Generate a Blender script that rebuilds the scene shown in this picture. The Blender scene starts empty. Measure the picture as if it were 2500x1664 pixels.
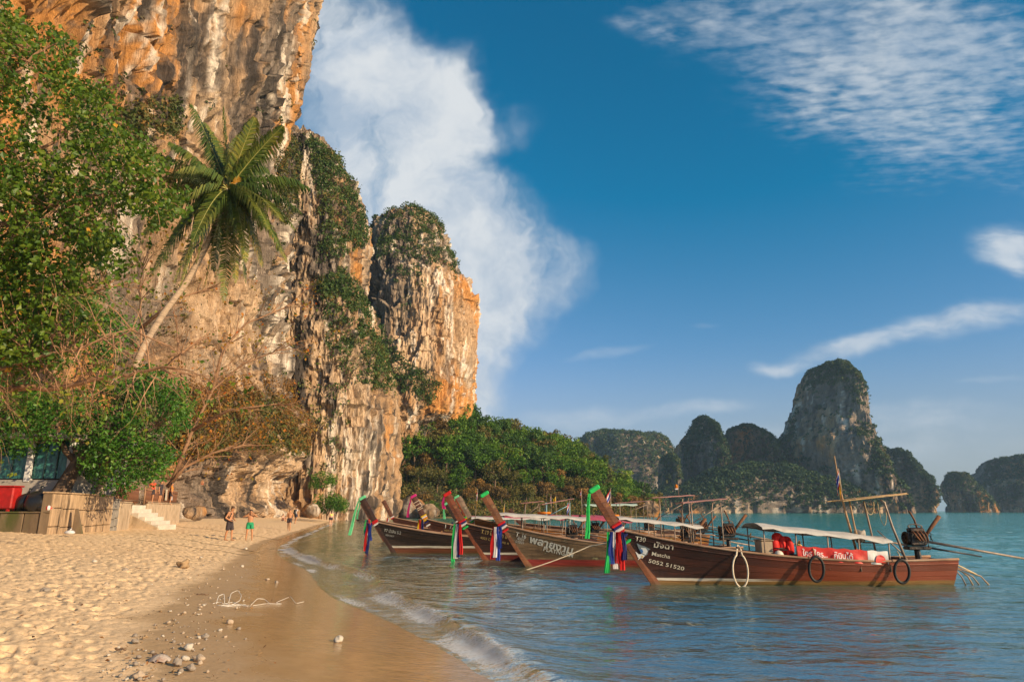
import bpy, math, random
import numpy as np
from mathutils import Vector, Matrix, Quaternion

SC = bpy.context.scene
COL = SC.collection
R = math.radians
rng = np.random.default_rng(7)
random.seed(7)

# ------------------------------------------------------------------ camera
CAMZ = 1.85
FPX = 2500 * 24.0 / 36.0
PITCH = math.atan((1246 - 832) / FPX)
cam_d = bpy.data.cameras.new('camera')
cam_d.lens = 24.0
cam_d.sensor_width = 36.0
cam_d.clip_start = 0.1
cam_d.clip_end = 20000
cam = bpy.data.objects.new('camera', cam_d)
COL.objects.link(cam)
cam.location = (0, 0, CAMZ)
cam.rotation_euler = (R(90) + PITCH, 0, 0)
SC.camera = cam

# ------------------------------------------------------------------ sun, exposure
SUN_ELEV = R(21)
SUN_AZ = R(122)            # clockwise from +Y
sun_to = Vector((math.sin(SUN_AZ) * math.cos(SUN_ELEV), math.cos(SUN_AZ) * math.cos(SUN_ELEV), math.sin(SUN_ELEV)))
sl = bpy.data.lights.new('sun', 'SUN')
sl.energy = 5.0
sl.angle = R(0.55)
sl.color = (1.0, 0.77, 0.49)
so = bpy.data.objects.new('sun', sl)
COL.objects.link(so)
so.rotation_euler = sun_to.to_track_quat('Z', 'Y').to_euler()
SC.view_settings.view_transform = 'Standard'
SC.view_settings.look = 'None'
SC.view_settings.gamma = 1
SC.view_settings.use_curve_mapping = False
SC.view_settings.exposure = 0.5
SC.render.engine = 'CYCLES'
SC.cycles.use_denoising = True
SC.cycles.max_bounces = 7
SC.cycles.diffuse_bounces = 3
SC.cycles.glossy_bounces = 3
SC.cycles.transparent_max_bounces = 12
SC.cycles.volume_bounces = 0
SC.cycles.sample_clamp_indirect = 6

# ------------------------------------------------------------------ geometry of the photograph: pixel -> world ray
_c, _s = math.cos(PITCH), math.sin(PITCH)
def ray(px, py):
    u = (px - 1250) / FPX; v = (832 - py) / FPX
    return (u, _c - v * _s, _s + v * _c)
def at(px, py, Y):
    d = ray(px, py); t = Y / d[1]
    return Vector((d[0] * t, Y, CAMZ + d[2] * t))
def gr(px, py, z=0.0):
    d = ray(px, py); t = (z - CAMZ) / d[2]
    return Vector((d[0] * t, d[1] * t, z))
def proj(P):
    P = np.asarray(P, float)
    x, y, z = P[..., 0], P[..., 1], P[..., 2] - CAMZ
    zc = y * _c + z * _s; yc = -y * _s + z * _c
    zc = np.where(zc < .01, .01, zc)
    return np.stack([1250 + FPX * x / zc, 832 - FPX * yc / zc], -1)

# ------------------------------------------------------------------ node helper
def nd(nt, typ, ins=None, **props):
    n = nt.nodes.new('ShaderNode' + typ)
    for k, v in props.items():
        setattr(n, k, v)
    for k, v in (ins or {}).items():
        s = n.inputs[k]
        if isinstance(v, bpy.types.NodeSocket):
            nt.links.new(v, s)
        elif isinstance(v, bpy.types.Node):
            nt.links.new(v.outputs[0], s)
        else:
            if s.type == 'RGBA' and len(v) == 3: v = (*v, 1)
            s.default_value = v
    return n
def mth(nt, op, a, b=0.0, c=None, clamp=False):
    n = nt.nodes.new('ShaderNodeMath'); n.operation = op; n.use_clamp = clamp
    for i, v in enumerate((a, b) if c is None else (a, b, c)):
        if isinstance(v, bpy.types.NodeSocket): nt.links.new(v, n.inputs[i])
        else: n.inputs[i].default_value = v
    return n.outputs[0]
def ramp(nt, fac, stops, interp='LINEAR'):
    n = nt.nodes.new('ShaderNodeValToRGB'); cr = n.color_ramp; cr.interpolation = interp
    while len(cr.elements) < len(stops): cr.elements.new(0.5)
    for e, (p, c) in zip(cr.elements, stops):
        e.position = p
        if not hasattr(c, '__len__'): c = (c, c, c)
        e.color = (*c, 1)
    if fac is not None: nt.links.new(fac, n.inputs[0])
    return n.outputs[0]
def mixc(nt, fac, a, b, blend='MIX'):
    n = nt.nodes.new('ShaderNodeMix'); n.data_type = 'RGBA'; n.blend_type = blend; n.clamp_factor = True
    for i, v in ((0, fac), (6, a), (7, b)):
        if isinstance(v, bpy.types.NodeSocket): nt.links.new(v, n.inputs[i])
        else: n.inputs[i].default_value = v if i == 0 else ((*v, 1) if len(v) == 3 else v)
    return n.outputs[2]
def sstep(nt, v, a, b, lo=0.0, hi=1.0):
    n = nt.nodes.new('ShaderNodeMapRange'); n.interpolation_type = 'SMOOTHSTEP'
    nt.links.new(v, n.inputs[0])
    n.inputs[1].default_value = a; n.inputs[2].default_value = b
    n.inputs[3].default_value = lo; n.inputs[4].default_value = hi
    return n.outputs[0]
def noise(nt, vec, scale, detail=4, rough=.55, dist=0.0, out=0):
    n = nd(nt, 'TexNoise', {'Scale': scale, 'Detail': detail, 'Roughness': rough, 'Distortion': dist})
    if vec is not None: nt.links.new(vec, n.inputs['Vector'])
    return n.outputs[out]
def mapping(nt, vec, scale=(1, 1, 1), rot=(0, 0, 0), loc=(0, 0, 0), typ='POINT'):
    n = nd(nt, 'Mapping', {'Vector': vec, 'Scale': scale, 'Rotation': rot, 'Location': loc}, vector_type=typ)
    return n.outputs[0]

# ------------------------------------------------------------------ sky with clouds
def build_world():
    w = bpy.data.worlds.new('World'); SC.world = w; w.use_nodes = True
    nt = w.node_tree; nt.nodes.clear()
    tc = nd(nt, 'TexCoord'); d = tc.outputs['Generated']
    sky = nd(nt, 'TexSky', sky_type='NISHITA', sun_disc=False)
    sky.sun_elevation = SUN_ELEV; sky.sun_rotation = SUN_AZ
    sky.altitude = 0; sky.air_density = 1.0; sky.dust_density = 0.25; sky.ozone_density = 2.5
    sr = nd(nt, 'SeparateColor', {0: sky.outputs[0]})
    red = mth(nt, 'MAXIMUM', mth(nt, 'MULTIPLY', mth(nt, 'SUBTRACT', sr.outputs[0], .95), 1.1), .02)   # polarised, deep blue
    skyc = nd(nt, 'CombineColor', {0: red, 1: mth(nt, 'MULTIPLY', sr.outputs[1], .77), 2: mth(nt, 'MULTIPLY', sr.outputs[2], .93)}).outputs[0]
    zh = nd(nt, 'SeparateXYZ', {0: d}).outputs[2]
    skyc = mixc(nt, sstep(nt, zh, .24, -.02, 0, .85), skyc, (2.3, 2.75, 3.0))
    sp = nd(nt, 'SeparateXYZ', {0: d})
    x, y, z = sp.outputs
    ys = mth(nt, 'MAXIMUM', y, 0.12)
    a = mth(nt, 'DIVIDE', x, ys); b = mth(nt, 'DIVIDE', z, ys)
    p = nd(nt, 'CombineXYZ', {0: a, 1: b}).outputs[0]
    front = sstep(nt, y, .15, .35)
    # billow warp
    wn = noise(nt, p, 5.0, 4, .6, out=1)
    wn = nd(nt, 'VectorMath', {0: wn, 1: (.5, .5, .5)}, operation='SUBTRACT').outputs[0]
    wn = nd(nt, 'VectorMath', {0: wn, 'Scale': .16}, operation='SCALE').outputs[0]
    pw = nd(nt, 'VectorMath', {0: p, 1: wn}, operation='ADD').outputs[0]
    def blob(px, py, rx, ry, rot, wgt, vec, inner=.15):
        r_ = ray(px, py); k = 1 / (FPX * r_[1])
        v = mapping(nt, vec, (rx * k, ry * k, 1), (0, 0, R(rot)), (r_[0] / r_[1], r_[2] / r_[1], 0), 'TEXTURE')
        l = nd(nt, 'VectorMath', {0: v}, operation='LENGTH').outputs['Value']
        return sstep(nt, l, 1.0, inner, 0.0, wgt)
    def total(lst):
        o = lst[0]
        for q in lst[1:]: o = mth(nt, 'ADD', o, q)
        return o
    big = total([blob(*q, pw) for q in [
        (800, 100, 280, 330, 20, .9), (830, 330, 230, 260, 0, .55), (1000, 420, 300, 300, 0, .4), (1010, 180, 330, 170, -35, .5), (960, 210, 300, 200, -38, .9), (1090, 330, 130, 330, -14, .7), (1230, 310, 160, 90, 10, .35),
        (900, 480, 260, 260, 0, .55), (1180, 530, 260, 190, -30, .85), (1320, 640, 180, 150, -20, 1.0), (1210, 760, 220, 190, 20, 1.0), (1110, 640, 260, 330, 0, .8),
        (1170, 900, 130, 170, 10, .75), (1175, 1040, 60, 60, 0, .7), (1150, 970, 80, 60, 10, .6)]])
    fb = noise(nt, mapping(nt, pw, (1.0, 1.0, 1), (0, 0, R(-35))), 4.5, 7, .58)
    fbs = noise(nt, mapping(nt, pw, (2.2, .55, 1), (0, 0, R(28)), (3, 1, 0)), 7.0, 5, .6)
    den = mth(nt, 'MULTIPLY', big, mth(nt, 'ADD', mth(nt, 'MULTIPLY', mth(nt, 'SUBTRACT', fb, .5), 2.0), mth(nt, 'ADD', mth(nt, 'MULTIPLY', mth(nt, 'SUBTRACT', fbs, .5), 1.5), .86)))
    big_m = mth(nt, 'MULTIPLY', sstep(nt, den, .06, 1.12), front)
    # streaks low on the right
    sw = nd(nt, 'VectorMath', {0: wn, 'Scale': .35}, operation='SCALE').outputs[0]
    ps = nd(nt, 'VectorMath', {0: p, 1: sw}, operation='ADD').outputs[0]
    st = total([blob(*q, ps, .1) for q in [
        (2350, 785, 340, 62, 10, 1.1), (2060, 855, 220, 46, 12, 1.0), (1890, 897, 100, 32, -2, .9), (2470, 600, 150, 85, 4, 1.2), (2490, 645, 70, 55, 0, .8),
        (1700, 1000, 240, 34, 6, .6), (1480, 865, 170, 26, 10, .45), (2250, 1010, 420, 60, 0, .65), (2440, 930, 160, 18, 3, .5), (1720, 797, 70, 14, 8, .35), (1400, 1020, 330, 40, 3, .5), (2100, 1090, 700, 90, 0, .6)]])
    fs = noise(nt, mapping(nt, ps, (1, 3.5, 1), (0, 0, R(-8))), 9.0, 5, .6)
    st_m = mth(nt, 'MULTIPLY', sstep(nt, mth(nt, 'MULTIPLY', st, mth(nt, 'ADD', mth(nt, 'MULTIPLY', mth(nt, 'SUBTRACT', fs, .5), 2.0), .85)), .04, 1.25), front)
    # altocumulus sheet, laid on a level plane high above
    zz = mth(nt, 'MAXIMUM', z, .03)
    q = nd(nt, 'CombineXYZ', {0: mth(nt, 'DIVIDE', x, zz), 1: mth(nt, 'DIVIDE', y, zz)}).outputs[0]
    al = total([blob(*k, pw) for k in [(2080, 60, 700, 220, -4, .95), (2090, 240, 440, 230, -6, .8), (2350, 170, 340, 300, 0, .65), (1560, 60, 160, 70, 8, .45), (2300, 420, 420, 120, 10, .4), (2330, 330, 330, 60, 12, .35)]])
    al = mth(nt, 'MULTIPLY', al, front)
    wide = mth(nt, 'MULTIPLY', sstep(nt, noise(nt, q, .16, 3, .5), .56, .74), mth(nt, 'SUBTRACT', 1.0, front))
    al = mth(nt, 'ADD', al, wide)
    r1 = noise(nt, mapping(nt, q, (1, 1.9, 1), (0, 0, R(14))), 15.0, 4, .5, .15)
    r2 = noise(nt, mapping(nt, q, (1, 1.4, 1), (0, 0, R(14)), (5, 2, 0)), 3.0, 4, .5)
    rr = mth(nt, 'ADD', mth(nt, 'MULTIPLY', mth(nt, 'SUBTRACT', r1, .5), 1.9), mth(nt, 'MULTIPLY', r2, .5))
    al_m = sstep(nt, mth(nt, 'ADD', mth(nt, 'MULTIPLY', rr, .9), mth(nt, 'MULTIPLY', al, .45)), .05, 1.15, 0, .7)
    al_m = mth(nt, 'MULTIPLY', al_m, sstep(nt, al, .05, .75))
    m = mth(nt, 'MAXIMUM', big_m, mth(nt, 'MULTIPLY', st_m, .8))
    m = mth(nt, 'MAXIMUM', m, al_m)
    shade = sstep(nt, noise(nt, mapping(nt, pw, loc=(.04, -.05, 2)), 5.5, 5, .6), .34, .66)
    ccol = mixc(nt, shade, (3.0, 3.7, 4.6), (5.5, 5.7, 5.85))
    out = mixc(nt, mth(nt, 'MULTIPLY', m, .93), skyc, ccol)
    bg = nd(nt, 'Background', {'Color': out, 'Strength': 0.1})
    w.cycles.sampling_method = 'MANUAL'; w.cycles.sample_map_resolution = 256
    o = nd(nt, 'OutputWorld', {'Surface': bg.outputs[0]})
build_world()

# ------------------------------------------------------------------ numpy noise
def _hash(ix, iy, iz, seed):
    h = (ix.astype(np.uint32) * np.uint32(374761393) + iy.astype(np.uint32) * np.uint32(668265263)
         + iz.astype(np.uint32) * np.uint32(2147483647) + np.uint32(seed * 974634541 & 0xffffffff))
    h = (h ^ (h >> np.uint32(13))) * np.uint32(1274126177)
    h = (h ^ (h >> np.uint32(16))) * np.uint32(2246822519)
    return ((h ^ (h >> np.uint32(15))) & np.uint32(0xffffff)).astype(np.float32) / np.float32(0xffffff)
def vnoise(x, y, z, seed=0):
    x = np.asarray(x, np.float64); y = np.asarray(y, np.float64) + 0 * x; z = np.asarray(z, np.float64) + 0 * x
    fx, fy, fz = np.floor(x), np.floor(y), np.floor(z)
    tx, ty, tz = x - fx, y - fy, z - fz
    tx = tx * tx * (3 - 2 * tx); ty = ty * ty * (3 - 2 * ty); tz = tz * tz * (3 - 2 * tz)
    ix, iy, iz = fx.astype(np.int64), fy.astype(np.int64), fz.astype(np.int64)
    def H(a, b, c): return _hash(ix + a, iy + b, iz + c, seed)
    x00 = H(0, 0, 0) * (1 - tx) + H(1, 0, 0) * tx; x10 = H(0, 1, 0) * (1 - tx) + H(1, 1, 0) * tx
    x01 = H(0, 0, 1) * (1 - tx) + H(1, 0, 1) * tx; x11 = H(0, 1, 1) * (1 - tx) + H(1, 1, 1) * tx
    return ((x00 * (1 - ty) + x10 * ty) * (1 - tz) + (x01 * (1 - ty) + x11 * ty) * tz) * 2 - 1
def fbm(x, y, z, oct=4, seed=0, gain=.5):
    o = 0; a = 1.0; s = 0
    for i in range(oct):
        o = o + a * vnoise(x * 2 ** i + 17.3 * i, y * 2 ** i + 5.1 * i, z * 2 ** i + 9.7 * i, seed + i); s += a; a *= gain
    return o / s
def smooth(a, b, x):
    t = np.clip((x - a) / (b - a), 0, 1); return t * t * (3 - 2 * t)

# ------------------------------------------------------------------ mesh + object helpers
def np_mesh(name, V, F, smooth_=True, attrs=None):
    V = np.asarray(V, np.float32).reshape(-1, 3); F = np.asarray(F, np.int32)
    m = bpy.data.meshes.new(name)
    k = F.shape[1]
    m.vertices.add(len(V)); m.vertices.foreach_set('co', V.ravel())
    m.loops.add(F.size); m.loops.foreach_set('vertex_index', F.ravel())
    m.polygons.add(len(F)); m.polygons.foreach_set('loop_start', np.arange(0, F.size, k, dtype=np.int32))
    m.polygons.foreach_set('use_smooth', np.full(len(F), bool(smooth_)))
    for an, av in (attrs or {}).items():
        at_ = m.attributes.new(an, 'FLOAT', 'POINT'); at_.data.foreach_set('value', np.asarray(av, np.float32).ravel())
    m.update(calc_edges=True)
    return m
def grid_faces(nr, nc, wrap=False):
    i = np.arange(nr - 1)[:, None]; j = np.arange(nc if wrap else nc - 1)[None, :]
    j2 = (j + 1) % nc
    return np.stack([i * nc + j, i * nc + j2, (i + 1) * nc + j2, (i + 1) * nc + j], -1).reshape(-1, 4)
def link(name, mesh, mat=None, parent=None):
    o = bpy.data.objects.new(name, mesh); COL.objects.link(o)
    if mat is not None and len(mesh.materials) == 0: mesh.materials.append(mat)
    if parent is not None: o.parent = parent
    return o
def tag(o, label=None, cat=None, group=None, kind=None):
    if label: o['label'] = label
    if cat: o['category'] = cat
    if group: o['group'] = group
    if kind: o['kind'] = kind
    return o
def thing(name, label, cat, loc=(0, 0, 0), rz=0.0, group=None, scale=1.0):
    o = bpy.data.objects.new(name, None); COL.objects.link(o)
    o.empty_display_size = .2
    o.location = loc; o.rotation_euler = (0, 0, rz); o.scale = (scale,) * 3
    return tag(o, label, cat, group)
def copy_tree(o, parent=None):
    c = o.copy(); COL.objects.link(c)
    if parent is not None: c.parent = parent
    for ch in o.children: copy_tree(ch, c)
    return c

class MB:
    """collects shapes into one mesh"""
    def __init__(s): s.v = []; s.f = []
    def add(s, vs, fs):
        b = len(s.v); s.v += [tuple(v) for v in vs]; s.f += [tuple(i + b for i in f) for f in fs]; return s
    def box(s, c, d, rot=None, bev=0.0):
        hx, hy, hz = d[0] / 2, d[1] / 2, d[2] / 2
        if bev <= 0:
            vs = [Vector((x * hx, y * hy, z * hz)) for z in (-1, 1) for y in (-1, 1) for x in (-1, 1)]
            fs = [(0, 2, 3, 1), (4, 5, 7, 6), (0, 1, 5, 4), (2, 6, 7, 3), (0, 4, 6, 2), (1, 3, 7, 5)]
        else:
            b = min(bev, hx * .9, hy * .9, hz * .9); vs = []; fs = []
            def ring(z, ins):
                x, y = hx - ins, hy - ins
                return [Vector(p) for p in ((-x + b, -y, z), (x - b, -y, z), (x, -y + b, z), (x, y - b, z), (x - b, y, z), (-x + b, y, z), (-x, y - b, z), (-x, -y + b, z))]
            for z, ins in ((-hz, b), (-hz + b, 0), (hz - b, 0), (hz, b)): vs += ring(z, ins)
            for k in range(3):
                for i in range(8): j = (i + 1) % 8; fs.append((k * 8 + i, k * 8 + j, k * 8 + 8 + j, k * 8 + 8 + i))
            fs += [tuple(range(7, -1, -1)), tuple(range(24, 32))]
        if rot is not None:
            M = rot if isinstance(rot, Matrix) else Matrix.Rotation(rot[2], 3, 'Z') @ Matrix.Rotation(rot[1], 3, 'Y') @ Matrix.Rotation(rot[0], 3, 'X')
            vs = [M @ v for v in vs]
        c = Vector(c); return s.add([v + c for v in vs], fs)
    def tube(s, pts, rad, n=8, cap=True, flat=1.0, up=None):
        pts = [Vector(p) for p in pts]; m = len(pts)
        rad = [rad] * m if not hasattr(rad, '__len__') else list(rad)
        vs = []; fs = []; prev = None
        for i, p in enumerate(pts):
            t = (pts[min(i + 1, m - 1)] - pts[max(i - 1, 0)])
            t = t.normalized() if t.length > 1e-9 else Vector((0, 0, 1))
            if prev is None:
                ref = Vector(up) if up else (Vector((0, 0, 1)) if abs(t.z) < .9 else Vector((1, 0, 0)))
                a = t.cross(ref).normalized()
            else:
                a = prev - t * prev.dot(t)
                a = a.normalized() if a.length > 1e-6 else t.orthogonal().normalized()
            prev = a; b = t.cross(a)
            for k in range(n):
                w = 2 * math.pi * k / n
                vs.append(p + (a * math.cos(w) + b * math.sin(w) * flat) * rad[i])
        for i in range(m - 1):
            for k in range(n):
                k2 = (k + 1) % n; fs.append((i * n + k, i * n + k2, (i + 1) * n + k2, (i + 1) * n + k))
        if cap and n > 2: fs += [tuple(range(n - 1, -1, -1)), tuple(range((m - 1) * n, m * n))]
        return s.add(vs, fs)
    def torus(s, c, R0, r, axis=(0, 1, 0), n=24, k=8, sx=1.0, sz=1.0):
        c = Vector(c); ax = Vector(axis).normalized(); a = ax.orthogonal().normalized(); b = ax.cross(a)
        if abs(ax.y) > .8: a = Vector((1, 0, 0)) - ax * ax.x; a.normalize(); b = a.cross(ax) * -1
        vs = []; fs = []
        for i in range(n):
            w = 2 * math.pi * i / n; dr = (a * math.cos(w) * sx + b * math.sin(w) * sz)
            for j in range(k):
                q = 2 * math.pi * j / k
                vs.append(c + dr * R0 + (dr.normalized() * math.cos(q) + ax * math.sin(q)) * r)
        for i in range(n):
            for j in range(k):
                fs.append((i * k + j, ((i + 1) % n) * k + j, ((i + 1) % n) * k + (j + 1) % k, i * k + (j + 1) % k))
        return s.add(vs, fs)
    def ellip(s, c, r, n=10, m=7, rot=None):
        c = Vector(c); vs = []; fs = []
        r = (r, r, r) if not hasattr(r, '__len__') else r
        for i in range(m + 1):
            ph = math.pi * i / m
            for j in range(n):
                th = 2 * math.pi * j / n
                v = Vector((r[0] * math.sin(ph) * math.cos(th), r[1] * math.sin(ph) * math.sin(th), r[2] * math.cos(ph)))
                vs.append(c + (rot @ v if rot is not None else v))
        for i in range(m):
            for j in range(n):
                j2 = (j + 1) % n; fs.append((i * n + j, (i + 1) * n + j, (i + 1) * n + j2, i * n + j2))
        return s.add(vs, fs)
    def sheet(s, P, th=0.0):
        """P: rows of points -> sheet, optional thickness along averaged normal"""
        nr, nc = len(P), len(P[0]); vs = [Vector(p) for r_ in P for p in r_]
        fs = [(i * nc + j, i * nc + j + 1, (i + 1) * nc + j + 1, (i + 1) * nc + j) for i in range(nr - 1) for j in range(nc - 1)]
        if th > 0:
            nrm = []
            for i in range(nr):
                for j in range(nc):
                    du = vs[i * nc + min(j + 1, nc - 1)] - vs[i * nc + max(j - 1, 0)]
                    dv = vs[min(i + 1, nr - 1) * nc + j] - vs[max(i - 1, 0) * nc + j]
                    q = du.cross(dv); nrm.append(q.normalized() if q.length > 1e-9 else Vector((0, 0, 1)))
            k = nr * nc; vs = vs + [v - q * th for v, q in zip(vs, nrm)]
            fs = fs + [tuple(reversed([i + k for i in f])) for f in fs]
            edge = [j for j in range(nc)] + [i * nc + nc - 1 for i in range(1, nr)] + [(nr - 1) * nc + j for j in range(nc - 2, -1, -1)] + [i * nc for i in range(nr - 2, 0, -1)]
            base = len(vs); ne = len(edge)
            vs = vs + [vs[e] for e in edge] + [vs[e + k] for e in edge]          # own vertices: a crisp edge
            for i in range(ne):
                a, b = base + i, base + (i + 1) % ne; fs.append((b, a, a + ne, b + ne))
        return s.add(vs, fs)
    def mesh(s, name, sm=False):
        m = bpy.data.meshes.new(name); m.from_pydata(s.v, [], s.f)
        if sm:
            for p in m.polygons: p.use_smooth = True
        m.update(); return m
    def build(s, name, mat, parent=None, sm=False): return link(name, s.mesh(name, sm), mat, parent)

# ------------------------------------------------------------------ general material
MATS = {}
def new_mat(name):
    m = bpy.data.materials.new(name); m.use_nodes = True
    nt = m.node_tree; nt.nodes.clear()
    out = nt.nodes.new('ShaderNodeOutputMaterial')
    return m, nt, out
def pm(name, col, rough=.6, var=.25, scale=6.0, bump=0.0, spec=.4, metal=0.0, st=(1, 1, 1), dirt=None, bscale=None, trans=0.0):
    """plain procedural material: colour varied by noise, optional dirt colour patches, bump"""
    if name in MATS: return MATS[name]
    m, nt, out = new_mat(name)
    co = nd(nt, 'TexCoord').outputs['Object']
    vec = mapping(nt, co, st)
    n1 = noise(nt, vec, scale, 6, .6)
    lo = tuple(c * (1 - var) for c in col); hi = tuple(min(1, c * (1 + var)) for c in col)
    c = ramp(nt, n1, [(.3, lo), (.7, hi)])
    if dirt is not None:
        n2 = noise(nt, vec, scale * .45, 6, .65)
        c = mixc(nt, sstep(nt, n2, .48, .72), c, dirt)
    b = nd(nt, 'BsdfPrincipled', {'Base Color': c, 'Roughness': rough, 'Specular IOR Level': spec, 'Metallic': metal})
    if bump > 0:
        n3 = noise(nt, vec, bscale or scale * 3, 6, .65)
        bp = nd(nt, 'Bump', {'Height': n3, 'Strength': bump, 'Distance': .02})
        nt.links.new(bp.outputs[0], b.inputs['Normal'])
    s = b.outputs[0]
    if trans > 0:
        tr = nd(nt, 'BsdfTranslucent', {'Color': c})
        s = nd(nt, 'MixShader', {0: trans, 1: s, 2: tr.outputs[0]}).outputs[0]
    nt.links.new(s, out.inputs[0])
    MATS[name] = m
    return m
# ================================================================== LAND, SEA
def shore_line():
    px = [(1205, 1664), (1140, 1610), (1065, 1572), (1010, 1543), (960, 1516), (890, 1488), (832, 1466), (797, 1445), (778, 1422), (765, 1402), (740, 1385), (696, 1367), (674, 1347), (690, 1326), (737, 1305), (783, 1287)]
    pts = [(40, -120), (26, -50), (13, -14), (7, -3), (3.6, 3.0), (1.5, 6.0)] + [tuple(gr(*q)[:2]) for q in px]
    pts += [(-28, 110), (-35, 145), (-40, 166), (-32, 179), (-14, 187), (8, 202), (38, 222), (49, 234), (53, 254), (48, 330), (-150, 420)]
    # smooth (Chaikin)
    P = np.array(pts, float)
    for _ in range(2):
        Q = np.empty((2 * len(P) - 2, 2)); Q[0::2] = P[:-1] * .75 + P[1:] * .25; Q[1::2] = P[:-1] * .25 + P[1:] * .75
        P = np.vstack([P[:1], Q, P[-1:]])
    return P
SHORE = shore_line()
LANDPOLY = np.vstack([SHORE, [(-500, 420), (-500, -120)]])
def seg_dist(X, Y, P):
    d = np.full(X.shape, 1e9)
    for (ax, ay), (bx, by) in zip(P[:-1], P[1:]):
        vx, vy = bx - ax, by - ay; L = vx * vx + vy * vy + 1e-12
        t = np.clip(((X - ax) * vx + (Y - ay) * vy) / L, 0, 1)
        d = np.minimum(d, (X - ax - t * vx) ** 2 + (Y - ay - t * vy) ** 2)
    return np.sqrt(d)
def inside(X, Y, P):
    c = np.zeros(X.shape, bool)
    x1, y1 = P[-1]
    for x2, y2 in P:
        if y1 != y2:
            k = ((y1 > Y) != (y2 > Y)) & (X < (x2 - x1) * (Y - y1) / (y2 - y1) + x1)
            c ^= k
        x1, y1 = x2, y2
    return c
def shore_d(X, Y):
    """signed distance to the water's edge: + on land, - at sea"""
    d = seg_dist(X, Y, SHORE)
    return np.where(inside(X, Y, LANDPOLY), d, -d)
def beach_h(d):
    on = np.where(d < 5, .105 * d, np.where(d < 11, .525 + .068 * (d - 5), .933 + .022 * (d - 11)))
    on = np.minimum(on, 1.9)
    off = np.maximum(.075 * d, -3.2)
    return np.where(d > 0, on, off)
def polar(th, r):
    T, Rr = np.meshgrid(th, r)
    return Rr * np.sin(T), Rr * np.cos(T)
def worley(x, y, seed):
    """distance to the nearest scattered point in unit cells, and the cell's random value"""
    fx, fy = np.floor(x), np.floor(y); best = np.full(x.shape, 9.0); rv = np.zeros(x.shape)
    for dx in (-1, 0, 1):
        for dy in (-1, 0, 1):
            ix, iy = (fx + dx).astype(np.int64), (fy + dy).astype(np.int64); z0 = np.zeros_like(ix)
            qx = ix + _hash(ix, iy, z0, seed); qy = iy + _hash(ix, iy, z0, seed + 1)
            dd = np.hypot(x - qx, y - qy); v = _hash(ix, iy, z0, seed + 2)
            k = dd < best; best = np.where(k, dd, best); rv = np.where(k, v, rv)
    return best, rv

def sand_material():
    m, nt, out = new_mat('sand')
    co = nd(nt, 'TexCoord').outputs['Object']
    wet = nd(nt, 'Attribute', attribute_name='wet').outputs['Fac']
    n0 = noise(nt, co, .8, 5, .6); n1 = noise(nt, co, 26, 5, .7); n2 = noise(nt, co, 5, 6, .6)
    dry = ramp(nt, n1, [(.25, (.54, .36, .19)), (.5, (.76, .53, .305)), (.75, (.85, .64, .40))])
    dry = mixc(nt, sstep(nt, n2, .5, .75, 0, .5), dry, (.58, .40, .235))
    damp = ramp(nt, n1, [(.3, (.38, .245, .125)), (.7, (.50, .335, .18))])
    wetc = ramp(nt, n2, [(.3, (.37, .215, .09)), (.7, (.47, .28, .12))])
    wv = mth(nt, 'ADD', wet, mth(nt, 'MULTIPLY', mth(nt, 'SUBTRACT', n0, .5), .5))
    c = mixc(nt, sstep(nt, wv, .22, .42), dry, damp)
    c = mixc(nt, sstep(nt, wv, .62, .85), c, wetc)
    rough = ramp(nt, wv, [(.3, .9), (.5, .62), (.72, .28), (.92, .1)])
    spec = ramp(nt, wv, [(.35, .15), (.7, .5)])
    h = mth(nt, 'ADD', mth(nt, 'MULTIPLY', n1, .35), mth(nt, 'MULTIPLY', n2, .9))
    bs = sstep(nt, wv, .25, .8, .9, .05)
    bp0 = nd(nt, 'Bump', {'Height': h, 'Strength': bs, 'Distance': .035})
    rip = noise(nt, mapping(nt, co, (1.6, 4.2, 1), (0, 0, R(38))), 3.2, 4, .55, .4)
    bp = nd(nt, 'Bump', {'Height': rip, 'Strength': sstep(nt, wv, .72, 1.05, 0, .35), 'Distance': .03, 'Normal': bp0.outputs[0]})
    b = nd(nt, 'BsdfPrincipled', {'Base Color': c, 'Roughness': rough, 'Specular IOR Level': spec, 'Normal': bp.outputs[0]})
    nt.links.new(b.outputs[0], out.inputs[0])
    return m
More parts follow.
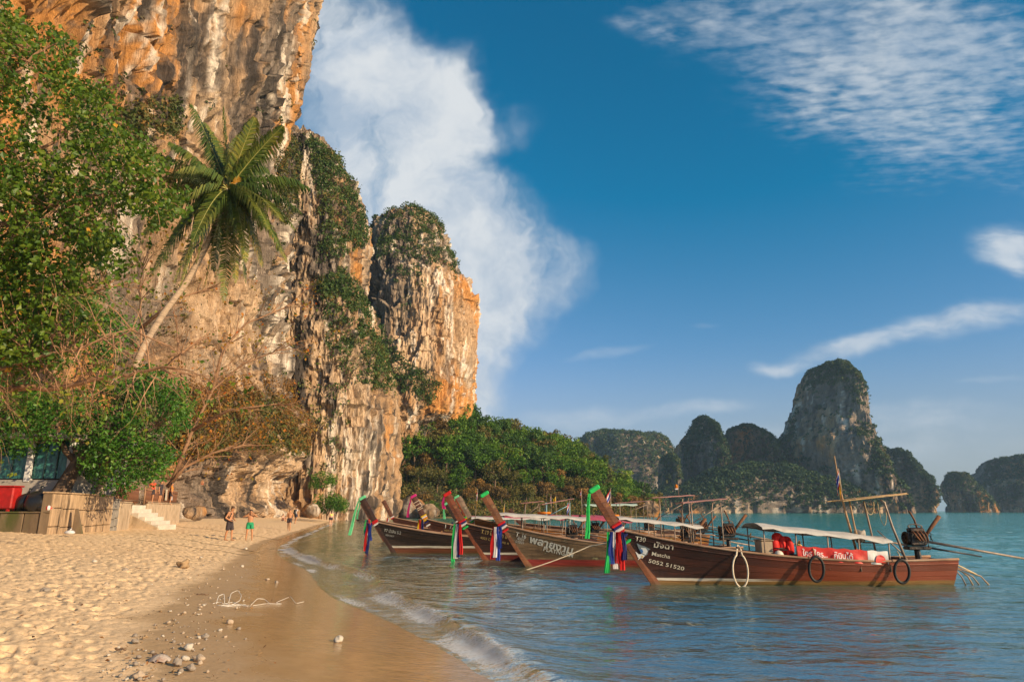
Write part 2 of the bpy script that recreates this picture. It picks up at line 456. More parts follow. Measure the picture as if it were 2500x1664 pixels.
def build_beach():
    th = np.radians(np.concatenate([np.linspace(-180, -48, 40, endpoint=False), np.linspace(-48, 5, 520, endpoint=False), np.linspace(5, 45, 120, endpoint=False), np.linspace(45, 180, 40)]))
    r = np.concatenate([[.05, .6, 1.5, 2.5, 3.5], np.geomspace(4.4, 55, 480), np.geomspace(56, 420, 90)])
    X, Y = polar(th, r)
    d = shore_d(X, Y)
    h = beach_h(d)
    rr = np.hypot(X, Y)
    wob = fbm(X * .25, Y * .25, 0, 3, 5) * 1.0
    ds = d * np.interp(rr, [8, 14, 22, 35, 60], [1.0, 1.0, 1.25, 2.3, 3.2])
    dryk = smooth(3.0, 5.2, ds + wob)             # dry, trodden sand
    h = h + fbm(X * .12, Y * .12, 0, 3, 3) * .10 * smooth(1.5, 8, d)
    w1, v1 = worley(X * 4.6 + fbm(X, Y, 0, 2, 9) * .9, Y * 4.6 + fbm(X, Y, 8, 2, 10) * .9, 11)
    w2, v2 = worley(X * 8.5, Y * 8.5 + fbm(X, Y, 3, 2, 12) * .5, 15)
    pit = -(.05 + .07 * v1 ** 2) * np.exp(-(w1 / (.22 + .10 * v1)) ** 4) * (v1 > .48) - .035 * np.exp(-(w2 / .33) ** 2) * (v2 > .45)
    rim = .015 * np.exp(-((w1 - .5) / .16) ** 2)
    rough_ = fbm(X * 1.8, Y * 1.8, 0, 3, 21) * .028 + fbm(X * 9, Y * 9, 0, 3, 31, .65) * .026
    fade = 1 - smooth(45, 90, rr)
    h = h + (pit + rim + rough_) * dryk * fade + fbm(X * .9, Y * .9, 0, 2, 41) * .012 * smooth(.5, 3, d) * (1 - dryk)
    wet = 1 - smooth(.8, 5.0, ds + wob * .7 + .35 * fbm(X * 1.7, Y * 1.7, 0, 3, 51))
    V = np.stack([X, Y, h], -1)
    me = np_mesh('beach', V, grid_faces(*X.shape)[:, ::-1], True, {'wet': wet})
    return tag(link('beach', me, sand_material()), kind='structure')
_lx, _ly = np.arange(-70, 60.1, .5), np.arange(-6, 262, .5)
_LZ = beach_h(shore_d(*np.meshgrid(_lx, _ly)))
def land_z(x, y):
    i = min(max((x + 70) / .5, 0), len(_lx) - 1.001); k = min(max((y + 6) / .5, 0), len(_ly) - 1.001)
    a, b = int(i), int(k); u, v = i - a, k - b
    return float(_LZ[b, a] * (1 - u) * (1 - v) + _LZ[b, a + 1] * u * (1 - v) + _LZ[b + 1, a] * (1 - u) * v + _LZ[b + 1, a + 1] * u * v)

def sea_material():
    m, nt, out = new_mat('sea')
    co = nd(nt, 'TexCoord').outputs['Object']
    dep = nd(nt, 'Attribute', attribute_name='depth').outputs['Fac']
    foam = nd(nt, 'Attribute', attribute_name='foam').outputs['Fac']
    n1 = noise(nt, mapping(nt, co, (1.0, 1.5, 1), (0, 0, R(12))), 2.2, 5, .55, .3)
    n2 = noise(nt, mapping(nt, co, (1.0, 1.6, 1), (0, 0, R(-20))), .45, 4, .5)
    h = mth(nt, 'ADD', mth(nt, 'MULTIPLY', n1, .11), mth(nt, 'MULTIPLY', n2, .32))
    bp = nd(nt, 'Bump', {'Height': h, 'Strength': .6, 'Distance': 1.0})
    nr = bp.outputs[0]
    fr = nd(nt, 'Fresnel', {'IOR': 1.33, 'Normal': nr}).outputs[0]
    fr = mth(nt, 'MULTIPLY', fr, .62)          # seen through a polarising filter
    gl = nd(nt, 'BsdfGlossy', {'Color': (.90, .97, .93), 'Roughness': .04, 'Normal': nr})
    turb = mth(nt, 'SUBTRACT', 1.0, mth(nt, 'POWER', 2.718, mth(nt, 'MULTIPLY', dep, -1.55)))
    wc = mixc(nt, sstep(nt, dep, .1, 2.2), (.085, .15, .115), (.038, .26, .235))
    df = nd(nt, 'BsdfDiffuse', {'Color': wc})
    tr = nd(nt, 'BsdfTransparent', {'Color': (.86, .93, .88)})
    body = nd(nt, 'MixShader', {0: turb, 1: tr.outputs[0], 2: df.outputs[0]})
    s = nd(nt, 'MixShader', {0: fr, 1: body.outputs[0], 2: gl.outputs[0]})
    fn = noise(nt, mapping(nt, co, (1, 1, 1)), 11.0, 7, .75, .6)
    vo = nd(nt, 'TexVoronoi', {'Vector': co, 'Scale': 10.0}, feature='DISTANCE_TO_EDGE').outputs['Distance']
    lace = sstep(nt, vo, .17, .02, 0, .35)
    ff = mth(nt, 'ADD', mth(nt, 'ADD', foam, mth(nt, 'MULTIPLY', mth(nt, 'SUBTRACT', fn, .5), 1.5)), mth(nt, 'MULTIPLY', lace, foam))
    fm = sstep(nt, ff, .5, 1.25, 0, .62)
    fm = mth(nt, 'MULTIPLY', fm, sstep(nt, foam, .02, .15))
    fd = nd(nt, 'BsdfDiffuse', {'Color': (.72, .72, .72)})
    s2 = nd(nt, 'MixShader', {0: fm, 1: s.outputs[0], 2: fd.outputs[0]})
    nt.links.new(s2.outputs[0], out.inputs[0])
    return m
def gerst(X, Y, dirs):
    z = 0
    for ang, lam, amp, ph in dirs:
        k = 2 * math.pi / lam; s = np.sin(k * (X * math.cos(ang) + Y * math.sin(ang)) + ph)
        z = z + amp * (1 - 2 * np.abs(s) ** 1.3) * .5 + amp * .5 * s
    return z
def build_sea():
    th = np.radians(np.concatenate([np.linspace(-180, -30, 30, endpoint=False), np.linspace(-30, 43, 560, endpoint=False), np.linspace(43, 180, 30)]))
    r = np.concatenate([[1.0, 4.0], np.geomspace(5.6, 70, 480), np.geomspace(71, 400, 120), np.geomspace(410, 7000, 50)])
    X, Y = polar(th, r)
    d = np.minimum(-shore_d(X, Y), 60); rr = np.hypot(X, Y)
    wx = X + fbm(X * .3, Y * .3, 0, 3, 61) * 1.2; wy = Y + fbm(X * .3, Y * .3, 7, 3, 62) * 1.2
    amp = smooth(.4, 7, d) * (.35 + .65 * smooth(4, 25, rr))
    z = (fbm(wx * .42, wy * .62, 0, 3, 63) * .07 + fbm(wx * 1.25, wy * 1.7, 1, 2, 66) * .02 + (1 - np.abs(fbm(wx * .8, wy * 1.1, 4, 3, 69))) * .03) * amp
    z += fbm(wx * 3.6, wy * 4.6, 2, 2, 71) * .008 * smooth(.2, 2, d)
    # the small wave running up the beach
    along = fbm(X * .22, Y * .22, 0, 2, 81)
    q0 = np.interp(rr, [8, 11, 14, 20, 27, 40], [.45, .6, 1.1, 1.7, .9, .6]) + .3 * along
    hh = np.interp(rr, [8, 12, 22, 28, 40], [.09, .13, .13, .14, .06]) * (1 + .3 * along)
    front = np.exp(-(np.minimum(d - q0, 0) / .2) ** 2) * np.exp(-(np.maximum(d - q0, 0) / .6) ** 2)
    rag = fbm(X * 2.5, Y * 2.5, 0, 3, 83)
    z = z + hh * front * (1 + .25 * rag) * (d > -.3)
    # swash film in front of it lies on the sand
    film = smooth(q0 + .1, q0 - .4, d)
    z = z + film * (.006 + .006 * rag)
    # foam: at the wave's front, the running edge, and lace between
    foam = .95 * np.exp(-((d - q0 + .22) / .26) ** 2) * np.clip(.55 + .5 * fbm(X * .5, Y * .5, 3, 3, 87) + .35 * smooth(20, 30, rr) + .3 * smooth(11, 8, rr), 0, 1.1)
    edge = np.exp(-((d - .10) / .22) ** 2) * smooth(-.25, .35, fbm(X * .8, Y * .8, 0, 3, 85)) * np.interp(rr, [8, 14, 25, 40], [.25, .45, .8, .7])
    foam += edge
    foam += .42 * (d > 0) * (d < q0 + .8) * smooth(-.3, .4, fbm(X * .6, Y * .6, 5, 3, 88))
    q1 = q0 + 3.4 + along
    z = z + .05 * np.exp(-((d - q1) / .5) ** 2) * smooth(10, 20, rr) * (1 - smooth(45, 60, rr))
    foam = foam * (1 - smooth(95, 130, rr))
    dep = np.clip(-beach_h(-d), 0, 4) + np.maximum(z, 0) * .6
    dep = np.where(rr > 60, np.maximum(dep, 1.0 * smooth(2, 20, d)), dep)
    V = np.stack([X, Y, z], -1)
    me = np_mesh('sea', V, grid_faces(*X.shape)[:, ::-1], True, {'depth': dep, 'foam': np.clip(foam, 0, 1.3)})
    return tag(link('sea', me, sea_material()), kind='structure')

# ================================================================== ROCK
def rock_material(name, bump=.9, bs=1.0):
    """stone whose stains and streaks come from the colour stored on the mesh, with fine grain on top"""
    m, nt, out = new_mat(name)
    co = nd(nt, 'TexCoord').outputs['Object']
    base = nd(nt, 'Attribute', attribute_name='stone').outputs['Color']
    st = noise(nt, mapping(nt, co, (1 / bs, 1 / bs, .13 / bs)), 1.3, 6, .72, .5)
    fine = noise(nt, mapping(nt, co, (1 / bs, 1 / bs, .55 / bs)), 3.4, 5, .7)
    k = mth(nt, 'ADD', mth(nt, 'MULTIPLY', st, .8), mth(nt, 'MULTIPLY', fine, .6))
    c = mixc(nt, 1.0, base, ramp(nt, k, [(.45, .45), (.60, .80), (.74, 1.0), (.95, 1.35)]), 'MULTIPLY')
    grit = noise(nt, mapping(nt, co, (1 / bs, 1 / bs, .7 / bs)), 9.0, 4, .7)
    c = mixc(nt, 1.0, c, ramp(nt, grit, [(.3, .78), (.5, 1.0), (.7, 1.2)]), 'MULTIPLY')
    h = mth(nt, 'ADD', mth(nt, 'MULTIPLY', st, 1.0), mth(nt, 'ADD', mth(nt, 'MULTIPLY', fine, .5), mth(nt, 'MULTIPLY', grit, .3)))
    bp = nd(nt, 'Bump', {'Height': h, 'Strength': 1.0, 'Distance': bump})
    b = nd(nt, 'BsdfPrincipled', {'Base Color': c, 'Roughness': .9, 'Specular IOR Level': .12, 'Normal': bp.outputs[0]})
    nt.links.new(b.outputs[0], out.inputs[0])
    return m
def nrm_(f): return (f - f.mean()) / (f.std() + 1e-9)
def stone(P, seed, orange=.0, dark=.0, white=.0, tone=1.0, k=1.0, bias=None):
    """natural stone colours: cream, buff, grey, orange, with black and white run-off streaks; bias can also carry painted sun and shade"""
    x, y, z = P[..., 0] / k, P[..., 1] / k, P[..., 2] / k
    wx = x + .8 * fbm(x / 5, y / 5, z / 9, 2, seed); wy = y + .8 * fbm(x / 7, y / 7, z / 9, 2, seed + 2)
    pat = nrm_(fbm(x / 16, y / 16, z / 26, 4, seed + 4)) + .35 * nrm_(fbm(wx / 2, wy / 2, z / 20, 3, seed + 7))
    dk = .75 * nrm_(fbm(wx / 2.0, wy / 2.0, z / 36, 5, seed + 9, .62)) + .6 * nrm_(fbm(x / 10, y / 10, z / 15, 3, seed + 15)) + .5 * nrm_(fbm(wx / .55, wy / .55, z / 7, 3, seed + 19))
    wh = nrm_(fbm(wx / 1.7, wy / 1.7, z / 45, 4, seed + 25)) + .4 * nrm_(fbm(x / 9, y / 9, z / 14, 2, seed + 29))
    gr_ = .7 * nrm_(fbm(wx / 5, wy / 5, z / 30, 4, seed + 35)) + .6 * nrm_(fbm(x / 18, y / 18, z / 20, 2, seed + 39))
    b = bias or {}
    pat = pat + orange + b.get('orange', 0); dk = dk + dark + b.get('dark', 0); wh = wh + white + b.get('white', 0); gr_ = gr_ + b.get('grey', 0)
    def mixn(a, c, t): return a * (1 - t[..., None]) + np.array(c) * t[..., None]
    c = np.broadcast_to(np.array([.37, .23, .125]), P.shape).copy()
    c = mixn(c, (.50, .35, .22), smooth(-.2, -1.5, pat) * .9)
    c = mixn(c, (.48, .215, .06), smooth(.2, 1.5, pat) * .9)
    c = mixn(c, (.19, .155, .125), smooth(.3, 1.3, gr_) * .88)
    c = mixn(c, (.64, .54, .43), smooth(1.0, 1.9, wh) * .9)
    c = mixn(c, (.13, .10, .08), smooth(.15, .9, dk) * .7)
    c = mixn(c, (.05, .042, .037), smooth(.8, 1.8, dk) * .9)
    spk = fbm(x * 1.6, y * 1.6, z * .7, 3, seed + 45, .7)
    c = c * (1 + .55 * spk)[..., None]
    return np.clip(c * tone, 0, .9)
def grid_normals(P, wrap=True):
    if wrap: du = np.roll(P, -1, 1) - np.roll(P, 1, 1)
    else: du = np.gradient(P, axis=1)
    dv = np.gradient(P, axis=0)
    n = np.cross(du, dv); n /= np.linalg.norm(n, axis=-1, keepdims=True) + 1e-9
    return n
def blocks(x, y, z, seed):
    """step noise: each broken block juts by its own amount"""
    return _hash(np.floor(x).astype(np.int64), np.floor(y).astype(np.int64), np.floor(z).astype(np.int64), seed) * 2 - 1
def karst(P, N, seed, big=3.0, flute=1.3, ledge=.8, small=.35, fl=2.6):
    """push a smooth rock surface into buttresses, flutes, broken blocks, overhanging lips and pockets"""
    x, y, z = P[..., 0], P[..., 1], P[..., 2]; u = fl / 2.3
    d = big * 1.2 * fbm(x / 24 / u, y / 24 / u, z / 50 / u, 3, seed)
    wx = x + .7 * u * fbm(x / 5 / u, y / 5 / u, z / 9 / u, 3, seed + 5); wy = y + .7 * u * fbm(x / 5 / u, y / 5 / u, z / 9 / u, 3, seed + 8); wz = z + 1.2 * u * fbm(x / 4 / u, y / 4 / u, z / 4 / u, 3, seed + 9)
    f1 = 1 - 2.4 * np.abs(fbm(wx / (2.4 * fl), wy / (2.4 * fl), z / (26 * u), 4, seed + 11, .55))
    f2 = 1 - 2.4 * np.abs(fbm(wx / fl * 1.2, wy / fl * 1.2, z / (12 * u), 4, seed + 21, .6))
    mask = smooth(-.3, .3, fbm(x / 17 / u, y / 17 / u, z / 22 / u, 2, seed + 31))
    d += flute * (1.0 * f1 + .65 * f2 * (.35 + .65 * mask))
    d += ledge * (.55 * blocks(wx / (2.6 * u), wy / (2.6 * u), wz / (4.5 * u), seed + 41) + .32 * blocks(wx / (1.1 * u) + 7, wy / (1.1 * u), wz / (2.0 * u), seed + 43)) * (1.15 - .6 * mask)
    d += small * (1.2 * fbm(x / (1.4 * u), y / (1.4 * u), z / (3.6 * u), 4, seed + 51, .68) + .8 * (1 - 2.2 * np.abs(fbm(x / (.8 * u), y / (.8 * u), z / (5 * u), 3, seed + 55, .6))))
    qq = wz / (8 * u) + 1.5 * fbm(x / 10 / u, y / 10 / u, z / 18 / u, 3, seed + 71)
    saw = (qq - np.floor(qq)); lipm = smooth(.0, .45, fbm(x / 11 / u, y / 11 / u, z / 11 / u, 2, seed + 75))
    d += ledge * 2.2 * (saw ** 1.6 - .38) * lipm
    pk = fbm(x / 7 / u, y / 7 / u, z / 14 / u, 3, seed + 61)
    d -= big * .9 * smooth(.30, .55, pk)
    return P + N * (d - d.mean())[..., None]
def rock_mesh(name, P, mat, wrap=True, cap=True, kind='structure', col=None):
    nr, nc = P.shape[:2]
    F = grid_faces(nr, nc, wrap)
    V = P.reshape(-1, 3)
    if cap:
        top = P[-1].mean(0); V = np.vstack([V, top[None]])
        i = np.arange(nc); k = (nr - 1) * nc
        T = np.stack([k + i, k + (i + 1) % nc, np.full(nc, nr * nc), np.full(nc, nr * nc)], -1)
        me = bpy.data.meshes.new(name)
        fs = np.vstack([F, T])
        # last fan as quads with a repeated vertex is invalid: build as tris separately
        loops = np.concatenate([F.ravel(), T[:, :3].ravel()]).astype(np.int32)
        starts = np.concatenate([np.arange(len(F)) * 4, len(F) * 4 + np.arange(nc) * 3]).astype(np.int32)
        me.vertices.add(len(V)); me.vertices.foreach_set('co', V.astype(np.float32).ravel())
        me.loops.add(len(loops)); me.loops.foreach_set('vertex_index', loops)
        me.polygons.add(len(starts)); me.polygons.foreach_set('loop_start', starts)
        me.polygons.foreach_set('use_smooth', np.zeros(len(starts), bool)); me.update(calc_edges=True)
    else:
        me = np_mesh(name, V, F, False)
    if col is None: col = stone(P, 5)
    cv = col.reshape(-1, 3)
    if cap: cv = np.vstack([cv, cv[-1:]])
    ca = me.attributes.new('stone', 'FLOAT_COLOR', 'POINT')
    ca.data.foreach_set('color', np.hstack([cv, np.ones((len(cv), 1))]).astype(np.float32).ravel())
    return tag(link(name, me, mat), kind=kind)
def outline_tower(rows, Y, ry, n_th, n_z, seed, zmin=-2.0, power=2.6, yshift=None, tw=0.0, **kw):
    """rows: (py, xL, xR) silhouettes at distance Y, from top to bottom -> closed tower surface"""
    zs, cx, rx = [], [], []
    wm = max(r_[2] - r_[1] for r_ in rows)
    for py, xl, xr in rows:
        sk = ry * .8 * math.sin(tw) * ((xr - xl) / wm) ** .8
        a, b = at(xl, py, Y - sk), at(xr, py, Y + sk)     # the block stands askew: its right end is nearer
        zs.append(at(xl, py, Y).z); cx.append((a.x + b.x) / 2); rx.append(max(1.5, (b.x - a.x) / 2))
    zs, cx, rx = np.array(zs[::-1]), np.array(cx[::-1]), np.array(rx[::-1])
    ztop = zs[-1]
    t = np.linspace(0, 1, n_z); zz = zmin + (ztop - zmin) * (1 - (1 - t) ** 1.25)
    CX, RX = np.interp(zz, zs, cx), np.interp(zz, zs, rx)
    k = np.clip((ztop - zz) / max(1e-3, .05 * (ztop - zmin)), 0, 1) ** .5
    RX = RX * (.15 + .85 * k)
    RY = ry * (RX / rx.max()) ** .6
    # denser samples on the side that faces the camera
    ph = np.linspace(0, 2 * np.pi, n_th, endpoint=False); ph = ph + .45 * np.sin(ph + np.pi / 2 + np.pi) * 0
    c_, s_ = np.cos(ph), np.sin(ph)
    ex = 2 / power
    sx = np.sign(c_) * np.abs(c_) ** ex; sy = np.sign(s_) * np.abs(s_) ** ex
    CY = Y + (np.interp(zz, *yshift) if yshift else 0)
    px_ = CX[:, None] + RX[:, None] * sx[None]
    py_ = (CY[:, None] if hasattr(CY, '__len__') else CY) + RY[:, None] * (sy + sx * math.sin(tw))[None]
    P = np.stack([px_, py_ + 0 * px_, zz[:, None] + 0 * px_], -1)
    N = grid_normals(P)
    return karst(P, N, seed, **kw)

# ================================================================== LEAVES
def foliage_mat(name, stops, trans=.3, rough=.55, nscale=.6, spec=.25):
    if name in MATS: return MATS[name]
    m, nt, out = new_mat(name)
    tint = nd(nt, 'Attribute', attribute_name='tint').outputs['Fac']
    oi = nd(nt, 'ObjectInfo').outputs['Random']
    co = nd(nt, 'TexCoord').outputs['Object']
    n = noise(nt, co, nscale, 3, .5)
    f = mth(nt, 'ADD', mth(nt, 'MULTIPLY', tint, .7), mth(nt, 'ADD', mth(nt, 'MULTIPLY', mth(nt, 'SUBTRACT', n, .5), .7), mth(nt, 'MULTIPLY', oi, .25)))
    c = ramp(nt, f, stops)
    b = nd(nt, 'BsdfPrincipled', {'Base Color': c, 'Roughness': rough, 'Specular IOR Level': spec})
    tr = nd(nt, 'BsdfTranslucent', {'Color': c})
    s = nd(nt, 'MixShader', {0: trans, 1: b.outputs[0], 2: tr.outputs[0]})
    nt.links.new(s.outputs[0], out.inputs[0])
    MATS[name] = m
    return m
GREEN = [(.1, (.018, .042, .008)), (.4, (.04, .10, .014)), (.65, (.075, .16, .02)), (.9, (.14, .21, .03))]
OLIVE = [(.1, (.03, .035, .012)), (.35, (.065, .075, .02)), (.6, (.13, .11, .03)), (.85, (.25, .14, .035))]
RUST = [(.1, (.06, .045, .015)), (.35, (.15, .09, .025)), (.6, (.28, .13, .03)), (.85, (.36, .2, .05))]
DEEP = [(.1, (.008, .022, .009)), (.4, (.022, .055, .016)), (.7, (.05, .095, .022)), (.95, (.10, .12, .03))]
def leaf_cloud(C, Rad, n, size, g, flat=.75, aspect=.55, tint0=None, shell=.5, droop=0.0):
    """n leaf faces round each centre; returns verts, quads, tint"""
    C = np.asarray(C, float); k = len(C)
    Rad = np.broadcast_to(np.asarray(Rad, float).reshape(k, -1) if np.ndim(Rad) else np.full((k, 1), Rad), (k, 3)) if np.ndim(Rad) != 2 else np.asarray(Rad)
    M = k * n
    dirs = g.normal(size=(M, 3)); dirs /= np.linalg.norm(dirs, axis=1, keepdims=True)
    rr = g.random(M) ** (1 / 3) * (1 - shell) + shell * (.75 + .25 * g.random(M))
    ci = np.repeat(np.arange(k), n)
    pos = C[ci] + dirs * Rad[ci] * rr[:, None] * np.array([1, 1, flat])
    nrm = dirs + g.normal(size=(M, 3)) * .75 + np.array([0, 0, .35])
    nrm /= np.linalg.norm(nrm, axis=1, keepdims=True)
    t = np.cross(nrm, g.normal(size=(M, 3))); t /= np.linalg.norm(t, axis=1, keepdims=True) + 1e-9
    t[:, 2] -= droop; t /= np.linalg.norm(t, axis=1, keepdims=True) + 1e-9
    b = np.cross(nrm, t); b /= np.linalg.norm(b, axis=1, keepdims=True) + 1e-9
    sz = (size * (.45 + 1.1 * g.random(M)))[:, None]
    V = np.stack([pos - t * sz * .5, pos + b * sz * aspect * .5 - t * sz * .05 + nrm * sz * .08, pos + t * sz * .5, pos - b * sz * aspect * .5 - t * sz * .05 + nrm * sz * .08], 1).reshape(-1, 3)
    F = np.arange(M * 4).reshape(-1, 4)
    tc = (g.random(k) if tint0 is None else np.asarray(tint0))[ci]
    tint = np.clip(tc * .65 + g.random(M) * .35, 0, 1)
    return V, F, np.repeat(tint, 4)
def leaves_obj(name, data, mat, parent=None):
    V, F, T = data
    return link(name, np_mesh(name, V, F, False, {'tint': T}), mat, parent)
def in_poly(P2, poly):
    return inside(P2[..., 0], P2[..., 1], np.array(poly, float))
def scrub(name, label, P, mask_p, count, rad, n, size, mat, g, out=.4):
    """bushes rooted on a rock surface P (grid) with probability mask_p"""
    N = grid_normals(P); w = mask_p.astype(float).ravel().copy()
    if w.sum() == 0: return None
    w /= w.sum(); idx = g.choice(w.size, count, p=w)
    c = P.reshape(-1, 3)[idx] + N.reshape(-1, 3)[idx] * out * rad * g.random((count, 1))
    rd = rad * (.5 + .9 * g.random(count))
    tn = .5 + .5 * fbm(c[:, 0] / 9, c[:, 1] / 9, c[:, 2] / 9, 3, 91)
    o = leaves_obj(name, leaf_cloud(c, rd, n, size, g, tint0=np.clip(tn + .25 * g.normal(size=count), 0, 1)), mat)
    return tag(o, label, 'shrubs', kind='stuff')
# ================================================================== build the ground, the sea, the cliffs
build_beach()
build_sea()
g = np.random.default_rng(3)
ROCK_A = rock_material('limestone', .35, .7)
ROCK_I = rock_material('island_limestone', 1.2, 3.0)

def build_main_cliff():
    poly = [(-38, 30), (-37, 55), (-36.5, 75), (-34.5, 92), (-35, 106), (-36.5, 116), (-40, 124), (-50, 130), (-80, 132), (-115, 110), (-120, 60), (-90, 15), (-50, 15)]
    P = np.array(poly + poly[:1], float)
    # round the corners, resample with most points along the visible face
    for _ in range(2):
        Q = np.empty((2 * (len(P) - 1), 2)); Q[0::2] = P[:-1] * .75 + P[1:] * .25; Q[1::2] = P[:-1] * .25 + P[1:] * .75
        P = np.vstack([Q, Q[:1]])
    L = np.concatenate([[0], np.cumsum(np.linalg.norm(np.diff(P, axis=0), axis=1))])
    S = np.linspace(0, L[-1], 4000); px_, py_ = np.interp(S, L, P[:, 0]), np.interp(S, L, P[:, 1])
    wgt = np.where((px_ > -48) & (py_ > 35), 80 / np.maximum(py_, 35), .12); cw = np.concatenate([[0], np.cumsum(wgt[:-1])])
    n_th, n_z = 700, 400
    u = np.linspace(0, cw[-1], n_th, endpoint=False)
    fx, fy = np.interp(u, cw, px_), np.interp(u, cw, py_)
    t = np.linspace(0, 1, n_z); zz = -1 + 121 * t ** 1.25
    P3 = np.stack([np.broadcast_to(fx, (n_z, n_th)), np.broadcast_to(fy, (n_z, n_th)), np.broadcast_to(zz[:, None], (n_z, n_th))], -1).copy()
    N = grid_normals(P3)
    if N[10, 10, 0] * 1.0 < 0 and fx[10] > -45: pass
    cen = np.array([-75, 75, 0]); sgn = np.sign(((P3 - cen) * N).sum(-1).mean()); N = N * sgn
    # profile of the face: cave-cut foot, ledge above it, sheer wall leaning out towards the top
    z = P3[..., 2]; y = P3[..., 1]
    prof = np.interp(z, [-1, 1.5, 4, 7, 10.5, 14, 22, 32, 45, 60, 75, 95, 120], [.2, -1.2, -3.0, -2.2, .9, .2, -2.6, -3.2, -3.6, -3.2, -2.8, -2.2, -.5])
    foot = 1 - smooth(9, 16, z)
    prof = prof + foot * 1.5 * fbm(y / 11, z / 1.7, 0, 5, 301, .6) + foot * 1.0 * fbm(y / 14 + z / 7, z / 3, 3, 3, 311) + foot * .5 * blocks(y / 3 + .6 * fbm(y / 2, z / 2, 0, 2, 317), z * 0, z / 1.3 + fbm(y / 5, z / 3, 0, 2, 318), 319)
    # stepped silhouette at the far corner
    edge = smooth(100, 122, y) * np.interp(z, [0, 20, 40, 55, 71, 76, 90, 104, 120], [1.5, 1.0, .4, 0, -.8, -1.6, -.6, .5, .9])
    P3 = P3 + N * (prof + edge)[..., None]
    k = smooth(6, 18, z)
    Pk = karst(P3, N, 400, big=3.2, flute=1.7, ledge=1.5, small=.6, fl=2.1)
    P3 = P3 * (1 - k[..., None]) + Pk * k[..., None]
    low = karst(P3, N, 450, big=.5, flute=.12, ledge=.55, small=.35, fl=1.4)
    P3 = low * (1 - k[..., None]) + P3 * k[..., None]
    if sgn < 0: P3 = P3[:, ::-1]
    Q = proj(P3)
    def reg(x0, x1, y0, y1, s=60): return smooth(x0 - s, x0 + s, Q[..., 0]) * smooth(x1 + s, x1 - s, Q[..., 0]) * smooth(y0 - s, y0 + s, Q[..., 1]) * smooth(y1 + s, y1 - s, Q[..., 1])
    bias = {'orange': .9 * reg(0, 470, -200, 260) - .6 * reg(400, 760, 640, 1250) + .3 * reg(560, 760, 0, 300), 'dark': .9 * reg(470, 500, -100, 200, 15) + .35 * reg(560, 790, -200, 330) + .3 * reg(620, 770, 350, 900),
            'grey': 1.0 * reg(620, 770, 330, 1000) + .5 * reg(560, 700, 950, 1240), 'white': .9 * reg(690, 730, 480, 900, 12) + 1.3 * reg(510, 540, 0, 220, 12) + .4 * reg(420, 700, 700, 950)}
    rock_mesh('cliff', P3, ROCK_A, cap=False, col=stone(P3, 21, orange=.2, dark=-.12, white=.15, tone=1.05, bias=bias))
    return P3
PA = build_main_cliff()
# shoulder behind the main wall
PB = outline_tower([(348, 690, 772), (365, 680, 795), (390, 680, 822), (430, 680, 852), (480, 680, 874), (530, 680, 888), (600, 680, 886), (700, 690, 882), (800, 700, 905), (900, 690, 930), (1000, 680, 955), (1120, 660, 960), (1246, 650, 950)],
                   150, 20, 420, 300, 500, big=1.5, flute=1.2, ledge=1.2, small=.6, fl=2.2)
rock_mesh('cliff', PB, ROCK_A, col=stone(PB, 41, orange=-.2, dark=-.05, white=.2, tone=1.0, bias={'grey': .6 * smooth(900, 760, proj(PB)[..., 1]) - .2}))
# domed tower behind with the pale overhanging foot
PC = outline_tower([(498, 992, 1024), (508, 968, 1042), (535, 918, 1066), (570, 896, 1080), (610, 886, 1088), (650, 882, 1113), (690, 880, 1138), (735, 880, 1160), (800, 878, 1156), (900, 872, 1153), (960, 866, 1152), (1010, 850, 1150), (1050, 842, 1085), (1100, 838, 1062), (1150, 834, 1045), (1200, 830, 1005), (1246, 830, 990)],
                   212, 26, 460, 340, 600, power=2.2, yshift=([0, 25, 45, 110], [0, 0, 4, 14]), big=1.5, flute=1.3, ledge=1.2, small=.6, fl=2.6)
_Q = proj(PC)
_up = smooth(880, 760, _Q[..., 1]); _rt_sunlit = smooth(1050, 1075, _Q[..., 0]) * smooth(660, 720, _Q[..., 1])  # right column: its sunlit orange is put into the stone colour
rock_mesh('cliff', PC, ROCK_A, col=stone(PC, 61, orange=-.35, dark=-.45, white=.3, tone=1.12, bias={'grey': 1.6 * _up * (1 - _rt_sunlit) - .6, 'dark': 1.0 * _up * (1 - _rt_sunlit) + .5 * smooth(960, 890, _Q[..., 0]) - .8 * _rt_sunlit, 'orange': 1.5 * _rt_sunlit + .8 * smooth(1040, 1150, _Q[..., 1])}))  # dark bias also paints the shade of the left-facing side

# scrub on the cliffs
SCRUB = foliage_mat('cliff_scrub_leaves', [(.08, (.03, .045, .012)), (.35, (.06, .09, .018)), (.55, (.12, .11, .028)), (.75, (.24, .13, .03)), (.95, (.34, .16, .03))], .25)
SCRUBG = foliage_mat('cliff_green_leaves', [(.1, (.02, .045, .01)), (.4, (.045, .09, .018)), (.7, (.08, .12, .025)), (.95, (.2, .13, .03))], .25)
QA = proj(PA); vis = PA[..., 0] > -50
zA = PA[..., 2]; NA = grid_normals(PA)
ledge_w = np.clip(NA[..., 2] + .12, 0, 1) ** 1.5
mA = vis * (zA > 18) * ledge_w * (fbm(PA[..., 0] / 9, PA[..., 1] / 9, zA / 9, 3, 77) > .02)
scrub('cliff_scrub', 'brown and green tufts growing on ledges of the tall orange cliff', PA, mA, 700, .7, 22, .38, SCRUB, g)
mA2 = vis * ((in_poly(QA, [(400, 1010), (450, 960), (560, 960), (700, 985), (830, 960), (880, 1060), (850, 1140), (760, 1110), (640, 1085), (520, 1100), (430, 1110)])) * 1.0 + .9 * in_poly(QA, [(690, 330), (750, 330), (760, 480), (690, 560), (650, 480)]) + .8 * in_poly(QA, [(270, 250), (430, 240), (420, 330), (300, 380)]))
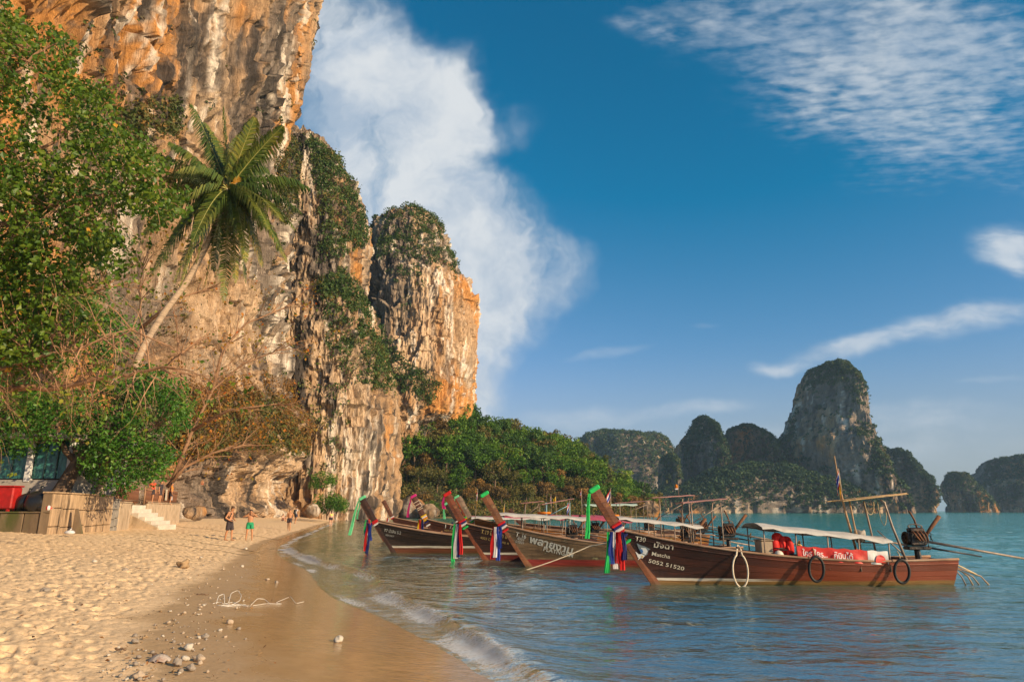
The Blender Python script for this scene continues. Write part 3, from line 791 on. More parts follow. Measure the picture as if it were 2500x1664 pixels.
scrub('cliff_scrub', 'rusty and olive scrub above the cave-cut foot of the tall orange cliff', PA, mA2, 1300, 1.35, 40, .42, SCRUB, g)
RUSTM = foliage_mat('dry_scrub_leaves', [(.08, (.07, .045, .015)), (.35, (.17, .09, .02)), (.6, (.32, .14, .025)), (.85, (.42, .22, .04)), (1.0, (.16, .17, .04))], .3)
mA3 = vis * in_poly(QA, [(420, 960), (520, 915), (720, 930), (830, 990), (870, 1110), (700, 1095), (560, 1070), (430, 1110)])
scrub('cliff_scrub', 'golden orange dry scrub hanging over the foot of the tall cliff', PA, mA3 * smooth(-.25, .25, fbm(PA[..., 0] / 5, PA[..., 1] / 5, PA[..., 2] / 5, 3, 83)), 1300, 1.1, 24, .30, RUSTM, g, 1.0)
QB = proj(PB); fB = (PB[..., 1] < 152)
mB = fB * (in_poly(QB, [(745, 330), (900, 430), (900, 590), (840, 620), (780, 640), (780, 480)]) * 1.0 + 1.3 * in_poly(QB, [(780, 690), (840, 650), (930, 820), (960, 960), (860, 930), (790, 860)]) + .12 * in_poly(QB, [(740, 900), (850, 930), (880, 1060), (850, 1150), (740, 1180)]))
mB = mB * (.25 + np.clip(fbm(PB[..., 0] / 7, PB[..., 1] / 7, PB[..., 2] / 7, 3, 78) + .3, 0, 1))
scrub('cliff_scrub', 'green and rusty scrub over the shoulder cliff behind the main wall', PB, mB, 1000, 1.4, 44, .5, SCRUBG, g)
QC = proj(PC); fC = (PC[..., 1] < 232)
nC = fbm(PC[..., 0] / 9, PC[..., 1] / 9, PC[..., 2] / 9, 3, 79)
mC = fC * (in_poly(QC, [(880, 560), (960, 490), (1040, 490), (1100, 580), (1120, 700), (1040, 640), (1040, 740), (985, 760), (940, 650), (890, 640)]) * smooth(-.25, .15, nC) + 3.2 * in_poly(QC, [(840, 760), (880, 690), (960, 850), (1070, 940), (1050, 985), (960, 950), (880, 880)]) + 1.3 * in_poly(QC, [(945, 1050), (985, 1040), (975, 1125), (945, 1120)]) + .2 * in_poly(QC, [(840, 1160), (1010, 1160), (1000, 1240), (840, 1240)]))
scrub('cliff_scrub', 'dark green scrub on the crown and ledges of the domed cliff', PC, mC, 1500, 1.5, 44, .6, SCRUBG, g)

# ================================================================== far islands
ISLEAF = foliage_mat('island_leaves', [(.1, (.012, .03, .012)), (.4, (.032, .068, .02)), (.7, (.065, .105, .028)), (.95, (.17, .13, .03))], .2, nscale=.05)
def island(rows, Y, ry, seed, veg, label, n_th=190, n_z=130, leaf=3.0, bias=0.0, rockmask=None, tone=.9, **kw):
    P = outline_tower(rows, Y, ry, n_th, n_z, seed, zmin=-1.0, **kw)
    rock_mesh('rock_island', P, ROCK_I, col=stone(P, seed, dark=.1, tone=tone, orange=-.6, k=3.0, bias={'grey': 1.2}))
    N = grid_normals(P); s = np.sign((N[..., 1] * (P[..., 1] - Y)).mean()); N = N * s
    nz = fbm(P[..., 0] / 30, P[..., 1] / 30, P[..., 2] / 40, 3, seed + 3)
    w = np.clip(N[..., 2] * 1.9 + .9 * nz + bias - .12, 0, 1) ** 1.5 * (P[..., 1] < Y + ry * .35) * (P[..., 2] > 3)
    if rockmask is not None: w = w * (1 - .93 * in_poly(proj(P), rockmask))
    o = scrub('island_forest', label, P, w, int(veg * 1.2), leaf * .7, 16, leaf * .55, ISLEAF, g, .4)
    return P
kw = dict(big=9, flute=4.0, ledge=3.0, small=1.2, fl=9)
island([(888, 2006, 2036), (900, 1988, 2050), (925, 1975, 2064), (960, 1963, 2078), (1000, 1951, 2087), (1050, 1930, 2096), (1080, 1906, 2104), (1120, 1904, 2120), (1160, 1900, 2142), (1200, 1892, 2168), (1246, 1885, 2185)], 620, 58, 700, 2600,
       'trees clinging to the tallest rock tower across the bay', bias=-.08, tone=1.15, tw=-.62, rockmask=[(1975, 940), (2060, 940), (2095, 1000), (2100, 1130), (2060, 1160), (1980, 1120), (1935, 1080), (1950, 1000)], big=3.5, flute=2.2, ledge=2.0, small=1.0, fl=6)
island([(1024, 1704, 1722), (1045, 1692, 1738), (1080, 1664, 1752), (1120, 1650, 1760), (1180, 1648, 1762), (1246, 1640, 1765)], 640, 40, 720, 1300, 'trees on the sharp rock peak left of the tall tower', bias=.12, tw=-.8, rockmask=[(1695, 1130), (1740, 1130), (1735, 1185), (1698, 1185)], big=2.6, flute=2.0, ledge=1.8, small=.9, fl=5)
island([(1046, 1772, 1826), (1060, 1768, 1850), (1085, 1768, 1872), (1110, 1766, 1888), (1246, 1764, 1900)], 660, 40, 740, 1300, 'trees on the flat-topped rock between the sharp peak and the tall tower', bias=.22, tw=-.8, big=2.6, flute=2.0, ledge=1.8, small=.9, fl=5)
island([(1068, 1864, 1870), (1085, 1860, 1878), (1110, 1855, 1890), (1246, 1840, 1900)], 665, 14, 745, 120, 'trees on the thin rock spike beside the tall tower', bias=.1, n_th=80, n_z=80, big=2, flute=1.5, ledge=1, small=1, fl=7)
island([(1112, 1622, 1648), (1130, 1616, 1655), (1190, 1612, 1660), (1246, 1605, 1665)], 610, 14, 750, 260, 'trees on the low grey column at the left of the rock peaks', bias=.05, tw=-.8, n_th=100, n_z=80, big=3, flute=2, ledge=1.5, small=1, fl=6)
island([(1132, 1830, 1900), (1150, 1760, 1960), (1175, 1700, 2040), (1195, 1660, 2110), (1215, 1590, 2160), (1232, 1550, 2178), (1246, 1545, 2182)], 575, 30, 760, 5200, 'dark green forest along the foot of the rock towers', bias=.75, n_th=320, big=4, flute=1.5, ledge=2, small=1, fl=6)
island([(1096, 2136, 2166), (1105, 2124, 2180), (1130, 2114, 2198), (1165, 2106, 2226), (1200, 2101, 2248), (1228, 2101, 2254), (1246, 2096, 2242)], 760, 50, 780, 1900, 'trees on the steep headland right of the tall tower', bias=.3, tw=-.8, big=4, flute=2.4, ledge=2.4, small=1.2, fl=7)
island([(1154, 2326, 2338), (1165, 2322, 2350), (1185, 2318, 2364), (1205, 2320, 2384), (1225, 2334, 2402), (1246, 2342, 2412)], 800, 30, 800, 900, 'trees on the blunt left end of the right-hand island', bias=.25, n_th=150, big=2.5, flute=2, ledge=2, small=1, fl=6)
island([(1116, 2440, 2540), (1130, 2428, 2580), (1150, 2416, 2620), (1172, 2395, 2650), (1185, 2360, 2660), (1246, 2345, 2680)], 820, 60, 820, 2300, 'trees over the rounded main lump of the right-hand island', bias=.35, tw=-.5, rockmask=[(2395, 1195), (2435, 1190), (2440, 1235), (2400, 1235)], big=3.5, flute=2.2, ledge=2.2, small=1, fl=7)
island([(1053, 1455, 1515), (1062, 1432, 1560), (1080, 1412, 1600), (1110, 1400, 1640), (1150, 1392, 1660), (1246, 1380, 1680)], 900, 80, 840, 3600, 'hazy green forest on the rounded hill behind the headland', bias=.8, leaf=4.0, big=9, flute=2, ledge=2, small=1, fl=12)
island([(1062, 1560, 1600), (1080, 1540, 1618), (1100, 1520, 1632), (1246, 1500, 1660)], 950, 60, 850, 1200, 'forest on the second rounded hill behind the headland', bias=.8, leaf=4.0, big=9, flute=2, ledge=2, small=1, fl=12)
# ================================================================== FOREST ON THE HEADLAND
_ridge_px = [(900, 1180), (940, 1110), (985, 1050), (1040, 985), (1070, 985), (1100, 1000), (1135, 1010), (1155, 1042), (1210, 1052), (1262, 1046), (1300, 1068), (1340, 1062), (1380, 1085), (1420, 1098), (1450, 1118), (1480, 1150), (1520, 1190), (1546, 1238)]
_yr = lambda px: float(np.interp(px, [900, 985, 1060, 1150, 1300, 1420, 1546], [198, 200, 204, 216, 245, 252, 250]))
_rp = [at(px, py, _yr(px)) for px, py in _ridge_px]
RX_, RZ_, RY_ = np.array([p.x for p in _rp]), np.maximum(np.array([p.z for p in _rp]) - 7.0, 0), np.array([p.y for p in _rp])
def hill_front(X): return np.interp(X, [-50, -35, -20, -5, 10, 40, 50], [184, 184, 188, 194, 206, 226, 238])
def hill_h(X, Y):
    X, Y = np.asarray(X, float), np.asarray(Y, float)
    ridge = np.interp(X, RX_, RZ_, left=0, right=0); front = hill_front(X); yr = np.interp(X, RX_, RY_)
    t = np.clip((Y - front) / np.maximum(4, yr - front), 0, 1)
    k = t ** .75
    back = 1 - .35 * smooth(285, 330, Y)
    return 1.0 + ridge * k * back + 1.2 * fbm(X / 7, Y / 7, 0, 3, 131) * t
def build_hill():
    xs, ys = np.linspace(-75, 58, 150), np.linspace(180, 330, 130)
    X, Y = np.meshgrid(xs, ys); Z = hill_h(X, Y)
    d = shore_d(X, Y); Z = np.where(d < 4, np.minimum(Z, beach_h(d) - .6 + np.maximum(d, 0) * .4), Z)
    m = pm('hill_soil', (.05, .05, .02), .9, .5, .4, .8, .1, dirt=(.025, .035, .012))
    tag(link('hill', np_mesh('hill', np.stack([X, Y, Z], -1), grid_faces(*X.shape)), m), kind='structure')
build_hill()
BARK = pm('bark', (.13, .085, .055), .85, .35, 5, .6, .15, st=(1, 1, .3))
TWIG = pm('twig_bark', (.30, .17, .095), .8, .3, 5, .3, .15)
def tree_kind(seed, h, r, mat, n_clump=34, n_leaf=56, leaf=.62, kind='round', bare=.0):
    """returns (trunk mesh, crown mesh) of one broadleaf tree, base at the origin"""
    gg = np.random.default_rng(seed); rnd = random.Random(seed)
    mb = MB(); top = Vector((rnd.uniform(-.6, .6), rnd.uniform(-.6, .6), h * .62))
    mb.tube([(0, 0, -2.2), (0, 0, 0), tuple(top * .5 + Vector((rnd.uniform(-.4, .4), 0, 0))), tuple(top)], [r * .10, r * .08, r * .06, r * .035], 7)
    C = []; Rd = []
    for i in range(n_clump):
        a = rnd.uniform(0, 6.283); u = rnd.random() ** .6
        zz = h * (.42 + .52 * rnd.random()); env = math.sqrt(max(.05, 1 - ((zz / h - .66) / .42) ** 2))
        p = Vector((math.cos(a) * r * u * env, math.sin(a) * r * u * env, zz + rnd.uniform(-.5, .5)))
        C.append(p); Rd.append(r * rnd.uniform(.2, .42))
        if i < 9:
            s0 = top * rnd.uniform(.45, .95)
            mb.tube([tuple(s0), tuple(s0.lerp(p, .5) + Vector((0, 0, -.3))), tuple(p)], [r * .035, r * .022, r * .008], 5)
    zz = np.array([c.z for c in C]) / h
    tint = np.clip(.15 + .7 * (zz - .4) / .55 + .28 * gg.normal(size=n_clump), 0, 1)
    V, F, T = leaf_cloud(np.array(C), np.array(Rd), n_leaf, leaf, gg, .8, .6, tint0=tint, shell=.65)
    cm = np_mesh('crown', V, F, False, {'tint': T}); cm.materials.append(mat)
    tm = mb.mesh('trunk', True); tm.materials.append(BARK)
    return tm, cm
def plant_tree(kind, name, label, cat, loc, rz, sc, group, part=('trunk', 'crown')):
    t = thing(name, label, cat, loc, rz, group, sc)
    for n_, me in zip(part, kind): link(n_, me, None, t)
    return t
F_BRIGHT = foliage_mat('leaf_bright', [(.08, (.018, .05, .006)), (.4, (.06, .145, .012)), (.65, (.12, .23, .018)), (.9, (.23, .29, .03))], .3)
F_DARK = foliage_mat('leaf_dark', [(.08, (.012, .034, .008)), (.4, (.032, .085, .012)), (.7, (.07, .145, .02)), (.95, (.14, .20, .03))], .25)
F_OLIVE = foliage_mat('leaf_olive', [(.08, (.03, .035, .01)), (.35, (.07, .08, .018)), (.62, (.14, .13, .03)), (.9, (.26, .17, .04))], .3)
F_DRY = foliage_mat('leaf_dry', [(.08, (.05, .035, .015)), (.35, (.12, .08, .025)), (.62, (.22, .13, .035)), (.9, (.36, .19, .04))], .3)
TREES = {
    'bright': [tree_kind(900 + i, 9.5, 4.3, F_BRIGHT) for i in range(3)],
    'dark': [tree_kind(910 + i, 10.5, 4.6, F_DARK) for i in range(3)],
    'olive': [tree_kind(920 + i, 9.0, 4.2, F_OLIVE, n_leaf=44) for i in range(2)],
    'dry': [tree_kind(930 + i, 7.0, 4.0, F_DRY, n_leaf=38) for i in range(2)],
}
TLAB = {'bright': 'fresh green broadleaf tree in the forest on the headland behind the boats', 'dark': 'dark green broadleaf tree in the forest on the headland behind the boats',
        'olive': 'olive green thin-leaved tree in the forest on the headland behind the boats', 'dry': 'rusty brown half-dry tree in the forest on the headland behind the boats'}
def build_forest():
    rnd = random.Random(12); tries = 0
    pts = [(x, float(np.interp(x, RX_, RY_)) - 1.0) for x in (-31, -28, -24.8, -21.6, -18.4, -15.2, -12, -8.5)] + [(x, float(np.interp(x, RX_, RY_)) - 5.5) for x in (-29, -25.5, -22, -18.5, -15, -11)]
    while len(pts) < 298 and tries < 60000:
        tries += 1
        X, Y = rnd.uniform(-36, 49), rnd.uniform(186, 262)
        fr0, yr0 = float(hill_front(X)), float(np.interp(X, RX_, RY_))
        if Y < fr0 + 1.5 or Y > yr0 + 7: continue
        rz_ = float(np.interp(X, RX_, RZ_, left=0, right=0))
        if rz_ < .3 and Y > 250: continue
        md = 3.0 if X < -3 else 3.5
        if any((X - a) ** 2 + (Y - b) ** 2 < md * md for a, b in pts): continue
        pts.append((X, Y))
    NAMES = {'bright': 'fresh green', 'dark': 'dark green', 'olive': 'olive green', 'dry': 'rusty half-dry'}; todo = []
    for X, Y in pts:
        z = float(hill_h(X, Y)); fr = float(hill_front(X)); low = (Y - fr) < (6 if X < -5 else 11)
        if low: k = rnd.choice(['dry', 'dry', 'olive', 'olive', 'bright'])
        else: k = rnd.choices(['bright', 'dark', 'olive', 'dry'], [5, 3, 2, .4])[0]
        sc = rnd.uniform(.72, 1.12) * (.72 if low else 1.0)
        u = (Y - fr) / max(4, float(np.interp(X, RX_, RY_)) - fr)
        row = 'shore edge' if low else ('crest' if u > .85 else ('upper slope' if u > .5 else 'lower slope'))
        todo.append((float(proj((X, Y, z + 5))[0]), k, row, X, Y, z, sc))
    todo.sort(); seen = {}
    def nth(n): return '%d%s' % (n, 'th' if 10 <= n % 100 <= 20 else {1: 'st', 2: 'nd', 3: 'rd'}.get(n % 10, 'th'))
    for px, k, row, X, Y, z, sc in todo:
        n = seen[(k, row)] = seen.get((k, row), 0) + 1
        plant_tree(rnd.choice(TREES[k]), 'forest_tree', '%s tree on the %s of the headland forest, %s from the cliff' % (NAMES[k], row, nth(n)), 'tree', (X, Y, z), rnd.uniform(0, 6.28), sc, 'trees of the headland forest')
build_forest()
def undergrowth():
    gg = np.random.default_rng(15); C = []
    while len(C) < 2600:
        X, Y = gg.uniform(-36, 50), gg.uniform(184, 262); fr, yr = float(hill_front(X)), float(np.interp(X, RX_, RY_))
        if fr - 1.5 < Y < yr + 4 and gg.random() < (1.0 if Y < fr + 14 else .35): C.append((X, Y, float(hill_h(X, Y)) + .4))
    C = np.array(C); low = np.clip((C[:, 1] - hill_front(C[:, 0])) / 18, 0, 1)
    tn = np.clip(.75 - .6 * low + .3 * gg.normal(size=len(C)), 0, 1)
    m = foliage_mat('undergrowth_leaves', [(.08, (.02, .045, .01)), (.35, (.055, .10, .015)), (.6, (.12, .12, .025)), (.85, (.26, .15, .035)), (1.0, (.34, .18, .04))], .3)
    tag(leaves_obj('undergrowth', leaf_cloud(C, 1.0 + 1.0 * gg.random(len(C)), 26, .5, gg, .8, .6, tint0=tn, shell=.6), m), 'tangled low undergrowth between the trees of the headland', 'undergrowth', kind='stuff')
undergrowth()
def bush_mesh(seed, r, h, mat, leaf=.35, n=26, nl=60, flat=.8):
    gg = np.random.default_rng(seed); C = []; Rd = []
    for i in range(n):
        a = gg.random() * 6.283; u = gg.random() ** .6; zz = h * (.12 + .75 * gg.random() * (1 - .5 * u * u))
        C.append((math.cos(a) * r * u, math.sin(a) * r * u, zz)); Rd.append(r * (.22 + .2 * gg.random()))
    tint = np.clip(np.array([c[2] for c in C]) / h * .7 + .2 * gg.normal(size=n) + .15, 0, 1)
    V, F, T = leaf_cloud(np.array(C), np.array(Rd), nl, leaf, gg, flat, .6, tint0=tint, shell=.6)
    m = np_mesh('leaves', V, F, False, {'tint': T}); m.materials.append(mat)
    sm = MB()
    for i in range(7):
        a = gg.random() * 6.28; sm.tube([(0, 0, -.4), (math.cos(a) * r * .25, math.sin(a) * r * .25, h * .35), (math.cos(a) * r * .5, math.sin(a) * r * .5, h * .7)], [.09, .06, .02], 5)
    s_ = sm.mesh('stem', True); s_.materials.append(BARK)
    return s_, m
B_B = bush_mesh(51, 3.2, 4.2, F_BRIGHT, .3, 30, 80); B_O = bush_mesh(52, 3.4, 4.0, F_OLIVE, .4, 26, 60); B_D = bush_mesh(53, 3.2, 4.0, F_DRY, .4, 26, 50)
def bush(k, px, py, Y, sc, label, z=None):
    p = at(px, py, Y)
    return plant_tree(k, 'bush', label, 'bush', (p.x, p.y, p.z if z is None else z), random.uniform(0, 6), sc, None, ('stem', 'leaves'))
bush(B_B, 800, 1252, 104, .78, 'vivid green bush at the foot of the cliff beside the far end of the sand')
bush(B_B, 822, 1250, 112, .62, 'smaller vivid green bush tucked right of the one at the cliff foot')
bush(B_B, 786, 1222, 107, .7, 'green bush climbing the rock above the vivid bush at the cliff foot', 5.0)
bush(B_B, 925, 1240, 180, 1.15, 'bright green bush under the pale overhanging cliff, left of the dry ones')
bush(B_O, 975, 1236, 183, 1.35, 'olive bush under the pale cliff between the bright bush and the rusty one')
bush(B_D, 1022, 1232, 186, 1.3, 'rusty brown rounded bush at the right foot of the pale cliff')
bush(B_B, 1052, 1248, 182, .7, 'small green bush among the grey boulders behind the red-capped prow')
bush(B_O, 895, 1242, 176, .8, 'small olive bush in the shadowed cleft at the foot of the pale cliff')
bush(B_B, 1090, 1240, 195, 1.6, 'tall green bush draped over the slope behind the red-capped prow')

# ================================================================== branches
def wiggle(p, q, n, amp, rnd, sag=0.0):
    p, q = Vector(p), Vector(q); L = (q - p).length; pts = []
    for i in range(n + 1):
        t = i / n; k = math.sin(math.pi * t)
        pts.append(p.lerp(q, t) + Vector((rnd.uniform(-1, 1), rnd.uniform(-1, 1), rnd.uniform(-1, 1))) * amp * L * (1 if 0 < i < n else 0) + Vector((0, 0, -sag * L * k)))
    return pts
def branch(mb, p, d, L, r, depth, rnd, tips, grav=.12, spread=.75, kids=(2, 4), sides=5):
    """recursive limb: bends, tapers and forks; collects tip points"""
    n = 4 if depth else 3; pts = [Vector(p)]; dd = Vector(d).normalized()
    for i in range(n):
        dd = (dd + Vector((rnd.uniform(-1, 1), rnd.uniform(-1, 1), rnd.uniform(-1, 1))) * .26 + Vector((0, 0, -grav * .25))).normalized()
        pts.append(pts[-1] + dd * L / n)
    mb.tube(pts, [r * (1 - .65 * i / n) for i in range(n + 1)], max(3, sides), cap=False)
    if depth == 0: tips.append(pts[-1]); return
    for _ in range(rnd.randint(*kids)):
        k = rnd.randint(1, n); b = pts[k]; t = (pts[k] - pts[k - 1]).normalized()
        nd_ = (t + Vector((rnd.uniform(-1, 1), rnd.uniform(-1, 1), rnd.uniform(-1, 1))) * spread).normalized()
        branch(mb, b, nd_, L * rnd.uniform(.5, .78), r * (1 - .65 * k / n) * rnd.uniform(.5, .7), depth - 1, rnd, tips, grav, spread, kids, sides - 1)
    branch(mb, pts[-1], dd, L * .6, r * .35, depth - 1, rnd, tips, grav, spread, kids, sides - 1)
def fill(polys, n, Y0, Y1, g_, nz=0.0, nscale=60):
    """points spread through the volume whose outline is given, between two distances"""
    P = np.array(polys, float); lo, hi = P.min(0), P.max(0); out = []
    while len(out) < n:
        q = lo + (hi - lo) * g_.random((n * 3, 2)); k = inside(q[:, 0], q[:, 1], P)
        if nz: k &= fbm(q[:, 0] / nscale, q[:, 1] / nscale, 0, 3, 171) > nz - .5
        for a, b in q[k]:
            out.append(tuple(at(a, b, Y0 + (Y1 - Y0) * g_.random())))
            if len(out) >= n: break
    return np.array(out)

# ---- the overhanging sea-hibiscus at the left edge (trunk stands outside the picture)
F_NEAR = foliage_mat('hibiscus_leaves', [(.05, (.016, .04, .005)), (.3, (.045, .10, .008)), (.55, (.095, .165, .012)), (.78, (.17, .22, .018)), (.93, (.28, .26, .03)), (1.0, (.55, .27, .03))], .35, .45, nscale=.9, spec=.35)
def build_near_tree():
    rnd = random.Random(31); gg = np.random.default_rng(31)
    base = Vector((-19.5, 19.0, 1.0))
    t = thing('hibiscus_tree', 'big leafy tree leaning in from the left edge over the beach', 'tree', base)
    mb = MB(); B = lambda q: tuple(Vector(q) - base)
    fork = at(-330, 980, 20.0); mid = at(-300, 560, 19.5)
    mb.tube([(0, 0, -.8), (0.1, 0, .8), B(fork), B(mid)], [.55, .45, .36, .22], 10)
    limbs = [[fork, at(-120, 975, 20.5), at(0, 955, 20.3), at(110, 946, 20), at(240, 926, 19.6), at(340, 907, 19.2), at(430, 896, 18.8)],
             [mid, at(-120, 600, 19.8), at(0, 552, 19.6), at(120, 500, 19.4), at(250, 470, 19.2), at(380, 425, 19)],
             [mid, at(-150, 380, 19.8), at(0, 230, 19.8), at(90, 130, 20), at(170, 100, 20)],
             [mid, at(-100, 480, 20.5), at(60, 380, 20.8), at(200, 300, 21), at(320, 330, 21)],
             [fork, at(-100, 860, 21), at(40, 800, 21.2), at(150, 740, 21.4), at(270, 700, 21.5)],
             [fork, at(-80, 930, 19.5), at(60, 880, 19.2), at(180, 850, 19), at(330, 800, 18.8)]]
    radii = [.15, .12, .10, .10, .10, .09]
    nodes = []
    for L, r in zip(limbs, radii):
        pts = [Vector(q) for q in L]; fine = []
        for a, b in zip(pts[:-1], pts[1:]):
            for k in range(4): fine.append(a.lerp(b, k / 4) + Vector((rnd.uniform(-1, 1), rnd.uniform(-1, 1), rnd.uniform(-1, 1))) * .07)
        fine.append(pts[-1]); n = len(fine)
        mb.tube([B(q) for q in fine], [r * (1 - .85 * i / n) for i in range(n)], 7)
        nodes += fine[4:]
    trunk = mb.build('trunk', TWIG, t, True)
    # leaf clumps
    A1 = [(-260, -60), (-40, -40), (30, 20), (60, 60), (110, 70), (175, 80), (190, 150), (170, 185), (240, 190), (290, 235), (300, 300), (370, 370), (440, 420), (452, 520), (400, 560), (320, 500), (270, 610), (200, 640), (-260, 640)]
    A2 = [(-260, 600), (270, 560), (350, 590), (300, 660), (200, 690), (230, 790), (150, 900), (-260, 930)]
    C = np.vstack([fill(A1, 1700, 17.6, 22.2, gg, .26), fill(A2, 1000, 18.5, 22.5, gg, .22)])
    tint = np.clip(.02 + .95 * gg.random(len(C)), 0, .95)
    V, F, T = leaf_cloud(C - np.array(base), .42, 15, .140, gg, .8, .75, tint0=tint, shell=.2, droop=.5)
    # a few turned yellow
    Tl = T.reshape(-1, 4); y_ = gg.random(len(Tl)) < .006; Tl[y_] = 1.35
    leaves_obj('crown', (V, F, T), F_NEAR, t)
    tw = MB(); N = np.array([tuple(q) for q in nodes])
    for c in C[::5]:
        k = int(np.argmin(((N - c) ** 2).sum(1)))
        tw.tube([B(q) for q in wiggle(N[k], c, 4, .07, rnd, .06)], [.022, .018, .014, .010, .006], 4, cap=False)
    # bare hanging twigs along the lower limbs
    tips = []
    for L in (limbs[0], limbs[5], limbs[4]):
        for _ in range(44):
            i = rnd.randint(1, len(L) - 2); q = Vector(L[i]).lerp(Vector(L[i + 1]), rnd.random())
            d = Vector((rnd.uniform(-.3, 1), rnd.uniform(-.6, .6), rnd.uniform(-.7, .75)))
            branch(tw, B(q), d, rnd.uniform(.7, 1.5), rnd.uniform(.014, .032), 2, rnd, tips, .2, .8, (2, 3), 4)
    tw.build('twigs', TWIG, t)
    tp = np.array([tuple(q) for q in tips]); tp = tp[gg.random(len(tp)) < .45]
    V, F, T = leaf_cloud(tp, .14, 2, .13, gg, .8, .7, tint0=np.where(gg.random(len(tp)) < .3, 1.5, .55), shell=.2, droop=.6)
    leaves_obj('sparse_leaves', (V, F, T), F_NEAR, t)
build_near_tree()

# ---- dense green tree over the terrace
F_TERR = foliage_mat('terrace_tree_leaves', [(.05, (.008, .03, .004)), (.35, (.024, .085, .008)), (.62, (.05, .15, .014)), (.85, (.10, .22, .022)), (1.0, (.22, .26, .03))], .3, .45, nscale=.8, spec=.3)
def build_terrace_tree():
    rnd = random.Random(41); gg = np.random.default_rng(41)
    base = at(148, 1203, 35.5)
    t = thing('terrace_tree', 'dense bright green tree leaning over the stone retaining wall', 'tree', base)
    mb = MB(); B = lambda q: tuple(Vector(q) - base)
    f1 = at(188, 1130, 35.8); mb.tube([(-.3, 0, -1.2), (0, 0, 0), B(f1), B(at(230, 1070, 36.2))], [.55, .42, .30, .2], 9)
    nodes = [f1]
    for q in [(300, 1010, 36), (380, 1040, 35), (400, 950, 37), (250, 960, 38), (120, 980, 37), (330, 1120, 34.5), (60, 1000, 36)]:
        P = wiggle(f1, at(*q), 6, .05, rnd); nodes += P[2:]
        mb.tube([B(p) for p in P], [.17 * (1 - .8 * i / 6) for i in range(7)], 6)
    mb.build('trunk', BARK, t, True)
    poly = [(-40, 900), (60, 930), (150, 960), (260, 930), (360, 900), (440, 930), (458, 1000), (440, 1070), (410, 1130), (370, 1185), (300, 1200), (235, 1190), (205, 1150), (170, 1095), (90, 1085), (50, 1120), (-40, 1100)]
    C = np.vstack([fill(poly, 640, 33.2, 39.5, gg, .22), fill([(150, 760), (240, 700), (330, 760), (300, 880), (180, 900)], 70, 34, 38, gg, .3)])
    tint = np.clip(.02 + .98 * gg.random(len(C)), 0, 1)
    leaves_obj('crown', leaf_cloud(C - np.array(base), .58, 42, .16, gg, .85, .6, tint0=tint, shell=.5, droop=.3), F_TERR, t)
    tw = MB(); N = np.array([tuple(q) for q in nodes])
    for c in C[::4]:
        k = int(np.argmin(((N - c) ** 2).sum(1)))
        tw.tube([B(q) for q in wiggle(N[k], c, 3, .06, rnd)], [.04, .03, .02, .01], 4, cap=False)
    tw.build('twigs', BARK, t)
build_terrace_tree()

# ---- leafless trees under the cliff
F_AUT = foliage_mat('autumn_leaves', [(.05, (.04, .08, .012)), (.3, (.10, .14, .02)), (.5, (.35, .2, .02)), (.7, (.5, .17, .02)), (.95, (.5, .05, .015))], .35, .5, nscale=2)
def bare_tree(label, base, limbs, seed, r0, L0, leaf_n, depth=3, lf=.5):
    rnd = random.Random(seed); gg = np.random.default_rng(seed); base = Vector(base)
    t = thing('bare_tree', label, 'tree', base); mb = MB(); tips = []
    B = lambda q: Vector(q) - base
    tw = MB()
    for L in limbs:
        P = [B(q) for q in L]; n = len(P) - 1
        mb.tube(P, [r0 * (1 - .75 * i / n) for i in range(n + 1)], 7)
        for i in range(1, n + 1):
            for _ in range(4 if i < n else 6):
                p = P[i].lerp(P[i - 1], rnd.random() * .8); d = (P[i] - P[i - 1]).normalized() * 1.1 + Vector((rnd.uniform(-.6, 1), rnd.uniform(-.9, .9), rnd.uniform(-.5, .9)))
                branch(tw, p, d, L0 * rnd.uniform(.6, 1.1), r0 * .32, depth, rnd, tips, .15, .7, (2, 3), 5)
    mb.build('trunk', TWIG, t, True); tw.build('branches', TWIG, t)
    tp = np.array([tuple(q) for q in tips]); tp = tp[gg.random(len(tp)) < leaf_n]
    leaves_obj('sparse_leaves', leaf_cloud(tp, .3, 2, .24, gg, .8, .7, tint0=gg.random(len(tp)), shell=.2), F_AUT, t)
bare_tree('leafless brown tree with few orange leaves standing before the tall cliff', at(408, 1188, 57),
          [[at(408, 1188, 57), at(450, 1140, 57), at(520, 1105, 57), at(600, 1085, 57)], [at(420, 1175, 57), at(470, 1050, 58), at(520, 950, 58), at(590, 890, 58), at(690, 850, 58)],
           [at(470, 1050, 58), at(560, 1000, 57), at(680, 985, 56)], [at(520, 950, 58), at(545, 850, 59), at(600, 790, 59), at(720, 740, 59)], [at(470, 1050, 58), at(440, 900, 60), at(430, 780, 60)]], 61, .17, 2.6, .22)
bare_tree('leafless brown tree with twiggy crown left of the leaning palm trunk', at(300, 1200, 46),
          [[at(300, 1200, 46), at(340, 1000, 46), at(345, 850, 46), at(342, 700, 46), at(350, 640, 46)], [at(342, 850, 46), at(250, 780, 45), at(150, 740, 44)], [at(345, 800, 46), at(430, 730, 46), at(520, 700, 46)], [at(340, 980, 46), at(420, 880, 45), at(470, 840, 45)], [at(342, 900, 46), at(200, 860, 45), at(90, 850, 44)]], 62, .14, 2.2, .1)

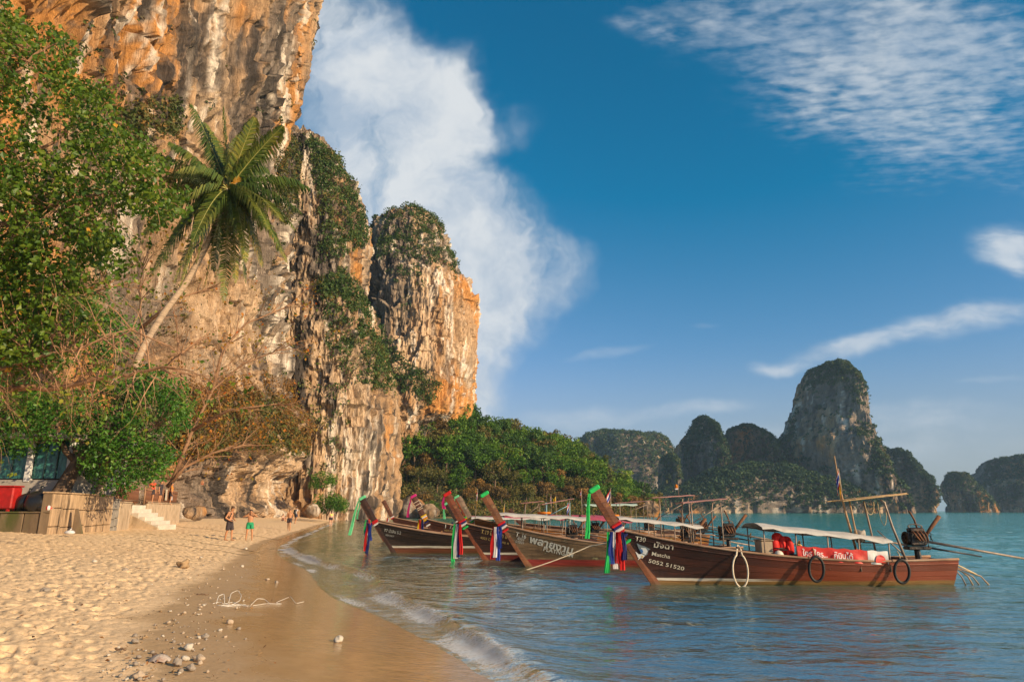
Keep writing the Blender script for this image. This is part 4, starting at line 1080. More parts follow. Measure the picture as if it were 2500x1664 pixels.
# ---- coconut palm
F_PALM = foliage_mat('palm_leaflets', [(.05, (.014, .03, .008)), (.35, (.035, .07, .014)), (.6, (.09, .135, .022)), (.85, (.22, .21, .035)), (1.0, (.38, .25, .04))], .3, .4, nscale=.5, spec=.4)
def build_palm():
    rnd = random.Random(77); gg = np.random.default_rng(77)
    base = at(238, 1205, 38); base.z = 2.3
    t = thing('coconut_palm', 'tall coconut palm leaning right before the cliff', 'palm')
    t.location = base
    B = lambda q: Vector(q) - base
    crown = at(556, 462, 38)
    path = [base + Vector((0, 0, -.3)), at(290, 1010, 38), at(345, 852, 38), at(400, 762, 38), at(455, 690, 38), at(505, 600, 38), at(540, 520, 38), crown]
    fine = []
    for a, b in zip(path[:-1], path[1:]):
        for k in range(9): fine.append(Vector(a).lerp(Vector(b), k / 9))
    fine.append(Vector(crown)); n = len(fine)
    sm = [fine[0]] + [(fine[max(0, i - 3)] + fine[max(0, i - 1)] + fine[i] + fine[min(n - 1, i + 1)] + fine[min(n - 1, i + 3)]) / 5 for i in range(1, n - 1)] + [fine[-1]]
    mb = MB(); mb.tube([B(p) for p in sm], [(.205 - .07 * i / n) * (1.09 if i % 2 else .97) for i in range(n)], 12)
    mt = pm('palm_trunk', (.44, .32, .22), .85, .25, 4, .7, .15, st=(1, 1, 6), dirt=(.2, .15, .11))
    mb.build('trunk', mt, t, True)
    tips = [(500, 300), (650, 350), (735, 520), (680, 600), (385, 450), (415, 350), (600, 690), (640, 650), (468, 256), (545, 262), (585, 330), (622, 288), (690, 308), (756, 462), (700, 640), (655, 560), (640, 560), (545, 735), (500, 700), (450, 640), (620, 600), (690, 540), (410, 600), (440, 700), (470, 590), (395, 540), (520, 660), (575, 690), (372, 665), (425, 690), (350, 572), (362, 372), (430, 420), (600, 640), (720, 560), (400, 480), (480, 640), (520, 330), (650, 420)]
    rach = pm('palm_rachis', (.28, .26, .07), .6, .2, 5)
    for i, (px, py) in enumerate(tips):
        tp = at(px, py, 38); flat = (tp - crown).length; full = rnd.uniform(4.6, 5.6)
        dy = math.sqrt(max(.2, full * full - flat * flat)) * (rnd.choice([-1, 1]) if py < 520 else rnd.choice([-1, -1, -.8, .6])) * .75
        tp = at(px, py, 38 + dy)
        up = 1.0 + 1.0 * max(0, (py - 300) / 400)
        mid = crown.lerp(tp, .5) + Vector((0, 0, up * (1.0 if py > 380 else .35))) * rnd.uniform(.8, 1.2)
        pts = []
        for k in range(25):
            s = k / 24; pts.append((crown * (1 - s) ** 2 + mid * 2 * s * (1 - s) + tp * s * s))
        fm = MB(); fm.tube([B(p) for p in pts], [.05 * (1 - .85 * k / 24) for k in range(25)], 5)
        fr = fm.build('frond', rach, t, True)
        V = []; T = []
        yel = rnd.random() * .35
        nl = 74
        side0 = (pts[-1] - pts[0]).cross(Vector((0, 0, 1))).normalized()
        for k in range(nl):
            s = .1 + .9 * k / (nl - 1); j = s * 24; a = int(min(23, j)); p = pts[a].lerp(pts[a + 1], j - a); tg = (pts[a + 1] - pts[a]).normalized()
            sd = tg.cross(Vector((0, 0, 1)));
            sd = side0 if sd.length < .2 else sd.normalized()
            upv = sd.cross(tg).normalized()
            ll = 1.3 * (math.sin(math.pi * min(1, .12 + .88 * s)) ** .55) * rnd.uniform(.85, 1.1) + .08
            for sg in (-1, 1):
                d0 = (sd * sg * .9 + tg * rnd.uniform(.35, .75) + upv * rnd.uniform(-.1, .25)).normalized(); d1 = (sd * sg * .35 + tg * .5 + Vector((0, 0, -1.0 - .5 * rnd.random()))).normalized()
                q1 = p + d0 * ll * .45; q2 = q1 + d1 * ll * .6; w = tg * .042
                V += [p - w, p + w, q1 + w * 1.1, q1 - w * 1.1, q2, q2]
                T += [min(1.1, .2 + .38 * rnd.random() + yel * .8 + .3 * s)] * 6
        V = np.array([tuple(B(v)) for v in V]); m_ = len(V) // 6
        idx = np.arange(m_)[:, None] * 6
        F = np.vstack([idx + np.array([0, 1, 2, 3])]); F2 = np.hstack([idx + 3, idx + 2, idx + 4])
        me = bpy.data.meshes.new('leaflets'); me.from_pydata([tuple(v) for v in V], [], [tuple(f) for f in F] + [tuple(f) for f in F2])
        a_ = me.attributes.new('tint', 'FLOAT', 'POINT'); a_.data.foreach_set('value', np.array(T, np.float32)); me.update()
        link('leaflets', me, F_PALM, fr)
    cm = pm('coconut', (.24, .22, .03), .5, .3, 6); fl = pm('palm_flower', (.55, .27, .03), .6, .3, 6)
    for k in range(9):
        a = k * .7; q = crown + Vector((math.cos(a) * .38, math.sin(a) * .38 - .15, -.45 - .1 * (k % 3)))
        MB().ellip(B(q), (.14, .14, .17), 8, 6).build('coconut', cm, t, True)
    for k in range(7):
        a = -.4 + k * .5; q = crown + Vector((math.cos(a) * .75, -.35 + .1 * k, .45 + .12 * (k % 3)))
        f_ = MB()
        for _ in range(6): f_.tube([B(crown), B(crown.lerp(q, .6) + Vector((rnd.uniform(-.1, .1),) * 3)), B(q + Vector((rnd.uniform(-.2, .2), rnd.uniform(-.2, .2), rnd.uniform(-.2, .2))))], [.03, .02, .012], 4)
        f_.build('flower_stalk', fl, t)
build_palm()
# ================================================================== TERRACE, WALLS, STEPS, PAVILION
CONC = pm('old_concrete', (.42, .29, .175), .9, .4, 3.0, .7, .1, st=(1.6, 1.6, .28), dirt=(.085, .06, .04))
CONC2 = pm('pale_concrete', (.47, .355, .235), .9, .25, 3.0, .6, .1, st=(1, 1, .5), dirt=(.30, .22, .14))
GREYB = pm('grey_block', (.27, .24, .20), .9, .25, 2.5, .5, .1, dirt=(.15, .13, .11))
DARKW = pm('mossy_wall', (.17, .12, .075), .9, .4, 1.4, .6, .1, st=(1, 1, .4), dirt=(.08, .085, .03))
STEPM = pm('step_concrete', (.55, .48, .39), .85, .15, 2, .3, .1)
def prism(poly, z0, z1):
    mb = MB(); n = len(poly)
    vs = [(x, y, z0) for x, y in poly] + [(x, y, z1) for x, y in poly]
    mb.add(vs, [tuple(range(n - 1, -1, -1)), tuple(range(n, 2 * n))] + [(i, (i + 1) % n, n + (i + 1) % n, n + i) for i in range(n)])
    return mb
A0, A1, A2, A3 = (-20.2, 30.9), (-21.6, 38.0), (-24.3, 46.6), (-27.6, 58.5)
tag(prism([(-20.75, 31.5), (-22.1, 38.1), (-24.8, 46.7), (-28.1, 58.3), (-41, 60), (-41, 31.5)], .2, 2.3).build('terrace', pm('terrace_earth', (.25, .18, .11), .9, .3, 2, .4, .1)), kind='structure')
def block_wall(name, label, a, b, z0, z1, th, cols, rows, mat, top=True, seed=0, tilt=0.0):
    """wall of big blocks from a to b; each block its own part, joints recessed"""
    rnd = random.Random(seed); a, b = Vector((*a, 0)), Vector((*b, 0)); d = b - a; L = d.length; ang = math.atan2(d.y, d.x)
    t = thing(name, label, 'wall', (a.x, a.y, z0), ang)
    hz = z1 - z0
    MB().box((L / 2, th * .5 + .04, hz / 2 - .1), (L - .02, th * .8, hz + .15)).build('core', DARKW, t)
    x = 0.0; ws = [rnd.uniform(.8, 1.2) for _ in range(cols)]; s = sum(ws)
    for i, w in enumerate(ws):
        w = w / s * L
        hs = [rnd.uniform(.85, 1.15) for _ in range(rows)]; q = sum(hs); z = -.15
        for k, h in enumerate(hs):
            h = h / q * (hz + .15)
            MB().box((x + w / 2, th / 2 + rnd.uniform(-.025, .0), z + h / 2), (w - .03, th, h - .025), (rnd.uniform(-.008, .008), rnd.uniform(-.012, .012), rnd.uniform(-.008, .008)), .025).build('block', mat, t)
            z += h
        x += w
    if top: MB().box((L / 2, th / 2 - .01, hz + .035), (L + .06, th + .1, .07), None, .015).build('coping', mat, t)
    return t
# +Y side of each wall is the back: build from near to far with the block face towards the beach
block_wall('retaining_wall', 'stained brown block wall facing the beach below the leaning green tree', A0, A1, .55, 2.6, .45, 6, 3, CONC, seed=1)
block_wall('block_pier', 'narrow grey block pier between the brown wall and the pale panel', (-21.65, 38.1), (-21.95, 39.3), .7, 2.42, .45, 2, 4, GREYB, seed=2)
block_wall('retaining_wall', 'pale smooth concrete wall panel left of the steps', (-21.98, 39.4), (-23.0, 42.4), .7, 2.3, .45, 1, 1, CONC2, seed=3)
block_wall('retaining_wall', 'pale concrete wall behind the steps under the bamboo fence', (-24.7, 47.6), A3, .8, 2.35, .45, 2, 1, CONC2, seed=4)
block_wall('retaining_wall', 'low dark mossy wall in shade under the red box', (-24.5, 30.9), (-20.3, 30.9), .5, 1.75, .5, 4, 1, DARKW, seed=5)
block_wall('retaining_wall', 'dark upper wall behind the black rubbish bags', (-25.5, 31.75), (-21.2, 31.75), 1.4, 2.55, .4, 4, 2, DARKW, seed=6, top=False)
def buttress():
    p = gr(178, 1298, .9); t = thing('wall_buttress', 'thin brown wedge propped against the brown block wall', 'buttress', (p.x + .05, p.y, .8), math.atan2(A1[1] - A0[1], A1[0] - A0[0]))
    MB().add([(-.12, -.42, -.2), (.12, -.42, -.2), (.12, .06, -.2), (-.12, .06, -.2), (-.08, -.02, 1.15), (.08, -.02, 1.15), (.08, .06, 1.15), (-.08, .06, 1.15)],
             [(0, 3, 2, 1), (4, 5, 6, 7), (0, 1, 5, 4), (1, 2, 6, 5), (2, 3, 7, 6), (3, 0, 4, 7)]).build('wedge', DARKW, t)
    MB().box((0, -.25, -.1), (.5, .7, .25), None, .05).build('footing', CONC, t)
buttress()
def steps():
    t = thing('stone_steps', 'pale concrete steps leading from the terrace down to the sand', 'steps', (-24.7, 43.6, .75))
    n = 6
    for i in range(n):
        h = 1.45 * (1 - i / n); x = .3 + i * .43
        MB().box((x, 1.6, h / 2 - .2), (.45, 2.4 - .05 * (i % 2), h + .4), None, .02).build('step', STEPM, t)
    MB().add([(-.2, .2, -.3), (2.75, .2, -.3), (2.75, .2, .05), (-.2, .2, 1.35), (-.2, .38, -.3), (2.75, .38, -.3), (2.75, .38, .05), (-.2, .38, 1.35)],
             [(0, 1, 2, 3), (7, 6, 5, 4), (0, 4, 5, 1), (1, 5, 6, 2), (2, 6, 7, 3), (3, 7, 4, 0)]).build('stringer', CONC2, t)
steps()
BAMB = pm('fence_bamboo', (.17, .075, .04), .75, .35, 8, .3, .2, st=(1, 1, .3)); BAML = pm('fence_rail', (.30, .17, .09), .75, .3, 6, .3)
def fence(label, a, b, z, h, n, seed):
    rnd = random.Random(seed); a, b = Vector((*a, z)), Vector((*b, z)); d = b - a; L = d.length
    t = thing('bamboo_fence', label, 'fence', a, math.atan2(d.y, d.x))
    sl = MB(); sl.tube([(0, 0, 0), (0, 0, h)], .042, 6); me = sl.mesh('slat', True); me.materials.append(BAMB)
    for i in range(n):
        o = link('slat', me, None, t); o.location = (L * (i + .5) / n, rnd.uniform(-.01, .01), rnd.uniform(-.04, .02)); o.rotation_euler = (rnd.uniform(-.02, .02), rnd.uniform(-.03, .03), 0)
    for zz in (.12, h * .85): MB().tube([(-.05, -.06, zz), (L + .05, -.06, zz)], .03, 6).build('rail', BAML, t, True)
    for k in range(int(L / 1.6) + 1): MB().tube([(min(L, k * 1.6), .06, -.1), (min(L, k * 1.6), .06, h + .08)], .055, 7).build('post', BAML, t, True)
fence('brown bamboo fence on the terrace beside the leaning green tree', (-22.0, 39.2), (-23.6, 44.2), 2.33, .95, 34, 1)
fence('brown bamboo fence with towels hung on it at the end of the terrace', (-24.5, 46.8), (-27.9, 58.2), 2.37, 1.0, 70, 2)
def towel(label, f, col, w, h):
    p = Vector((-24.5, 46.8, 0)).lerp(Vector((-27.9, 58.2, 0)), f); d = Vector((-3.4, 11.4, 0)).normalized(); nrm = Vector((d.y, -d.x, 0))
    rows = []
    for i in range(7):
        rows.append([p + d * (w * (j / 5 - .5)) + nrm * (.13 + .02 * math.sin(j * 2.1 + i * .4)) + Vector((0, 0, 3.42 - h * i / 6)) for j in range(6)])
    tag(MB().sheet(rows, .012).build('towel', pm('towel_' + str(col[0]), col, .9, .1, 9), None, True), label, 'towel')
towel('pale beige towel hung over the bamboo fence', .55, (.45, .38, .28), .9, .8)
towel('light grey towel hung over the bamboo fence right of the beige one', .74, (.5, .53, .55), .9, .75)
# glazed pavilion at the left edge
def pavilion():
    Y = 36.0; X0, X1 = -31.0, at(168, 1150, Y).x
    t = thing('pavilion', 'glass-walled beach pavilion behind the leaning tree at the left edge', 'building', (X0, Y, 2.3))
    W = X1 - X0; glass, nt, out = new_mat('green_glass')
    co = nd(nt, 'TexCoord').outputs['Object']; n_ = noise(nt, mapping(nt, co, (3, 3, 1)), 2.0, 4, .6)
    c = ramp(nt, n_, [(.35, (.008, .05, .045)), (.65, (.05, .2, .17))])
    b = nd(nt, 'BsdfPrincipled', {'Base Color': c, 'Roughness': .12, 'Specular IOR Level': .6}); nt.links.new(b.outputs[0], out.inputs[0])
    plas = pm('pavilion_plaster', (.36, .32, .28), .85, .15, 2, .2, .1, dirt=(.26, .22, .18)); white = pm('white_column', (.62, .60, .58), .7, .08, 2)
    MB().box((W / 2, .15, .35), (W, .3, 1.5), None, .02).build('parapet', plas, t)
    xs = [0, 3.2, W - (at(168, 1150, Y).x - at(68, 1150, Y).x), W]
    for i in range(3):
        a, b_ = xs[i], xs[i + 1]
        p = MB().box(((a + b_) / 2, .17, 2.15), (b_ - a - .3, .03, 1.95)).build('pane', glass, t)
        for q in np.linspace(a + .15, b_ - .15, 4): MB().box((q, .13, 2.15), (.05, .06, 1.95)).build('mullion', pm('dark_frame', (.03, .06, .055), .4, .1), t)
    for x in xs: MB().box((x, .1, 2.05), (.3, .3, 2.1), None, .02).build('column', white, t)
    MB().box((W / 2, 2.6, 3.3), (W + .8, 6.0, .35), None, .05).build('roof', plas, t)
    MB().box((W - .1, 3, 1.6), (.2, 5.5, 3.2)).build('side_wall', plas, t)
    MB().box((W / 2, 5.6, 1.6), (W, .2, 3.2)).build('back_wall', plas, t)
pavilion()
# things on and below the terrace edge
def red_bin():
    p = at(22, 1245, 31.1); t = thing('red_box', 'bright red box standing on the low dark wall', 'box', (p.x - .45, 31.15, 1.82))
    m = pm('red_plastic', (.34, .012, .010), .55, .3, 4, .3, .3, dirt=(.2, .012, .01))
    MB().box((0, 0, .58), (1.35, .6, .95), None, .05).build('body', m, t); MB().box((0, 0, 1.08), (1.43, .68, .07), None, .02).build('lid', m, t)
    for x in (-.5, .5):
        for y in (-.2, .2): MB().box((x, y, .05), (.1, .1, .1)).build('foot', m, t)
red_bin()
def bag(name, label, px, py, Y, s, mat, seed, flat=.7, z=None):
    p = at(px, py, Y); rnd = np.random.default_rng(seed); mb = MB().ellip((0, 0, 0), (s, s * .8, s * flat), 18, 12)
    V = np.array(mb.v); d = 1 + .22 * fbm(V[:, 0] * 2.2 / s, V[:, 1] * 2.2 / s, V[:, 2] * 2.2 / s, 3, seed); V = V * d[:, None]; V[:, 2] = np.maximum(V[:, 2], -s * flat * .75)
    mb.v = [tuple(v) for v in V]
    k = MB().tube([(0, 0, s * flat * .85), (.02, 0, s * flat * 1.25), (.1 * s, .05, s * flat * 1.45)], [s * .16, s * .07, s * .16], 7)
    t = thing(name, label, 'bag', (p.x, Y, (p.z if z is None else z) + s * flat * .75)); mb.build('sack', mat, t, True); k.build('knot', mat, t, True)
BAGM = pm('black_plastic', (.012, .012, .013), .28, .2, 5, .6, .5)
bag('rubbish_bag', 'large black rubbish bag on the low dark wall', 92, 1240, 31.2, .62, BAGM, 4, .8, 1.82)
bag('rubbish_bag', 'smaller black rubbish bag right of the large one', 112, 1240, 31.15, .42, BAGM, 5, .8, 1.82)
bag('rubbish_bag', 'black rubbish bag slumped behind the red box', 66, 1225, 31.4, .5, BAGM, 6, .9, 1.82)
bag('plastic_bag', 'crumpled white plastic bag on the sand at the wall buttress', 170, 1299, 29.8, .2, pm('white_plastic', (.62, .60, .58), .5, .15, 6, .4), 7, .5, land_z(gr(170, 1299, .85).x, 29.8) - .02)
def ball():
    t = thing('beach_ball', 'small red and white ball on the edge of the low wall', 'ball', (at(121, 1243, 31.0).x, 30.98, 1.97))
    for k in range(8):
        m = pm('ball_red', (.5, .03, .02), .4, .1) if k % 2 else pm('ball_white', (.7, .68, .66), .4, .05)
        P = [[(.15 * math.sin(math.pi * i / 8) * math.cos((k + j / 3) * math.pi / 4), .15 * math.sin(math.pi * i / 8) * math.sin((k + j / 3) * math.pi / 4), .15 * math.cos(math.pi * i / 8)) for j in range(4)] for i in range(9)]
        MB().sheet(P).build('panel', m, t, True)
ball()
def kayak():
    p = gr(10, 1292, .82); z = land_z(p.x, p.y)
    t = thing('kayak', 'green plastic kayak lying on the sand under the low dark wall', 'kayak', (p.x - .6, p.y + .1, z), R(-4))
    m = pm('kayak_green', (.03, .30, .17), .45, .2, 3, .15, .4, dirt=(.12, .25, .15)); N = 22
    hull = []; deck = []
    for i in range(N + 1):
        s = i / N; x = -1.8 + 3.6 * s; b = .38 * (math.sin(math.pi * s) ** .6) + .01; z1 = .26 + .14 * (2 * s - 1) ** 4
        hull.append([(x, b * math.cos(a), z1 + (-.26) * math.sin(a) * (math.sin(math.pi * s) ** .35)) for a in np.linspace(0, math.pi, 9)])
        deck.append([(x, b * .97 * (1 - 2 * j / 6), z1 + .03 - (.14 * max(0, 1 - ((s - .5) / .28) ** 2) * (1 - abs(1 - 2 * j / 6)) ** .5)) for j in range(7)])
    MB().sheet(hull).build('hull', m, t, True); MB().sheet(deck).build('deck', m, t, True)
    for s in (-.6, .3): MB().box((s, 0, .2), (.3, .5, .06), None, .02).build('seat', pm('kayak_seat', (.02, .12, .08), .6, .1), t)
kayak()
# ================================================================== LONGTAIL BOATS
def paint_wood(name, col, col2, wl=None, bottom=None, red=None):
    """weathered boat planking; optional white boot-top line and painted bottom, banded by height on the hull"""
    m, nt, out = new_mat(name)
    co = nd(nt, 'TexCoord').outputs['Object']
    g1 = noise(nt, mapping(nt, co, (.5, 1, 7)), 3.0, 7, .65); g2 = noise(nt, mapping(nt, co, (1, 1, 1.6)), 1.3, 6, .65); g3 = noise(nt, mapping(nt, co, (1.2, 1, 12)), 6, 5, .7)
    c = ramp(nt, g1, [(.3, tuple(k * .4 for k in col)), (.5, tuple(k * .75 for k in col)), (.75, tuple(k * .8 for k in col2))])
    c = mixc(nt, sstep(nt, g2, .46, .66, 0, .8), c, tuple(k * .28 for k in col))
    c = mixc(nt, sstep(nt, g3, .62, .78, 0, .3), c, tuple(min(.5, k * 2.2) for k in col2))
    g4 = noise(nt, mapping(nt, co, (5, 1, .5)), 1.6, 5, .65)
    c = mixc(nt, sstep(nt, g4, .5, .72, 0, .6), c, tuple(k * .4 for k in col))
    if red is not None: c = mixc(nt, sstep(nt, nd(nt, 'SeparateXYZ', {0: co}).outputs[0], red[0], red[1], 0, .8), c, red[2])  # red along the hull: sunlit midships against shaded bow, painted in
    oi = nd(nt, 'ObjectInfo').outputs['Random']
    c = mixc(nt, 1.0, c, ramp(nt, oi, [(0, .72), (1, 1.25)]), 'MULTIPLY')
    c = mixc(nt, sstep(nt, g2, .60, .72, 0, .5), c, tuple(min(.6, k * 2.6) for k in col2))
    z = nd(nt, 'SeparateXYZ', {0: co}).outputs[2]; x = nd(nt, 'SeparateXYZ', {0: co}).outputs[0]
    zz = mth(nt, 'ADD', z, mth(nt, 'MULTIPLY', mth(nt, 'SUBTRACT', g2, .5), .035))
    if bottom is not None:
        bc = ramp(nt, g1, [(.3, tuple(k * .5 for k in bottom[1])), (.7, bottom[1])])
        c = mixc(nt, sstep(nt, zz, bottom[0] + .012, bottom[0] - .012), c, bc)
    if wl is not None:
        band = mth(nt, 'MULTIPLY', sstep(nt, zz, wl[0] - .01, wl[0] + .01), sstep(nt, zz, wl[1] + .01, wl[1] - .01))
        fade = sstep(nt, x, wl[2] + 1.2, wl[2]); wc = ramp(nt, g1, [(.35, (.32, .27, .20)), (.6, (.66, .60, .5))])
        c = mixc(nt, mth(nt, 'MULTIPLY', band, mth(nt, 'MULTIPLY', fade, .9)), c, wc)
    slime = sstep(nt, zz, .10, -.02, 0, .6); c = mixc(nt, slime, c, (.06, .055, .02))
    h = mth(nt, 'ADD', mth(nt, 'MULTIPLY', g1, .6), mth(nt, 'MULTIPLY', g3, .6))
    bp = nd(nt, 'Bump', {'Height': h, 'Strength': .6, 'Distance': .02})
    b = nd(nt, 'BsdfPrincipled', {'Base Color': c, 'Roughness': ramp(nt, g2, [(.3, .38), (.7, .65)]), 'Specular IOR Level': .4, 'Normal': bp.outputs[0]})
    nt.links.new(b.outputs[0], out.inputs[0]); return m
DECK = pm('deck_wood', (.30, .16, .08), .7, .35, 4, .4, .2, st=(.6, 3, 1)); STEEL = pm('rusty_pipe', (.26, .20, .155), .55, .35, 7, .2, .4, .3, dirt=(.17, .08, .045))
IRON = pm('oily_iron', (.022, .019, .017), .42, .5, 9, .5, .5, .3, dirt=(.09, .045, .025)); RUBBER = pm('rubber', (.014, .013, .013), .6, .3, 6, .3)
ROPE = pm('rope', (.50, .36, .19), .8, .25, 20, .5); ROPEW = pm('pale_rope', (.62, .52, .38), .8, .2, 20, .4); BAMBOO = pm('bamboo_pole', (.34, .21, .11), .6, .3, 6, .2)
CL = {'green': pm('cloth_green', (.03, .50, .12), .75, .15, 4, .2, .2, trans=.2), 'mint': pm('cloth_mint', (.16, .62, .30), .75, .12, 4, .2, .2, trans=.25), 'red': pm('cloth_red', (.55, .02, .02), .75, .15, 4, .2, .2, trans=.2),
      'white': pm('cloth_white', (.68, .64, .62), .8, .1, 4, .2, .2, trans=.2), 'blue': pm('cloth_blue', (.03, .06, .32), .75, .15, 4, .2, .2, trans=.2), 'navy': pm('cloth_navy', (.02, .025, .12), .75, .15, 4, .2, .2, trans=.15), 'pink': pm('cloth_pink', (.60, .03, .20), .75, .15, 4, .2, .2, trans=.2),
      'yellow': pm('cloth_yellow', (.72, .45, .02), .75, .12, 4, .2, .2, trans=.2), 'orange': pm('cloth_orange', (.62, .2, .02), .75, .12, 4, .2, .2, trans=.2)}
TARPW = pm('tarp_white', (.55, .52, .47), .75, .15, 3, .4, .2, dirt=(.36, .31, .26), trans=.12); TARPP = pm('tarp_pink', (.42, .085, .13), .7, .2, 2, .3, .2, dirt=(.48, .2, .22), trans=.12); ROOFP = pm('roof_pink', (.40, .2, .18), .75, .25, 3, .3, .2, dirt=(.22, .12, .10))
LET = pm('letter_cream', (.54, .48, .37), .7, .12, 12); LETW = pm('letter_grey', (.42, .41, .36), .7, .12, 12); LETY = pm('letter_ochre', (.42, .30, .11), .7, .15, 12); LETB = pm('letter_blue', (.07, .13, .34), .7, .15, 12)

class Boat:
    """one longtail; local x runs from the forefoot at the waterline to the stern, y away from us, z up"""
    def __init__(s, label, loc, mat, L=7.8, B=.82, rz=0.0, prow=None, scale=1.0, name='longtail_boat', hb=.80, detail=True, prow_mat=None):
        s.L, s.B, s.hb = L, B, hb; s.detail = detail; s.mat = mat
        s.root = thing(name, label, 'boat', loc, rz, None, scale)
        s.hull_build(prow_mat or mat)
    zk = -.22
    def sheer(s, q): return .57 + s.hb * (1 - q) ** 2.6 + .06 * max(0, q - .75) / .25
    def beam(s, q): return max(.045, s.B * (1 - (1 - min(1, q)) ** 2.4) ** .85 * (1 - .30 * float(smooth(.6, 1.0, q))))
    def xs(s, v): z = s.zk + (s.sheer(0) - s.zk) * v; return -.64 * z
    def S(s, q, v, side=-1, off=0.0):
        z = s.zk + (s.sheer(q) - s.zk) * v; x0 = s.xs(v); x = x0 + q * (s.L - x0)
        p = .95 - .57 * float(smooth(0, .38, q)); y = s.beam(q) * max(v, 1e-4) ** p
        x += .10 * max(0, q - .9) / .1 * (v - .5)
        return Vector((x, side * (y + off), z))
    def hull_at(s, x, z, off=.012):
        q = .2
        for _ in range(12):
            v = (z - s.zk) / (s.sheer(q) - s.zk); x0 = s.xs(v); q = min(1, max(0.0, (x - x0) / (s.L - x0)))
        return s.S(q, min(1.02, max(0, v)), -1, off)
    def hull_build(s, pmat):
        ns = 30 if s.detail else 20; Q = [(i / (ns - 1)) ** 1.25 for i in range(ns)]
        # inner shell
        rows = []
        vv = [0, .12, .3, .5, .7, .86, .97]
        for q in Q: rows.append([s.S(q, v, 1, -.028) for v in reversed(vv)] + [s.S(q, v, -1, -.028) for v in vv[1:]])
        hull = MB().sheet(rows, .012).build('hull', DECK, s.root, True)
        K = 6 if s.detail else 4; edges = [(.02 + .98 * (k / K) ** .9) for k in range(K + 1)]
        rnd = random.Random(int(s.L * 100))
        for side in (-1, 1):
            for k in range(K):
                a, b = edges[k] + .0028, edges[k + 1] - .0028; jt = rnd.uniform(-.0018, .0018)
                P = [[s.S(q, a + (b - a) * t, side, jt) for t in (0, .33, .66, 1)] for q in Q]
                P = [r_ if side < 0 else r_[::-1] for r_ in P]
                MB().sheet(P, .022).build('plank', s.mat, hull, True)
        tr = [s.S(1, v, 1, -.004) for v in reversed(vv)] + [s.S(1, v, -1, -.004) for v in vv[1:]]
        n = len(tr); off = Vector((-.05, 0, 0))
        MB().add(tr + [t + off for t in tr], [tuple(range(n)), tuple(range(2 * n - 1, n - 1, -1))] + [(i + n, (i + 1) % n + n, (i + 1) % n, i) for i in range(n)]).build('transom', s.mat, hull)
        for side in (-1, 1):
            P = [s.S(q, 1.0, side, .012) + Vector((0, 0, .02)) for q in Q]
            MB().tube(P, .042, 6, flat=.75).build('gunwale', pm('gunwale_wood', (.26, .15, .09), .6, .3, 5, .4, .3, st=(.5, 2, 2), dirt=(.36, .25, .17)), s.root, True)
            P = [s.S(q, .90, side, .018) for q in Q]
            MB().tube(P, .022, 5).build('rub_rail', s.mat, s.root, True)
        # foredeck and side decks
        rows = [[s.S(q, .985, 1, -.03), s.S(q, .985, -1, -.03)] for q in [.03, .1, .17, .24, .3]]
        MB().sheet([[r_[0], (r_[0] + r_[1]) / 2 + Vector((0, 0, .03)), r_[1]] for r_ in rows], .02).build('foredeck', DECK, s.root)
        for q in [.38, .48, .58, .68, .78, .9]:
            a, b = s.S(q, .86, 1, -.02), s.S(q, .86, -1, -.02); MB().box((a + b) / 2, (.22, (a - b).length, .035)).build('thwart', DECK, s.root)
        fl = [[s.S(q, .34, 1, -.03), s.S(q, .34, -1, -.03)] for q in Q if .22 < q < .98]
        MB().sheet(fl, .02).build('floor', DECK, s.root)
        # stem and prow post: one tapering board
        zt = s.sheer(0)
        cl = [(.19, -.24, .20), (.03, .0, .21), (-.43, zt * .52, .22), (-.78, zt * .92, .24), (-.92, zt * 1.10, .26), (-1.16, zt * 1.40, .28), (-1.49, zt * 1.79, .29)]
        s.cl = [(Vector((x, 0, z)), w) for x, z, w in cl]
        left, right = [], []
        for i, (p, w) in enumerate(s.cl):
            t = (s.cl[min(i + 1, 6)][0] - s.cl[max(i - 1, 0)][0]).normalized(); nn = Vector((t.z, 0, -t.x))
            k = .78 if i < 4 else .5
            left.append(p - nn * w * (1 - k)); right.append(p + nn * w * k)
        th = [.05, .05, .055, .075, .08, .085, .09]; vs = []; fs = []
        for i in range(7):
            c = (left[i] + right[i]) / 2
            for (pt, y) in ((left[i], -th[i] * .85), (c, -th[i]), (right[i], -th[i] * .85), (right[i], th[i] * .85), (c, th[i]), (left[i], th[i] * .85)): vs.append(Vector((pt.x, y, pt.z)))
        for i in range(6):
            for k in range(6): fs.append((i * 6 + k, i * 6 + (k + 1) % 6, i * 6 + 6 + (k + 1) % 6, i * 6 + 6 + k))
        fs += [tuple(range(5, -1, -1)), tuple(range(36, 42))]
        s.prow = MB().add(vs, fs).build('prow', pmat, s.root)
    def prow_pt(s, f, side=0.0, y=0.0):
        """point on the prow centreline, f 0 at the neck .. 1 at the tip"""
        a = 3 + f * 3; i = min(5, int(a)); p = s.cl[i][0].lerp(s.cl[i + 1][0], a - i); t = (s.cl[i + 1][0] - s.cl[i][0]).normalized(); nn = Vector((t.z, 0, -t.x))
        w = s.cl[i][1] + (s.cl[i + 1][1] - s.cl[i][1]) * (a - i)
        return p + nn * side * w * .5 + Vector((0, y, 0)), t, nn, w
    def wrap(s, f, h, col, name='scarf', grow=.05):
        p, t, nn, w = s.prow_pt(f, .12); M = Matrix((nn, Vector((0, 1, 0)), t)).transposed()
        return MB().box(p, (w + grow, .20 + grow, h), M, .03).build(name, CL[col] if isinstance(col, str) else col, s.root, False)
